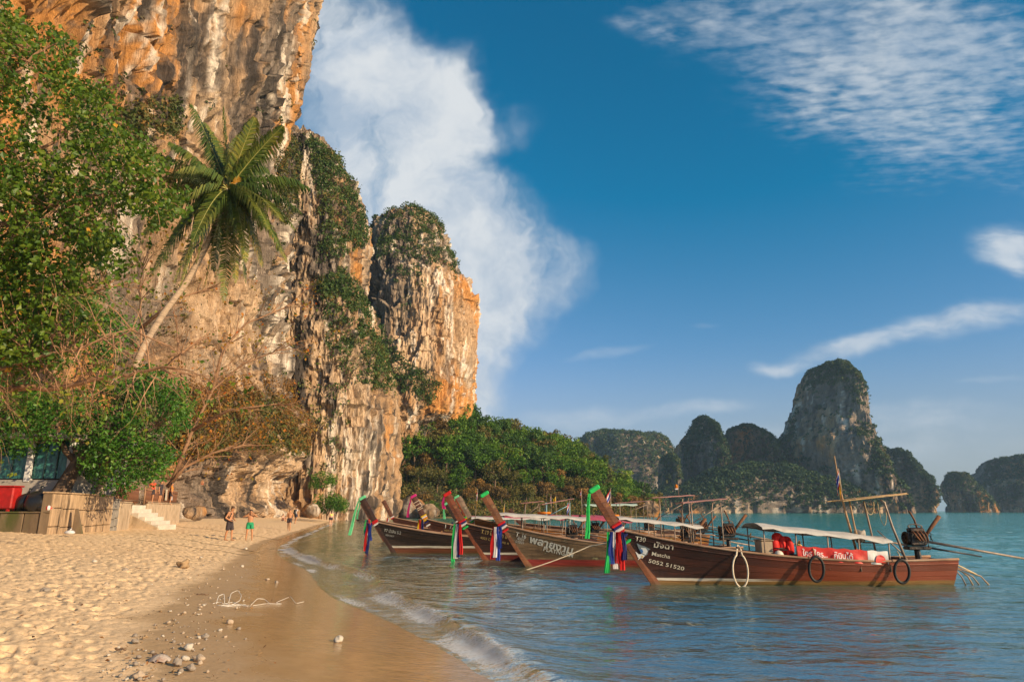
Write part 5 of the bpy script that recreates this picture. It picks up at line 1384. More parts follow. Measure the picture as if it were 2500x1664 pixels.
    def ribbon(s, p, length, w, col, lean=0.0, seed=0, folds=2.5, y=-.14):
        rnd = random.Random(seed); p = Vector(p); rows = []; ph = rnd.uniform(0, 6)
        for i in range(13):
            u = i / 12; rows.append([p + Vector((w * (j / 6 - .5) * (.55 + .55 * u) + lean * u * length + .02 * math.sin(u * 5 + ph), y + .035 * math.sin(j * folds + ph + u * 2) + .02 * math.sin(u * 6 + ph), -length * u)) for j in range(7)])
        return MB().sheet(rows, .006).build('ribbon', CL[col], s.root, True)
    def dress(s, cap=None, capr=None, scarf=(), ribs=(), seed=0):
        """cap: cloth round the prow tip; capr: ribbons from it (col, length, lean); scarf: bands at the neck; ribs: ribbons from the neck"""
        if cap:
            s.wrap(.965, .13, cap, 'cap_cloth', .04)
        for i, (c, l, lean) in enumerate(capr or []):
            p, *_ = s.prow_pt(.95, -1.05 - .1 * i); s.ribbon(p, l, .12, c, lean, seed + i, y=-.1)
        n = len(scarf)
        for i, c in enumerate(scarf): s.wrap(.10 + .085 * (i - n / 2 + .5) - .02, .075, c, 'scarf', .05 + .012 * (i % 2))
        for i, (c, l) in enumerate(ribs):
            p, *_ = s.prow_pt(.08, -.6); s.ribbon(p + Vector((-.24 + .075 * i, 0, .03)), l, .13, c, -.05 + .02 * i, seed + 10 + i, y=-.16 - .02 * (i % 2))
    def text(s, body, x, z, cap, slope=-.2, mat=None, name='lettering', off=.036, bold=.0, width=None):
        cu = bpy.data.curves.new('txt', 'FONT'); cu.body = body; cu.size = cap / .7; cu.resolution_u = 3; cu.offset = bold * cap
        o = bpy.data.objects.new('txt', cu); COL.objects.link(o)
        dg = bpy.context.evaluated_depsgraph_get(); me = bpy.data.meshes.new_from_object(o.evaluated_get(dg))
        bpy.data.objects.remove(o); bpy.data.curves.remove(cu)
        n = len(me.vertices); co = np.empty(n * 3, np.float32); me.vertices.foreach_get('co', co); co = co.reshape(-1, 3)
        if width: co[:, 0] *= width / max(1e-3, co[:, 0].max())
        ca, sa = math.cos(math.atan(slope)), math.sin(math.atan(slope))
        for i in range(n):
            tx, tz = co[i, 0], co[i, 1]; p = s.hull_at(x + tx * ca - tz * sa, z + tx * sa + tz * ca, off); co[i] = p
        me.vertices.foreach_set('co', co.ravel()); me.update(); me.name = name
        return link(name, me, mat or LET, s.root)
    def poly(s, pts, mat, name='emblem', off=.036):
        vs = [s.hull_at(x, z, off) for x, z in pts]; return MB().add(vs, [tuple(range(len(vs)))]).build(name, mat, s.root)
    def canopy(s, x0, x1, z0, z1, hw, mat, arch=.07, posts=4, name='canopy', th=.012, lip=.045, side_post=True, open_=None):
        root = s.root; rows = []; n = 11
        for i in range(13):
            u = i / 12; x = x0 + (x1 - x0) * u; z = z0 + (z1 - z0) * u + .03 * math.sin(u * 19) * .5
            r_ = [Vector((x, hw * (2 * j / n - 1), z - arch * abs(2 * j / n - 1) ** 2.2 + .006 * math.sin(j * 5 + i))) for j in range(n + 1)]
            r_ = [r_[0] + Vector((0, -.02, -lip + .025 * math.sin(i * 2.2)))] + r_ + [r_[-1] + Vector((0, .02, -lip + .025 * math.sin(i * 1.9)))]
            rows.append(r_)
        cn = MB().sheet(rows, th).build(name, mat, root, True)
        for k in range(posts):
            u = (k + .12) / (posts - .76); x = x0 + (x1 - x0) * u; z = z0 + (z1 - z0) * u - arch
            q = min(1, max(.05, x / s.L)); y = s.beam(q) * .93
            for sd in (-1, 1):
                MB().tube([(x, sd * y, s.sheer(q) - .25), (x, sd * min(hw, y + .05), z - .0)], .017, 6).build('post', STEEL, root, True)
        for sd in (-1, 1): MB().tube([(x0, sd * hw * .97, z0 - arch - .02), (x1, sd * hw * .97, z1 - arch - .02)], .016, 6).build('canopy_rail', STEEL, root, True)
        return cn
    def gantry(s, x0, x1, ztop, mat, tilt=.1, hw=.5, pipe=None, brace=True):
        """small raised roof on pipes near the stern"""
        pipe = pipe or STEEL; xm = (x0 + x1) / 2; r_ = s.root
        rows = [[Vector((x0 - .15 + (x1 - x0 + .3) * i / 6, hw * (2 * j / 4 - 1), ztop + tilt * (i / 6 - .5) + .015 * math.sin(i * 3 + j))) for j in range(5)] for i in range(7)]
        MB().sheet(rows, .03).build('small_roof', mat, r_)
        for x in (x0 + .1, x1 - .1):
            q = min(1, x / s.L)
            for sd in (-1, 1):
                y = s.beam(q) * .85; MB().tube([(x, sd * y, s.sheer(q) - .3), (x, sd * y, ztop - .35), (x + .02, sd * (y * .8), ztop - .04)], .022, 7).build('roof_post', pipe, r_, True)
        if brace: MB().tube([(x0 + .1, -.45, ztop - .75), (x1 - .1, -.45, ztop - .15)], .016, 6).build('brace', pipe, r_, True)
    def engine(s, x, z, shaft=3.2, up=.0):
        """car engine on a pivot with its long propeller tail"""
        r_ = s.root
        e = MB().box((x, 0, z), (.46, .34, .34), None, .04); e.build('engine_block', IRON, r_)
        MB().box((x + .03, 0, z + .23), (.40, .2, .12), None, .03).build('engine_head', IRON, r_)
        m = MB(); m.torus((x - .26, 0, z + .02), .15, .03, (1, 0, 0), 14, 6)
        for k in range(6): a = k * math.pi / 3; m.box((x - .26, .07 * math.cos(a), z + .02 + .07 * math.sin(a)), (.012, .05, .14), (a, 0, 0))
        m.build('fan', IRON, r_)
        m = MB()
        for k in range(4): m.tube([(x - .15 + k * .1, -.16, z + .2), (x - .13 + k * .1, -.25, z + .1), (x - .02 + k * .07, -.24, z - .04)], .024, 6)
        m.build('manifold', pm('rust_iron', (.16, .07, .035), .7, .4, 9, .5, .2, .2), r_, True)
        m = MB(); rnd = random.Random(int(x * 50))
        for k in range(9):
            a = Vector((x + rnd.uniform(-.25, .3), rnd.uniform(-.22, .1), z + rnd.uniform(-.1, .3))); b = a + Vector((rnd.uniform(-.25, .25), rnd.uniform(-.1, .1), rnd.uniform(-.25, .15)))
            m.tube([a, (a + b) / 2 + Vector((0, -.06, .08)), b], .012, 5)
        m.build('hose', RUBBER, r_, True)
        MB().torus((x + .02, -.02, z + .32), .11, .018, (.3, 1, .1), 16, 6, 1.5, .5).build('handle_loop', STEEL, r_, True)
        MB().box((x + .02, 0, z - .23), (.62, .28, .09), None, .02).build('engine_mount', IRON, r_)
        MB().tube([(x, 0, z - .25), (x + .02, 0, s.sheer(1) - .1)], [.07, .09], 8).build('pivot', IRON, r_)
        MB().tube([(x - .25, 0, z - .16), (x - .6, -.02, z - .10), (x - 1.45, -.03, z - .09)], [.035, .022, .016], 7).build('tiller', STEEL, r_, True)
        MB().tube([(x + .25, 0, z - .06), (x + .25 + shaft, .05, z - .06 - .17 * shaft + up)], [.035, .024], 8).build('tail_shaft', STEEL, r_, True)
        MB().tube([(x + .3, .0, z - .22), (x + .25 + shaft * .45, .03, z - .2 - .17 * shaft * .45)], [.03, .02], 6).build('shaft_brace', IRON, r_, True)
        px_ = Vector((x + .25 + shaft, .05, z - .06 - .17 * shaft + up)); m = MB().tube([px_, px_ + Vector((.12, 0, -.02))], .04, 8)
        for k in range(3): a = k * 2.094; m.box(px_ + Vector((.07, .09 * math.cos(a), .09 * math.sin(a))), (.03, .09, .17), (a, .5, 0))
        m.build('propeller', pm('brass', (.35, .22, .07), .4, .3, 6, 0, .5, .8), r_)
        MB().tube([(x + .18, -.04, z - .02), (x + .42, -.06, z + .28), (x + .68, -.08, z + .58)], [.035, .05, .055], 8).build('exhaust_pipe', pm('rust_iron', (.16, .07, .035)), r_, True)
        MB().tube([(x + .1, .03, z + .28), (x + .06, .03, z + .48), (x - .02, .03, z + .66), (x - .06, .03, z + .72)], .024, 7).build('air_pipe', pm('rust_iron', (.16, .07, .035)), r_, True)

def px_scale(px, py):
    p = gr(px, py); return p, FPX / (p.y * _c + (p.z - CAMZ) * _s)
FLAGPOLE = pm('flag_pole', (.36, .28, .2), .6, .2, 5)
def thai_flag(label, pos, h, fw, fh, seed, lean=0.0, droop=.6, second=None, both=False):
    """pole with a drooping five-stripe flag"""
    t = thing('flag', label, 'flag', pos); rnd = random.Random(seed)
    MB().tube([(0, 0, 0), (lean * h * .5, 0, h * .5), (lean * h, 0, h)], [.02, .016, .011], 6).build('pole', FLAGPOLE, t, True)
    def cloth(z, stripes, w, hh, d):
        tot = sum(k for _, k in stripes); acc = 0
        for c, k in stripes:
            P = []
            for i in range(3):
                v = (acc + k * i / 2) / tot; P.append([Vector((lean * z - (w * u * (1 - d * .55)), .05 * math.sin(u * 7 + seed) * u, z - hh * v - d * w * u * (.9 + .15 * math.sin(v * 5 + seed)))) for u in np.linspace(0, 1, 8)])
            MB().sheet(P, .004).build('stripe' if len(stripes) > 1 else 'cloth', CL[c], t, True); acc += k
    if second != 'only': cloth(h * .98, [('red', 1), ('white', 1), ('blue', 2), ('white', 1), ('red', 1)], fw, fh, droop)
    if second: cloth(h * (.98 if second == 'only' else .72), [('yellow', 1)], fw * .8, fh * .9, droop * 1.3)
    return t

# ---- 1: the near boat with the shark
p, k = px_scale(1600, 1430)
W30 = paint_wood('hull_mahogany', (.05, .014, .007), (.10, .025, .011), wl=(.10, .165, 2.3), bottom=(.12, (.28, .14, .035)), red=(1.6, 4.5, (.20, .035, .010)))  # dark bow and red midships carry the hull's shade and sunlight as colour
b = Boat('dark red longtail boat lettered Matcha with white canopy, nearest the camera', (p.x, p.y + .45, 0), W30, L=7.75, rz=R(1.5), prow_mat=paint_wood('prow_umber', (.17, .05, .014), (.27, .085, .025)))
T30 = b
def X3(px): return (px - 1600) / 96.0
def Z3(py): return (1430 - py) / 96.0
b.dress('green', [('green', 1.15, -.1)], ['green', 'navy', 'red', 'white', 'navy', 'red'], [('green', 1.02), ('blue', .8), ('white', .92), ('red', .78), ('red', .95), ('navy', .7)], 5)
b.text('T30', X3(1560), Z3(1325), .115, -.13, bold=.02); b.text('มัจฉา', X3(1603), Z3(1340), .13, -.13, bold=.02, width=.5)
b.text('Matcha', X3(1599), Z3(1360), .095, -.17, bold=.012, width=.47); b.text('5052 51520', X3(1591), Z3(1377), .092, -.22, bold=.012, width=.92)
SH = pm('shark_white', (.62, .62, .58), .7, .1, 9); SB = pm('shark_blue', (.05, .14, .30), .7, .15, 9); SG = pm('shark_grey', (.16, .19, .20), .7, .2, 9); SY = pm('shark_ochre', (.55, .36, .08), .7, .15, 9)
def pp(L, m, nm='shark_emblem', off=.036): b.poly([(X3(x), Z3(y)) for x, y in L], m, nm, off)
pp([(1564, 1331), (1574, 1336), (1582, 1338), (1597, 1345), (1592, 1348), (1590, 1358), (1584, 1362), (1576, 1358), (1570, 1347)], SG)
pp([(1575, 1342), (1586, 1343), (1590, 1350), (1586, 1359), (1579, 1356), (1573, 1348)], SH, off=.040); pp([(1571, 1346), (1577, 1345), (1580, 1352), (1575, 1356)], SB, off=.043)
pp([(1576, 1357), (1584, 1361), (1578, 1368), (1567, 1366), (1561, 1351), (1569, 1358)], SH, off=.039); pp([(1574, 1362), (1580, 1362), (1577, 1368)], SY, off=.044); pp([(1570, 1365), (1566, 1372), (1574, 1366)], SH, off=.039)
b.canopy(X3(1862), X3(2182), Z3(1283), Z3(1316), .74, TARPW, arch=.10, posts=5)
def tarp_banner():
    r_ = b.root; x0, x1 = X3(1946), X3(2166); rows = []; N = 40
    def P(u, v):
        x = x0 + (x1 - x0) * u; q = x / b.L; y = -b.beam(q) * .97 - .02; zt = Z3(1336) + (Z3(1349) - Z3(1336)) * u + .012 * math.sin(u * 40); zb = b.sheer(q) - .06
        return Vector((x, y - .03 * math.sin(u * 31 + v * 3) * (1 - v) - .02 * v, zb + (zt - zb) * v))
    red = pm('banner_red', (.52, .028, .022), .5, .15, 4, .5, .3, dirt=(.60, .14, .10)); wh = pm('banner_white', (.60, .57, .53), .6, .1, 4, .4)
    f = .765
    MB().sheet([[P(f * i / 30, v) for v in np.linspace(1, 0, 7)] for i in range(31)], .006).build('banner', red, r_, True)
    MB().sheet([[P(f + .003 + (1 - f) * i / 10, v) for v in np.linspace(1, 0, 7)] for i in range(11)], .006).build('banner_end', wh, r_, True)
    D = [P(f + (1 - f) * (.60 + .27 * math.cos(a)), max(.0, min(1, .12 + .62 * math.sin(a)))) + Vector((0, -.03, 0)) for a in np.linspace(0, math.pi, 18)]
    MB().add(D, [tuple(range(len(D)))]).build('banner_disc', red, r_)
    def txt(body, u0, wid, v0, cap):
        cu = bpy.data.curves.new('txt', 'FONT'); cu.body = body; cu.size = 1; cu.offset = .02; o = bpy.data.objects.new('txt', cu); COL.objects.link(o)
        me = bpy.data.meshes.new_from_object(o.evaluated_get(bpy.context.evaluated_depsgraph_get())); bpy.data.objects.remove(o); bpy.data.curves.remove(cu)
        xm = max(v.co.x for v in me.vertices)
        for v in me.vertices: v.co = P(u0 + wid * v.co.x / xm, v0 + cap * v.co.y) + Vector((0, -.022, 0))
        me.update(); link('banner_lettering', me, CL['white'], r_)
    txt('ใคร ใคร...', .055, .27, .30, .62); txt('ก็บินได้', .385, .21, .28, .58)
tarp_banner()
def fender_tyre(label, px, py, rx, rz_):
    x, z = X3(px), Z3(py); q = x / b.L; p0 = b.root.matrix_basis @ Vector((x, -b.beam(q) - .16, z))
    t = thing('tyre_fender', label, 'tyre', p0, R(1.5)); rr = rx / 96
    MB().torus((0, 0, 0), rr, .038, (.12, 1, .15), 26, 8, 1.0, rz_ / rx).build('tyre', RUBBER, t, True)
    MB().tube([(0, .0, rr * rz_ / rx), (.02, .06, rr * rz_ / rx + .12), (.03, .16, rr * rz_ / rx + .2)], .012, 6).build('hanging_rope', ROPE, t, True)
fender_tyre('thin black tyre hung over the side under the red banner', 1981, 1388, 17, 29)
fender_tyre('thin black tyre hung over the side near the stern of the red boat', 2189, 1394, 17, 27)
def rope_loop():
    x, z = X3(1806), Z3(1345); q = x / b.L; p0 = b.root.matrix_basis @ Vector((x, -b.beam(q) - .05, z + .06))
    t = thing('rope_fender', 'long pale rope loop hanging down the side of the red boat', 'rope', p0)
    P = [(.0, .02, .06), (-.05, -.04, -.06)] + [(-.02 + .19 * math.sin(a) * (1 if a < 3.14 else 1), -.10, -.56 + .40 * math.cos(a)) for a in np.linspace(5.9, .38, 30)] + [(.05, -.04, -.06), (.0, .02, .06)]
    MB().tube(P, .022, 7).build('loop', ROPEW, t, True); MB().torus((0, -.02, .0), .05, .02, (0, 0, 1), 12, 6).build('lashing', STEEL, t, True)
rope_loop()
def T3(x, y, z): return b.root.matrix_basis @ Vector((x, y, z))
# mast, small bamboo roof, stern pole, loops
r_ = b.root
MB().tube([(X3(2101), .1, Z3(1112)), (X3(2105), .08, Z3(1190)), (X3(2112), .05, Z3(1260)), (X3(2126), .0, Z3(1352))], [.018, .024, .03, .034], 8).build('mast', BAMBOO, r_, True)
MB().tube([(X3(2113), -.2, Z3(1228)), (X3(2118), -.2, Z3(1290)), (X3(2128), -.2, Z3(1352))], [.022, .025, .028], 8).build('roof_post', BAMBOO, r_, True)
for j in range(7):
    y = -.42 + j * .14; MB().box(((X3(2085) + X3(2250)) / 2 + .04 * (j % 3), y, (Z3(1228) + Z3(1212)) / 2), (1.78 - .1 * (j % 2), .12, .02), (.05 * (j % 2), -.105, 0)).build('roof_slat', pm('roof_slat_wood', (.40, .26, .11), .7, .35, 5, .3), r_)
MB().tube([(X3(2075), -.3, Z3(1229)), (X3(2256), -.34, Z3(1209))], .014, 6).build('roof_pole', BAMBOO, r_, True)
MB().tube([(X3(2186), -.35, Z3(1226)), (X3(2194), -.36, Z3(1232)), (X3(2198), -.38, Z3(1255)), (X3(2203), -.42, Z3(1290)), (X3(2222), -.55, Z3(1378))], [.026, .026, .028, .032, .034], 8).build('roof_post', STEEL, r_, True)
MB().tube([(X3(2178), .35, Z3(1228)), (X3(2200), .42, Z3(1378))], .026, 7).build('roof_post', STEEL, r_, True)
MB().tube([(X3(2160), -.5, Z3(1300)), (X3(2212), -.5, Z3(1352)), (X3(2232), -.5, Z3(1376))], .016, 6).build('brace', STEEL, r_, True)
for (x0, x1, yb) in ((2146, 2170, 1262), (2180, 2200, 1288)):
    P = [(X3(x0 + (x1 - x0) * (.5 - .5 * math.cos(a))), -.3, Z3(1230) - (Z3(1230) - Z3(yb)) * math.sin(a)) for a in np.linspace(0, math.pi, 16)]; MB().tube(P, .009, 5).build('rope_bight', ROPE, r_, True)
b.engine(X3(2282), Z3(1322), 3.3)
rnd = random.Random(4)
for i, (dx, l) in enumerate([(0, .9), (.06, .6), (-.05, .5), (.1, 1.1)]):
    x = X3(2340) + dx; MB().tube([(x - .2, -.3 + .1 * i, Z3(1375)), (x + .15, -.34, Z3(1392)), (x + l * .6, -.36, Z3(1410)), (x + l * .8, -.36, Z3(1435))], [.02, .018, .018, .02], 6).build('stern_pole', BAMBOO if i % 2 else STEEL, r_, True)
MB().tube([(X3(2200), -.62, Z3(1378)), (X3(2280), -.6, Z3(1371)), (X3(2330), -.5, Z3(1372)), (X3(2400), -.4, Z3(1405))], .018, 6).build('stern_rope', ROPE, r_, True)
# cargo aboard
def jacket(label, px, py, s, seed):
    x, z = X3(px), Z3(py); t = thing('life_jacket', label, 'life jacket', T3(x, -.42, z), .2 * seed); m = pm('jacket_red', (.55, .02, .015), .6, .15, 5, .4, .2); dk = pm('jacket_black', (.03, .02, .02), .7, .2)
    for sd in (-1, 1): MB().ellip((sd * .09 * s, 0, 0), (.10 * s, .07 * s, .24 * s), 10, 8).build('panel', m, t, True)
    MB().ellip((0, .05, .2 * s), (.14 * s, .06 * s, .1 * s), 10, 6).build('collar', m, t, True); MB().torus((0, 0, -.04), .16 * s, .018, (0, 0, 1), 14, 5, 1.2, .55).build('strap', dk, t, True)
jacket('upright red life jacket beside the beige box on the near boat', 1912, 1338, 1.15, 1); jacket('second red life jacket leaning right of the first on the near boat', 1930, 1342, 1.0, -2); jacket('red life jacket lowest in the pile on the near boat', 1938, 1352, .8, 4)
t = thing('storage_box', 'beige box beside the red life jackets on the near boat', 'box', T3(X3(1879), -.3, Z3(1363)), .05); MB().box((0, 0, .2), (.34, .4, .40), None, .03).build('body', pm('beige_box', (.33, .25, .17), .7, .2, 4, .3), t); MB().box((0, 0, .415), (.37, .43, .035), None, .01).build('lid', pm('beige_lid', (.25, .19, .13), .7, .2, 4), t)
t = thing('hard_hat', 'cream round float lying by the red life jackets', 'float', T3(X3(1905), -.55, Z3(1358))); MB().ellip((0, 0, 0), (.12, .1, .12), 14, 9).build('float', pm('cream_float', (.55, .50, .42), .6, .1, 4), t, True)
t.name = 'float_buoy'
t = thing('grey_cloth', 'grey cloth bundle hanging by the mast of the near boat', 'cloth', T3(X3(2132), -.15, Z3(1300)))
rows = [[Vector((.13 * math.cos(a) * (1 - .35 * i / 8) + .03 * math.sin(3 * a + i), .10 * math.sin(a) * (1 - .3 * i / 8), -.3 * i / 8 + .02 * math.sin(5 * a))) for a in np.linspace(0, 6.283, 19)] for i in range(9)]
MB().sheet(rows, .008).build('cloth', pm('grey_rag', (.30, .27, .23), .9, .3, 7, .6), t, True)
fl = thai_flag('striped flag above a yellow one on the mast of the near boat', T3(X3(2103), -.03, Z3(1205)), .62, .30, .34, 3, -.02, 1.2, second='y')

# ---- 2: the boat named Playngam
p, k = px_scale(1285, 1385); SCL = k
W16 = paint_wood('hull_grey_oak', (.20, .125, .065), (.34, .22, .115), bottom=(.24, (.26, .028, .02)))
b = Boat('weathered grey-brown longtail boat lettered Playngam, second nearest', (p.x, p.y + .45, 0), W16, L=7.3, rz=R(2.5), prow_mat=paint_wood('prow_oak', (.24, .085, .03), (.36, .15, .06)))
def X2(px): return (px - 1285) / SCL
def Z2(py): return (1385 - py) / SCL
b.dress('green', [], ['red', 'white', 'navy', 'red'], [('red', 1.05), ('white', 1.0), ('blue', 1.1), ('blue', .7)], 15)
b.text('T. 16', X2(1258), Z2(1312), .15, -.22, LETW, bold=.02, width=.36); b.text('4003', X2(1262), Z2(1320), .085, -.2, LETW, width=.24); b.text('02031', X2(1258), Z2(1327), .085, -.2, LETW, width=.28)
b.text('พลายงาม', X2(1291), Z2(1326), .23, -.26, LETW, bold=.04, width=1.5); b.text('PLAYNGAM', X2(1326), Z2(1346), .15, -.22, LETW, bold=.02, width=1.02)
b.canopy(X2(1512), X2(1722), Z2(1264), Z2(1285), .72, TARPW, posts=4); b.gantry(X2(1690), X2(1782), Z2(1227), ROOFP, .14)
def canopy_text(bt, body, x0, x1, z0, z1, mat, cap, y=-.76):
    cu = bpy.data.curves.new('txt', 'FONT'); cu.body = body; o = bpy.data.objects.new('txt', cu); COL.objects.link(o)
    me = bpy.data.meshes.new_from_object(o.evaluated_get(bpy.context.evaluated_depsgraph_get())); bpy.data.objects.remove(o); bpy.data.curves.remove(cu)
    xm = max(v.co.x for v in me.vertices)
    for v in me.vertices: u = v.co.x / xm; v.co = Vector((x0 + (x1 - x0) * u, y, z0 + (z1 - z0) * u + cap * v.co.y))
    me.update(); link('lettering', me, mat, bt.root)
b.engine(X2(1800), Z2(1302), 2.2); BOAT16 = b

# ---- 3: T.19
p, k = px_scale(1180, 1371); SCL = k
W19 = paint_wood('hull_dark_teak', (.055, .022, .012), (.11, .04, .02), wl=(.24, .32, 1.8), bottom=(.23, (.16, .022, .015)))
b = Boat('dark longtail boat with red-capped prow and ochre lettering T.19', (p.x, p.y + .45, 0), W19, L=8.0, rz=R(2), prow_mat=paint_wood('prow_teak', (.24, .06, .02), (.36, .10, .035)), hb=.84)
b.dress('red', [('pink', .45, .02)], ['green', 'white', 'navy', 'red'], [('green', 1.5), ('white', 1.25), ('navy', 1.2), ('red', 1.1)], 25)
b.text('T.19 โกศวา ก ย', (1172 - 1180) / SCL, (1371 - 1304) / SCL, .15, -.2, LETY, bold=.015, width=1.0); b.text('4003 CHOT ก กข ค', (1170 - 1180) / SCL, (1371 - 1317) / SCL, .09, -.2, LETY, width=1.1)
b.canopy((1215 - 1180) / SCL, (1335 - 1180) / SCL + 1.6, (1371 - 1255) / SCL, (1371 - 1266) / SCL, .72, TARPW, posts=5); b.gantry((1612 - 1180) / SCL, (1700 - 1180) / SCL, (1371 - 1216) / SCL, ROOFP, .1); b.engine(7.9, .98, 2.6); BOAT19 = b
lamp_p = b.root.matrix_basis @ Vector(((1678 - 1180) / SCL, 0, (1371 - 1212) / SCL))
t = thing('signal_lamp', 'orange lamp on a thin pole above a small pink roof', 'lamp', lamp_p); MB().tube([(0, 0, -.05), (0, 0, .55)], .012, 6).build('pole', STEEL, t, True); MB().ellip((-.08, 0, .34), (.06, .06, .1), 10, 8).build('lamp', CL['orange'], t, True); MB().box((-.08, 0, .25), (.1, .1, .05)).build('lamp_base', CL['white'], t)

# ---- 4: leftmost dark boat
p, k = px_scale(953, 1352); SCL = k
W07 = paint_wood('hull_black_teak', (.038, .022, .014), (.085, .045, .025), wl=(.25, .34, 3.2), bottom=(.25, (.16, .05, .02)))
b = Boat('dark brown longtail boat with mint ribbon, leftmost of the front row', (p.x, p.y + .45, 0), W07, L=8.2, rz=R(3), prow_mat=paint_wood('prow_dark', (.055, .022, .012), (.10, .035, .018)))
b.dress('mint', [('mint', 1.5, -.24)], ['white', 'red', 'red'], [('red', 1.2), ('navy', 1.35), ('blue', .75)], 35)
b.text('T7 บัวสิน 5.2', (931 - 953) / SCL, (1352 - 1299) / SCL, .13, -.16, LETW, bold=.01, width=.78); b.text('4003 CHOT', (935 - 953) / SCL, (1352 - 1309) / SCL, .07, -.16, LETW, width=.4)
for i in range(8):
    x = 2.2 + i * .62; q = x / b.L; y = b.beam(q) * .8; MB().box((x, -y, b.sheer(q) - .02), (.06, .07, .16)).build('side_block', DECK, b.root)
b.engine(8.1, .95, 2.6)

# ---- 5: T 12
p = at(1075, 1300, 36.5); W12 = paint_wood('hull_red_teak', (.10, .03, .015), (.19, .06, .028), bottom=(.22, (.16, .05, .02)))
b = Boat('reddish longtail boat lettered T 12 with pink cap and rope-bound prow', (p.x, 36.5, 0), W12, L=8.0, rz=R(2), hb=.9, prow_mat=paint_wood('prow_rope', (.13, .05, .03), (.22, .09, .05)))
b.dress('pink', [('pink', .95, -.12)], ['white', 'navy', 'yellow', 'orange', 'white', 'yellow'], [('yellow', 1.0), ('red', .9), ('yellow', 1.2), ('navy', 1.15)], 45)
for f in (.8, .72, .62, .56): b.wrap(f, .028, ROPEW, 'rope_binding', .03)
b.text('T 12', .18, 1.0, .24, -.12, LETW, bold=.02, width=.55); b.text('4003 02031 ก', .2, .84, .09, -.12, LETY, width=.7); b.canopy(1.6, 5.6, 1.55, 1.5, .72, TARPW, posts=4)
MB().ellip((.75, -.72, .62), (.16, .1, .18), 10, 8).build('float', CL['red'], b.root, True); b.engine(8.0, .95, 2.4)
# ---- 6, 7: two boats far left
p = at(938, 1290, 43.5); b = Boat('brown longtail boat with mint cap, behind the leftmost boat', (p.x, 43.5, 0), W07, L=8.0, rz=R(4), detail=False, hb=.8, prow_mat=paint_wood('prow_red', (.12, .04, .02), (.2, .07, .03)))
b.dress('mint', [('mint', .95, -.08)], ['green', 'white', 'red'], [('green', .8), ('navy', .95), ('white', .9), ('red', .6)], 55)
p = at(985, 1283, 50); b = Boat('brown longtail boat with bare prow, farthest left behind two others', (p.x, 50, 0), W12, L=9.0, rz=R(4), detail=False, hb=.85, prow_mat=paint_wood('prow_bare', (.14, .05, .025), (.24, .09, .04)))
b.dress(None, [], ['red', 'white'], [('red', .9), ('white', .8)], 65)
# ---- 8..10: boats massed behind with pink canopies
WOR = paint_wood('hull_orange', (.34, .13, .03), (.48, .20, .05), bottom=(.2, (.2, .05, .02)))
p = at(1152, 1290, 40); b = Boat('dark longtail boat with mint-tipped prow among the pink canopies', (p.x, 40, 0), W07, L=8.5, rz=R(3), detail=False, hb=.72)
b.dress('mint', [('mint', .75, -.02)], ['red', 'white'], [('navy', .5)], 75); b.canopy(-.2, 2.6, 1.55, 1.5, .72, TARPP, posts=3); b.gantry(2.9, 3.9, 2.3, ROOFP, .12); b.engine(8.4, .95, 2.2)
p = at(1172, 1290, 42.5); b = Boat('longtail boat with orange prow and mint ribbon among the pink canopies', (p.x, 42.5, 0), WOR, L=10.5, rz=R(3), detail=False, hb=.95, prow_mat=paint_wood('prow_orange', (.36, .07, .02), (.5, .12, .03)))
b.dress('mint', [('mint', 1.0, -.06)], ['yellow', 'green'], [], 85); b.canopy(4.0, 8.0, 1.6, 1.55, .75, TARPP, posts=4); b.gantry(8.3, 10.2, 2.35, ROOFP, .15); b.engine(10.3, .95, 2.2)
p = at(1188, 1292, 36.8); b = Boat('orange longtail boat with bare grey prow and two pink canopies', (p.x, 36.8, 0), WOR, L=11.5, rz=R(2.5), detail=False, hb=.85, prow_mat=paint_wood('prow_grey', (.26, .17, .11), (.36, .25, .17)))
b.dress(None, [], ['green', 'white', 'yellow'], [], 95); b.canopy(.9, 4.1, 1.68, 1.6, .78, TARPP, posts=3, arch=.16); b.canopy(4.9, 7.5, 1.62, 1.45, .78, TARPP, posts=3, arch=.16)
b.gantry(3.0, 4.4, 2.3, ROOFP, .3, pipe=pm('blue_pipe', (.22, .42, .5), .5, .2, 5)); b.engine(11.4, 1.0, 2.2)
for x in (4.6, 7.2): t = thing('ring_buoy', 'orange ring buoy lying on the %s pink canopy' % ('left-hand' if x < 5 else 'right-hand'), 'buoy', b.root.matrix_basis @ Vector((x - (1.6 if x < 5 else .6), -.1, 1.74 if x < 5 else 1.6))); MB().torus((0, 0, 0), .3, .06, (0, 0, 1), 20, 8).build('ring', CL['orange'], t, True)
p = at(1300, 1290, 46); b = Boat('longtail boat with a pale mint canopy, farthest back on the right', (p.x, 46, 0), W12, L=10, rz=R(3), detail=False, hb=.5)
b.canopy(3.4, 6.8, 2.25, 2.3, .75, pm('tarp_mint', (.40, .50, .42), .7, .15, 3), posts=4, arch=.08); b.engine(9.8, 1.2, 2.2)
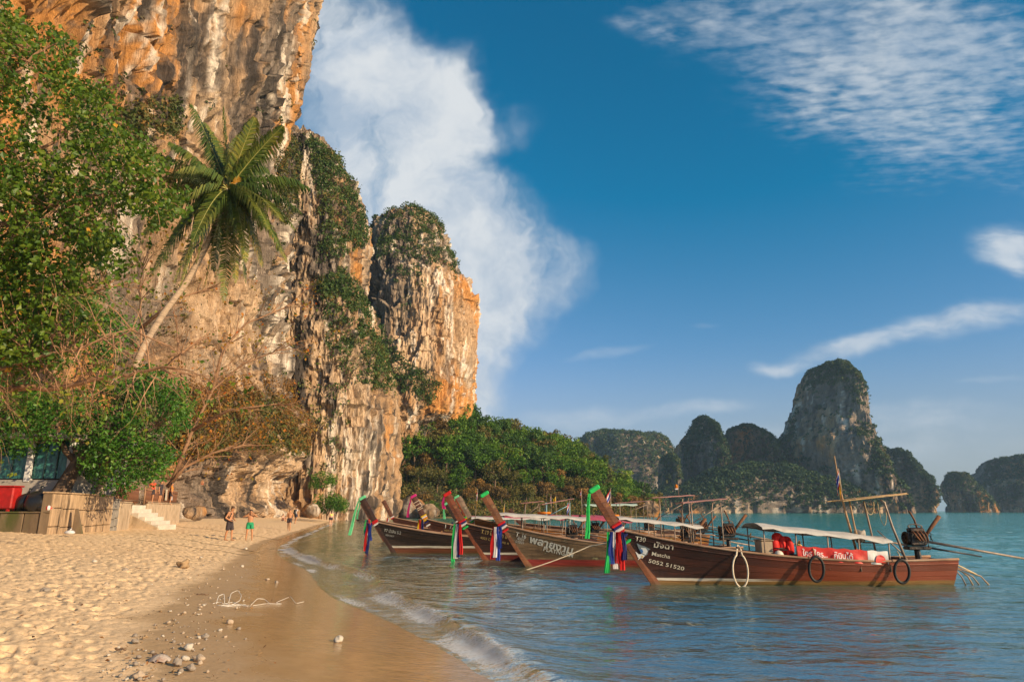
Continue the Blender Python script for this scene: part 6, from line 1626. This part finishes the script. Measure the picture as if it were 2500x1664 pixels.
# flags of the massed boats
thai_flag('striped flag with a yellow one below it behind the green-capped prow', at(1492, 1285, 30), 1.6, .42, .4, 11, .02, 1.0, second='y')
thai_flag('large striped flag over the pink canopy nearest the Playngam boat', at(1390, 1300, 31), 1.4, .36, .4, 12, .03, 1.1, second='y')
thai_flag('small striped flag above the small roof on the right of the pink canopies', at(1421, 1262, 40), 1.6, .24, .3, 13, 0, 1.2)
thai_flag('small striped flag beside the blue pipe frame', at(1346, 1270, 38), 1.4, .2, .3, 14, 0, 1.3)
thai_flag('yellow pennant behind the blue pipe frame', at(1358, 1270, 42), 1.45, .3, .3, 15, 0, .6, second='only')
thai_flag('yellow pennant right of the green-capped Playngam prow', at(1231, 1272, 40), 1.0, .26, .35, 16, .02, 1.0, second='only')
thai_flag('yellow and striped pennant left of the green-capped Playngam prow', at(1160, 1265, 34), 1.4, .18, .4, 17, .08, 1.4, second='y')

# ---- ropes
def rope(label, pts, r=.014, mat=None, sag=.0, n=14):
    P = []
    for a, c in zip(pts[:-1], pts[1:]):
        a, c = Vector(a), Vector(c)
        for i in range(n): u = i / n; P.append(a.lerp(c, u) + Vector((0, 0, -sag * 4 * u * (1 - u))))
    P.append(Vector(pts[-1])); return tag(MB().tube(P, r, 6).build('mooring_rope', mat or ROPE, None, True), label, 'rope')
rope('pale mooring rope slanting across the Playngam hull into the water', [gr(1258, 1398, -.1), at(1440, 1332, 23.2), at(1548, 1302, 22.5)], .016, ROPEW, .05)
def sand_rope(label, px0, px1, end, r=.008):
    a, c = gr(*px0, .4), gr(*px1, .2); P = []
    for i in range(15):
        u = i / 14; x, y = a.x + (c.x - a.x) * u, a.y + (c.y - a.y) * u; P.append(Vector((x, y, land_z(x, y) + .03 + .02 * math.sin(i * 1.3))))
    P.append(Vector(end)); return tag(MB().tube(P, r, 6).build('mooring_rope', pm('wet_rope', (.16, .11, .06), .8, .2, 20), None, True), label, 'rope')
sand_rope('mooring rope lying over the sand behind the two standing men', (380, 1296), (690, 1312), at(900, 1265, 34.5))
sand_rope('mooring rope lying on the sand in front of the two standing men', (350, 1316), (640, 1342), at(940, 1262, 44))
sand_rope('mooring rope crossing the sand nearest to the lone brown boulder', (330, 1330), (600, 1352), at(905, 1280, 34.4))
# ================================================================== PEOPLE
def stand(px, py):
    """where the sand (or shallow sea floor) is met at this picture point"""
    z = .5
    for _ in range(25):
        p = gr(px, py, z); z = .5 * z + .5 * max(-.4, land_z(p.x, p.y))
    return Vector((p.x, p.y, z))
SKIN = {'tan': pm('skin_tan', (.42, .20, .10), .55, .08, 6, 0, .3), 'brown': pm('skin_brown', (.30, .13, .065), .55, .08, 6, 0, .3), 'fair': pm('skin_fair', (.55, .30, .19), .55, .06, 6, 0, .3)}
HAIR = {'dark': pm('hair_dark', (.02, .013, .009), .5, .2, 30), 'brown': pm('hair_brown', (.08, .04, .02), .5, .2, 30), 'fair': pm('hair_fair', (.3, .18, .08), .5, .2, 30)}
def remesh(mb, vox, name, sm=2):
    me = bpy.data.meshes.new('tmp'); me.from_pydata(mb.v, [], mb.f); o = bpy.data.objects.new('tmp', me); COL.objects.link(o)
    m = o.modifiers.new('r', 'REMESH'); m.mode = 'VOXEL'; m.voxel_size = vox
    s_ = o.modifiers.new('s', 'SMOOTH'); s_.factor = .5; s_.iterations = sm
    out = bpy.data.meshes.new_from_object(o.evaluated_get(bpy.context.evaluated_depsgraph_get()))
    bpy.data.objects.remove(o); bpy.data.meshes.remove(me); out.name = name
    for p in out.polygons: p.use_smooth = True
    return out
def limb(mb, pts, rad, n=10):
    mb.tube(pts, rad, n)
    for p, r in zip(pts, rad): mb.ellip(p, r, n, 6)
def hand(mb, wrist, d, curl=.35):
    """palm, four unequal fingers and a thumb, reaching along d from the wrist"""
    w = Vector(wrist); d = Vector(d).normalized(); side = d.cross(Vector((0, 0, 1)));
    side = Vector((1, 0, 0)) if side.length < .1 else side.normalized()
    nrm = side.cross(d)
    mb.tube([w, w + d * .09], [.03, .036], 8, flat=.55)
    mb.ellip(w + d * .05, (.04, .034, .034), 8, 6)
    for k, l in enumerate((.070, .080, .075, .058)):
        b = w + d * .088 + side * (.030 - .020 * k); m = b + d * l * .5 - nrm * .006; mb.tube([b - d * .02, m, m + (d - nrm * curl).normalized() * l * .5], [.0105, .0098, .008], 6)
    b = w + d * .03 + side * .034; mb.tube([b - d * .015, b + (d * .5 + side * .8).normalized() * .035, b + (d * .9 + side * .45).normalized() * .065], [.013, .012, .009], 6)
def person(label, pos, H, rz, P, skin='tan', hair='dark', vox=.011, wear=(), long_hair=False, group=None):
    """P: joints in metres for a 1.75 m figure facing -y. wear: list of (name, kind, material)"""
    J = dict(hipL=(.095, 0, .92), hipR=(-.095, 0, .92), kneeL=(.10, -.02, .50), kneeR=(-.10, -.02, .50), ankL=(.10, .02, .09), ankR=(-.10, .02, .09), pelvis=(0, 0, .97), waist=(0, .0, 1.10), chest=(0, .0, 1.30), neck=(0, .01, 1.47), head=(0, -.01, 1.62),
             shL=(.18, .01, 1.41), shR=(-.18, .01, 1.41), elL=(.23, .02, 1.13), elR=(-.23, .02, 1.13), wrL=(.24, -.05, .88), wrR=(-.24, -.05, .88), hdL=(0, -.1, -1), hdR=(0, -.1, -1), face=(0, -1, 0), ftL=(0, -1, 0), ftR=(0, -1, 0))
    J.update(P); V = {k: Vector(v) for k, v in J.items()}; mb = MB()
    t = thing('person', label, 'person', pos, rz, group, H / 1.75)
    limb(mb, [V['hipL'], V['hipL'].lerp(V['kneeL'], .35), V['kneeL']], [.088, .082, .056]); limb(mb, [V['hipR'], V['hipR'].lerp(V['kneeR'], .35), V['kneeR']], [.088, .082, .056])
    limb(mb, [V['kneeL'], V['kneeL'].lerp(V['ankL'], .32) + Vector((0, .015, 0)), V['ankL']], [.052, .056, .036]); limb(mb, [V['kneeR'], V['kneeR'].lerp(V['ankR'], .32) + Vector((0, .015, 0)), V['ankR']], [.052, .056, .036])
    for a, f in (('ankL', 'ftL'), ('ankR', 'ftR')):
        f = V[f].normalized(); mb.tube([V[a] + Vector((0, 0, -.045)) - f * .05, V[a] + Vector((0, 0, -.045)) + f * .08, V[a] + Vector((0, 0, -.062)) + f * .17], [.036, .038, .026], 8, flat=.8)
    mid = (V['hipL'] + V['hipR']) / 2; M = Matrix.Identity(3)
    mb.ellip(mid + Vector((0, .015, .03)), (.165, .115, .13), 14, 9)
    mb.tube([mid, V['waist'], V['chest'], V['chest'].lerp(V['neck'], .45)], [.145, .135, .165, .135], 14, flat=.68, up=(0, -1, 0.001))
    mb.ellip(V['chest'] + Vector((0, 0, -.02)), (.165, .115, .16), 14, 9)
    limb(mb, [V['shL'], V['chest'].lerp(V['neck'], .5), V['shR']], [.068, .075, .068])
    mb.tube([V['chest'].lerp(V['neck'], .7), V['neck'], V['head'] + Vector((0, 0, -.06))], [.062, .055, .052], 10)
    f = V['face'].normalized(); h = V['head']; side = f.cross(Vector((0, 0, 1))).normalized(); up = side.cross(f).normalized(); Rm = Matrix((side, -f, up)).transposed()
    mb.ellip(h + up * .02, (.078, .098, .095), 14, 10, Rm); mb.ellip(h - up * .05 + f * .02, (.060, .070, .070), 12, 8, Rm)
    mb.ellip(h + f * .10 - up * .012, (.014, .020, .022), 8, 6, Rm)
    for s in (-1, 1): mb.ellip(h + side * s * .08 - up * .005, (.012, .024, .034), 8, 6, Rm)
    for A, B_, C, D in (('shL', 'elL', 'wrL', 'hdL'), ('shR', 'elR', 'wrR', 'hdR')):
        limb(mb, [V[A], V[A].lerp(V[B_], .4), V[B_]], [.060, .052, .040]); limb(mb, [V[B_], V[B_].lerp(V[C], .3), V[C]], [.040, .043, .027])
        hand(mb, V[C], V[D])
    me = remesh(mb, vox, 'body'); link('body', me, SKIN[skin], t)
    eye = pm('eye_dark', (.03, .02, .015), .3, .1)
    for s in (-1, 1): MB().ellip(h + f * .086 + side * s * .034 + up * .018, (.014, .008, .009), 8, 6, Rm).build('eye', eye, t, True)
    MB().ellip(h + f * .082 - up * .062, (.026, .010, .008), 8, 6, Rm).build('mouth', pm('lips', (.30, .09, .06), .5, .1), t, True)
    hm = MB().ellip(h + up * .045 - f * .016, (.088, .104, .088), 14, 9, Rm); hm.ellip(h - f * .05 + up * .0, (.080, .06, .085), 12, 8, Rm)
    for k in range(7): a = k * .9; hm.ellip(h + up * .11 - f * .01 + side * .05 * math.cos(a) + f * .05 * math.sin(a), .03, 8, 5)
    if long_hair: hm.tube([h - f * .08 + up * .03, h - f * .11 - up * .12, h - f * .11 - up * .25], [.06, .055, .02], 8)
    link('hair', remesh(hm, .014, 'hair', 1), HAIR[hair], t)
    for nm, kind, mat in wear:
        w = MB(); vx = max(vox, .013)
        if kind in ('shorts', 'long_shorts', 'trunks', 'brief'):
            e = {'shorts': .62, 'long_shorts': .95, 'trunks': .42, 'brief': .12}[kind]; fl = {'shorts': .118, 'long_shorts': .095, 'trunks': .102, 'brief': .096}[kind]
            for a, b_ in (('hipL', 'kneeL'), ('hipR', 'kneeR')): w.tube([V[a] + Vector((0, 0, .05)), V[a].lerp(V[b_], e * .6), V[a].lerp(V[b_], e)], [.105, .108, fl], 14)
            w.tube([mid - Vector((0, 0, .02)), mid.lerp(V['waist'], .65)], [.180, .168], 16, flat=.76, up=(0, -1, .001))
            w.ellip(mid + Vector((0, .02, 0)), (.182, .135, .12), 14, 8)
        elif kind == 'top':
            w.tube([V['chest'] - Vector((0, 0, .07)), V['chest'] + Vector((0, 0, .05))], [.178, .175], 16, flat=.74, up=(0, -1, .001))
        elif kind == 'shirt':
            w.tube([mid.lerp(V['waist'], .3), V['waist'], V['chest'], V['chest'].lerp(V['neck'], .55)], [.175, .168, .188, .12], 16, flat=.74, up=(0, -1, .001)); limb(w, [V['shL'], V['chest'].lerp(V['neck'], .5), V['shR']], [.082, .088, .082])
            for A, B_ in (('shL', 'elL'), ('shR', 'elR')): w.tube([V[A], V[A].lerp(V[B_], .5)], [.08, .07], 10)
        elif kind == 'backpack':
            c = V['chest'] + Vector((0, .20, -.10)); w.box(c, (.30, .18, .46), None, .06); w.ellip(c + Vector((0, .08, -.08)), (.13, .07, .13), 12, 8)
            for s in (-1, 1): w.tube([c + Vector((s * .1, -.08, .2)), V['chest'] + Vector((s * .12, 0, .19)), V['chest'] + Vector((s * .12, -.125, .06)), V['chest'] + Vector((s * .15, -.03, -.18)), c + Vector((s * .12, -.08, -.18))], .024, 7)
        link(nm, remesh(w, vx, nm, 2), mat, t)
    return t
GS = pm('shorts_green', (.01, .24, .10), .75, .2, 7, .3); DS = pm('shorts_dark', (.035, .025, .028), .8, .3, 9, .3); NS = pm('shorts_navy', (.03, .035, .06), .8, .3, 9, .3); BP = pm('backpack_black', (.015, .015, .017), .6, .2, 8, .3)
YT = pm('top_lime', (.55, .60, .08), .7, .1, 6); YS = pm('shirt_yellow', (.70, .42, .01), .75, .1, 6); WS = pm('shirt_pale', (.55, .5, .47), .75, .1, 6); RS = pm('shirt_red', (.5, .07, .03), .75, .1, 6); OS = pm('shirt_orange', (.6, .2, .03), .75, .1, 6); BS = pm('shirt_blue', (.05, .10, .35), .75, .1, 6)
def hgt(pos, px, py):
    """height of something that stands at pos and reaches up to this picture point"""
    return at(px, py, pos.y).z - pos.z
p = stand(557, 1319)
person('bare-chested man in long dark shorts with a black backpack, looking down', p, hgt(p, 574, 1234), R(78), dict(head=(0, -.09, 1.59), neck=(0, -.05, 1.46), face=(0, -.9, -.42), chest=(0, -.01, 1.29), shL=(.18, -.02, 1.40), shR=(-.18, -.02, 1.40), elL=(.30, .04, 1.16), wrL=(.17, -.16, 1.02), hdL=(-.5, -.6, -.1), elR=(-.30, .06, 1.15), wrR=(-.18, -.14, 1.00), hdR=(.5, -.6, -.2), ankL=(.10, -.12, .09), kneeL=(.10, -.10, .5), ankR=(-.10, .12, .09), kneeR=(-.10, .04, .50)),
       'tan', 'brown', .009, [('shorts', 'long_shorts', DS), ('backpack', 'backpack', BP)])
p = stand(607, 1319)
person('boy in green shorts holding both arms up to his face', p, hgt(p, 607, 1243), R(20), dict(elL=(.34, -.14, 1.36), wrL=(.13, -.24, 1.52), hdL=(-.6, -.1, .6), elR=(-.40, -.06, 1.34), wrR=(-.17, -.22, 1.47), hdR=(.6, -.2, .5), ankL=(.17, 0, .09), ankR=(-.16, .02, .09), kneeL=(.14, -.03, .5), kneeR=(-.13, -.02, .5), head=(0, -.02, 1.61)), 'tan', 'dark', .009, [('shorts', 'shorts', GS)])
p = stand(705, 1295)
person('bare-chested man in dark trunks walking towards the camera', p, hgt(p, 706, 1242), R(5), dict(kneeL=(.1, -.16, .5), ankL=(.1, -.10, .09), kneeR=(-.1, .0, .48), ankR=(-.1, .16, .13), elL=(.26, .08, 1.15), wrL=(.28, -.0, .90), elR=(-.26, .03, 1.14), wrR=(-.29, -.10, .90)), 'tan', 'dark', .012, [('shorts', 'shorts', DS)])
p = stand(721, 1277)
person('man with a dark backpack and dark shorts walking away behind the trunks man', p, hgt(p, 720, 1236), R(150), dict(kneeL=(.1, -.12, .5), ankL=(.1, .0, .09), ankR=(-.1, .15, .12)), 'tan', 'dark', .013, [('shorts', 'shorts', NS), ('backpack', 'backpack', BP), ('shirt', 'shirt', WS)])
p = stand(807, 1286)
person('woman in a lime top and dark shorts wading at the water edge', Vector((p.x, p.y, max(p.z, -.3))), hgt(p, 808, 1245), R(-140), dict(elL=(.25, -.04, 1.15), wrL=(.16, -.14, .98), elR=(-.25, .02, 1.14)), 'fair', 'brown', .014, [('top', 'top', YT), ('shorts', 'trunks', DS)], True)
SIT = dict(pelvis=(0, 0, .12), hipL=(.095, 0, .12), hipR=(-.095, 0, .12), waist=(0, .03, .26), chest=(0, .0, .46), neck=(0, -.03, .63), head=(0, -.06, .78), shL=(.18, -.01, .57), shR=(-.18, -.01, .57), kneeL=(.13, -.36, .42), kneeR=(-.13, -.36, .42), ankL=(.11, -.55, .07), ankR=(-.11, -.55, .07), elL=(.24, -.18, .40), elR=(-.24, -.18, .40), wrL=(.14, -.36, .44), wrR=(-.14, -.36, .44), hdL=(-.4, -.6, -.1), hdR=(.4, -.6, -.1))
def sit(label, px, py, top, rz, sk, hr, wear, pos=None):
    p = pos or stand(px, py); s = hgt(p, px, top); return person(label, p, 1.75 * s / .89, rz, SIT, sk, hr, .013, wear)
sit('woman sitting on the sand left of the man in trunks', 690, 1271, 1254, R(60), 'fair', 'brown', [('top', 'top', WS), ('shorts', 'brief', NS)])
p = stand(560, 1262); person('person in a yellow shirt standing behind the man with the backpack', p, hgt(p, 558, 1229), R(30), {}, 'tan', 'dark', .014, [('shirt', 'shirt', YS), ('shorts', 'shorts', NS)])
LIE = dict(pelvis=(0, 0, .11), hipL=(.095, 0, .11), hipR=(-.095, 0, .11), waist=(0, .14, .12), chest=(0, .34, .13), neck=(0, .52, .13), head=(0, .67, .14), face=(.8, 0, .3), shL=(.18, .46, .12), shR=(-.18, .46, .12), kneeL=(.11, -.42, .08), kneeR=(-.11, -.42, .08), ankL=(.11, -.83, .07), ankR=(-.11, -.83, .07), elL=(.28, .62, .06), elR=(-.28, .62, .06), wrL=(.12, .76, .05), wrR=(-.12, .76, .05), hdL=(-.6, .6, 0), hdR=(.6, .6, 0))
def lie(label, px, py, rz, sk, hr, wear, towel_col):
    p = stand(px, py); person(label, p + Vector((0, 0, .03)), 1.72, rz, LIE, sk, hr, .014, wear)
    q = MB().box((0, 0, 0), (.8, 1.9, .025), (0, 0, rz), .01).build('beach_towel', pm('towel_%d' % px, towel_col, .9, .2, 7)); q.location = p + Vector((0, 0, .02)); tag(q, 'towel under the %s' % label, 'towel')
lie('sunbather lying on a green towel below the cliff', 532, 1259, R(80), 'tan', 'dark', [('shorts', 'trunks', DS)], (.05, .3, .16))
lie('sunbather lying on a pale towel right of the man with the backpack', 583, 1261, R(95), 'brown', 'dark', [('shorts', 'trunks', NS)], (.5, .42, .34))
far = [(771, 1256, 1246, 'sit', 'bather sitting at the foot of the vivid green bush'), (789, 1258, 1243, 0, 'child standing near the far end of the sand'), (760, 1258, 1249, 'sit', 'bather sitting on the sand left of the vivid bush'), (881, 1258, 1237, 1, 'bather standing behind the mint-ribboned prow'), (864, 1260, 1244, 0, 'bather in pale clothes left of the mint-ribboned prow'), (934, 1258, 1240, 2, 'bather in the shallows between the two mint-capped prows'), (941, 1258, 1242, 1, 'second bather beside the one between the mint-capped prows')]
for px, py, top, k, lab in far:
    p = stand(px, py)
    if k == 'sit': sit(lab, px, py, top, R(random.uniform(-60, 60)), 'tan', 'brown', [('shorts', 'brief', NS)])
    else: person(lab, p, min(1.9, max(1.0, hgt(p, px, top))), R(random.uniform(-90, 90)), {}, ['fair', 'tan', 'brown'][k], 'brown', .02, [('shorts', 'trunks', [WS, RS, NS][k])])
for i, (px, top, Y, w, lab) in enumerate([(312, 1178, 41.5, BS, 'person in blue on the terrace behind the first bamboo fence'), (304, 1180, 40.6, OS, 'person in orange on the terrace behind the first bamboo fence'), (391, 1181, 48.5, RS, 'person in red on the terrace left of the hung towels'), (411, 1180, 51.0, DS, 'dark-clad person on the terrace above the hung towels'), (436, 1183, 54.5, OS, 'person in orange at the right end of the terrace')]):
    q = at(px, top, Y); q.x -= .5; person(lab, Vector((q.x, Y, 2.3)), 1.7, R(30 * i), {}, 'tan', 'dark', .018, [('shirt', 'shirt', w), ('shorts', 'shorts', DS)])
q = at(494, 1183, 74); sit('bare-chested climber crouching on the pale rock at the cliff foot', 494, 1183, 1170, R(10), 'tan', 'dark', [('shorts', 'trunks', RS)], Vector((q.x, q.y, q.z)))
# ================================================================== STONES AND FLOTSAM ON THE SAND
STONE = [pm('pebble_cream', (.44, .34, .24), .8, .2, 14, .4, .2), pm('pebble_grey', (.30, .25, .20), .8, .2, 14, .4, .2), pm('pebble_white', (.52, .46, .37), .75, .15, 14, .4, .2), pm('pebble_buff', (.36, .24, .13), .8, .25, 14, .5, .2)]
def pebble_mesh(seed, mat, rough=.45, n=12, m=8):
    gg = np.random.default_rng(seed); mb = MB().ellip((0, 0, 0), (1, .75 + .2 * gg.random(), .55 + .2 * gg.random()), n, m)
    V = np.array(mb.v); V *= (1 + rough * fbm(V[:, 0] * 1.4 + seed, V[:, 1] * 1.4, V[:, 2] * 1.4, 3, seed) * 1.6)[:, None]; mb.v = [tuple(v) for v in V]
    me = mb.mesh('pebble', True); me.materials.append(mat); return me
PEB = [pebble_mesh(100 + i, STONE[i % 4]) for i in range(10)]
def put_stone(px, py, r, me, name, label, group=None, rnd=random):
    p = stand(px, py); o = bpy.data.objects.new(name, me); COL.objects.link(o); o.location = p + Vector((0, 0, r * .3)); r *= .6; o.scale = (r, r, r); o.rotation_euler = (rnd.uniform(-.3, .3), rnd.uniform(-.3, .3), rnd.uniform(0, 6.28))
    return tag(o, label, 'stone', group)
big = [(448, 1386, .30, 'brown coral boulder lying alone on the sand, the largest stone'), (306, 1396, .13, 'pale flat stone on the dry sand left of the boulder'), (600, 1340, .11, 'cream stone in front of the two standing men'), (653, 1416, .085, 'left of two cream stones on the mirror-wet sand'), (675, 1423, .075, 'right of two cream stones on the mirror-wet sand'),
       (592, 1383, .07, 'cream stone on damp sand below the two men'), (562, 1521, .08, 'cream stone right of the pebble band below the white cord'), (502, 1557, .075, 'pale stone in the middle of the pebble band'), (460, 1585, .09, 'egg-shaped cream stone standing proud of the damp sand'), (486, 1612, .10, 'lumpy grey stone at the lower end of the pebble band'),
       (432, 1623, .085, 'smooth cream stone near the white shell'), (451, 1611, .07, 'buff stone between the shell and the lumpy stone'), (338, 1655, .08, 'white stone at the bottom edge of the picture'), (330, 1568, .06, 'small white stone on the dry side of the pebble band'), (826, 1566, .095, 'pale stone alone in the thin sheet of water'), (260, 1432, .10, 'sand-coloured stone half sunk in dry sand'), (110, 1445, .11, 'flat pale coral piece on the dry sand at the left'),
       (490, 1362, .08, 'grey stone just behind the brown boulder'), (545, 1390, .06, 'small cream stone right of the brown boulder'), (465, 1635, .07, 'grey stone pair low in the pebble band'), (230, 1372, .09, 'pale stone on dry sand near the wall')]
for i, (px, py, r, lab) in enumerate(big): put_stone(px, py, r, pebble_mesh(300 + i, STONE[3] if i == 0 else STONE[i % 3], .6 if i == 0 else .5, 18, 12), 'beach_stone', lab)
def pebbles():
    rnd = random.Random(5); n = 0; labs = ['small cream pebble in the pebble band between dry and wet sand', 'small grey pebble in the pebble band between dry and wet sand', 'small white pebble in the pebble band between dry and wet sand', 'small buff pebble in the pebble band between dry and wet sand']
    while n < 270:
        py = 1335 + 325 * rnd.random() ** .8; xc = np.interp(py, [1335, 1400, 1450, 1500, 1560, 1620, 1664], [540, 510, 490, 480, 430, 360, 300]); px = xc + rnd.gauss(0, 1) * np.interp(py, [1335, 1664], [45, 90])
        if px < 0 or px > 720: continue
        i = rnd.randrange(10); put_stone(px, py, rnd.choice([.013, .016, .02, .025, .03, .04]) * rnd.uniform(.8, 1.3), PEB[i], 'pebble', labs[i % 4], 'pebbles of the strand line, ' + ['cream', 'grey', 'white', 'buff'][i % 4], rnd); n += 1
pebbles()
def litter():
    """dry leaf scraps and shell grit too many to count"""
    gg = np.random.default_rng(9); V = []; n = 0
    while n < 520:
        px, py = 760 * gg.random(), 1290 + 374 * gg.random() ** 1.3
        if px > 640 + 60 * gg.random(): continue
        p = stand(px, py); s = .010 + .022 * gg.random() ** 2; a = gg.random() * 6.28; t_ = np.array([math.cos(a), math.sin(a), .35 * gg.normal()]); b_ = np.array([-math.sin(a), math.cos(a), .35 * gg.normal()]); c = np.array(p) + np.array([0, 0, .022])
        V += [c - t_ * s, c + b_ * s * .5 + np.array([0, 0, s * .3]), c + t_ * s, c - b_ * s * .5]; n += 1
    T = np.repeat(gg.random(n), 4); m = foliage_mat('leaf_litter_scraps', [(.1, (.08, .04, .02)), (.4, (.24, .10, .03)), (.7, (.36, .2, .08)), (.95, (.55, .42, .28))], .1, .8, nscale=3)
    tag(leaves_obj('leaf_litter', (np.array(V), np.arange(n * 4).reshape(-1, 4), T), m), 'dry orange leaf scraps strewn over the sand', 'leaf litter', kind='stuff')
litter()
def cord():
    p = stand(560, 1476); t = thing('cord_tangle', 'tangle of white cord lying across the wet sand', 'cord', p); rnd = random.Random(3); m = pm('white_cord', (.74, .70, .62), .6, .08, 9)
    def W(px, py, h=0.0): q = stand(px, py); return Vector((q.x, q.y, q.z + .012 + h)) - p
    for L in ([(520, 1474), (535, 1470), (560, 1478), (585, 1476), (610, 1480)], [(528, 1474, .0), (532, 1470, .10), (545, 1470, .14), (548, 1475, .02)], [(558, 1472, 0), (562, 1466, .12), (578, 1462, .15), (588, 1468, .10), (585, 1474, .05), (565, 1478, 0), (540, 1478, 0)], [(545, 1475), (570, 1470), (590, 1478), (605, 1481)],
              [(612, 1478), (628, 1470, .06), (645, 1470, .05), (660, 1475)], [(618, 1479), (650, 1474), (690, 1475), (672, 1472), (705, 1462, .03)], [(708, 1461, .04), (722, 1474), (742, 1472, .02)], [(530, 1478), (555, 1481), (580, 1479), (600, 1476)]):
        P = [W(*q) for q in L]; F = []
        for a, b_ in zip(P[:-1], P[1:]): F += [a.lerp(b_, k / 5) for k in range(5)]
        F.append(P[-1]); n = len(F); F = [F[0]] + [(F[i - 1] + F[i] * 2 + F[i + 1]) / 4 for i in range(1, n - 1)] + [F[-1]]
        MB().tube(F, .0045, 6).build('strand', m, t, True)
cord()
def debris():
    dk = pm('driftwood_dark', (.12, .07, .04), .85, .3, 8, .4); wd = pm('driftwood', (.34, .22, .12), .85, .3, 8, .4)
    for i, (a, b_, r, m, lab) in enumerate([((372, 1605), (407, 1604), .02, dk, 'dark stick lying over the white shell'), ((330, 1388), (372, 1392), .02, wd, 'brown stick left of the brown boulder'), ((280, 1588), (308, 1589), .012, dk, 'thin dark stick on the damp sand'), ((480, 1452), (510, 1453), .014, dk, 'short dark stick left of the white cord'), ((935, 1443), (982, 1440), .012, dk, 'thin stick floating in the swash')]):
        P = [stand(a[0] + (b_[0] - a[0]) * k / 5, a[1] + (b_[1] - a[1]) * k / 5) + Vector((0, 0, .02 + .012 * math.sin(k * 2 + i))) for k in range(6)]
        tag(MB().tube(P, [r * (1 - .1 * k) for k in range(6)], 7).build('driftwood_stick', m, None, True), lab, 'stick')
    p = stand(390, 1612); t = thing('sea_shell', 'broken white and brown shell at the strand line', 'shell', p)
    rows = [[Vector((.08 * u * math.cos(a) * 1.3, .08 * u * math.sin(a), .055 * (1 - u ** 2) + .012 * math.sin(a * 9) * u)) for a in np.linspace(0, 6.283, 25)] for u in np.linspace(.05, 1, 7)]
    MB().sheet(rows, .01).build('shell', pm('shell_white', (.42, .35, .29), .5, .2, 12, .3, .4, dirt=(.25, .13, .08)), t, True)
debris()
# boulders at the far end of the beach and an islet off the headland
BOUL = rock_material('boulder_stone', .25, .6)
def boulder(name, label, px, py, Y, rx, rz_, seed, tone=.7, kind=None, cat='boulder'):
    p = at(px, py, Y); mb = MB().ellip((0, 0, 0), (rx, rx * .8, rz_), 40, 26); V = np.array(mb.v)
    d = 1 + .3 * fbm(V[:, 0] / rx * 1.3 + seed, V[:, 1] / rx * 1.3, V[:, 2] / rx * 1.6, 4, seed); V *= d[:, None]; mb.v = [tuple(v) for v in V]
    me = mb.mesh(name, True); ca = me.attributes.new('stone', 'FLOAT_COLOR', 'POINT'); c = stone(V[:, None, :], seed, dark=-.5, tone=tone, k=.5)[:, 0]
    ca.data.foreach_set('color', np.hstack([c, np.ones((len(c), 1))]).astype(np.float32).ravel()); me.materials.append(BOUL)
    o = link(name, me); o.location = p; return tag(o, label, cat, kind=kind)
boulder('boulder', 'big grey boulder at the foot of the bushes behind the bare prow', 1006, 1246, 176, 3.4, 3.4, 1); boulder('boulder', 'broad grey boulder right of the big one behind the pink-capped prow', 1048, 1250, 172, 2.6, 1.9, 2); boulder('boulder', 'leaning rock slab below the pale cliff by the mint-capped prow', 905, 1232, 172, 2.2, 3.2, 3, .9)
boulder('boulder', 'rounded rock behind the second mint-capped prow', 955, 1244, 176, 2.6, 2.6, 4); boulder('boulder', 'small rock at the cliff foot beside the vivid bush', 760, 1246, 100, 1.2, 1.0, 5, .9); boulder('boulder', 'dark jagged rock left of the sunbather under the cliff', 482, 1252, 66, .8, .7, 6, .9); boulder('boulder', 'low rock beside the terrace end under the cliff', 462, 1250, 62, .6, .5, 7, .9)
for i, (px, Y, r) in enumerate([(1210, 222, 2.4), (1260, 226, 2.0), (1330, 230, 2.6), (1390, 232, 2.0), (1440, 235, 3.0), (1500, 238, 3.0), (1540, 240, 2.6), (1558, 242, 1.6)]):
    boulder('boulder', ['dark shore rock left of the blue pipe frame', 'shore rock beside the yellow pennant', 'shore rock behind the pink canopies', 'shore rock under the dry trees', 'broad shore rock right of the green-capped prow', 'shore rock near the tip of the headland', 'rock at the tip of the headland', 'last low rock off the headland'][i], px, 1246, Y, r, r * .9, 20 + i, .75)
o = boulder('islet', 'small rock islet with a bright bush off the tip of the headland', 1588, 1243, 232, 3.2, 3.4, 40, .8, cat='islet')
leaves_obj('islet_bush', leaf_cloud(np.array([(0, 0, 3.2), (1.2, -.5, 2.6), (-1.2, 0, 2.6), (.3, -.8, 4.2), (1.8, 0, 3.4), (-.5, .3, 4.6)]), np.array([1.4, 1.3, 1.2, 1.1, 1.0, .9]), 90, .4, np.random.default_rng(8)), F_BRIGHT, o)
# ================================================================== sea air
def haze():
    o = MB().box((0, 0, 66), (14600, 14600, 144)).build('haze', None)
    m, nt, out = new_mat('sea_haze')
    v = nd(nt, 'VolumePrincipled', {'Color': (.50, .77, 1.0), 'Density': .00015, 'Anisotropy': 0.0})
    nt.links.new(v.outputs[0], out.inputs['Volume']); o.data.materials.append(m)
    tag(o, 'thin pale sea haze over the whole bay', 'haze', kind='stuff')
haze()
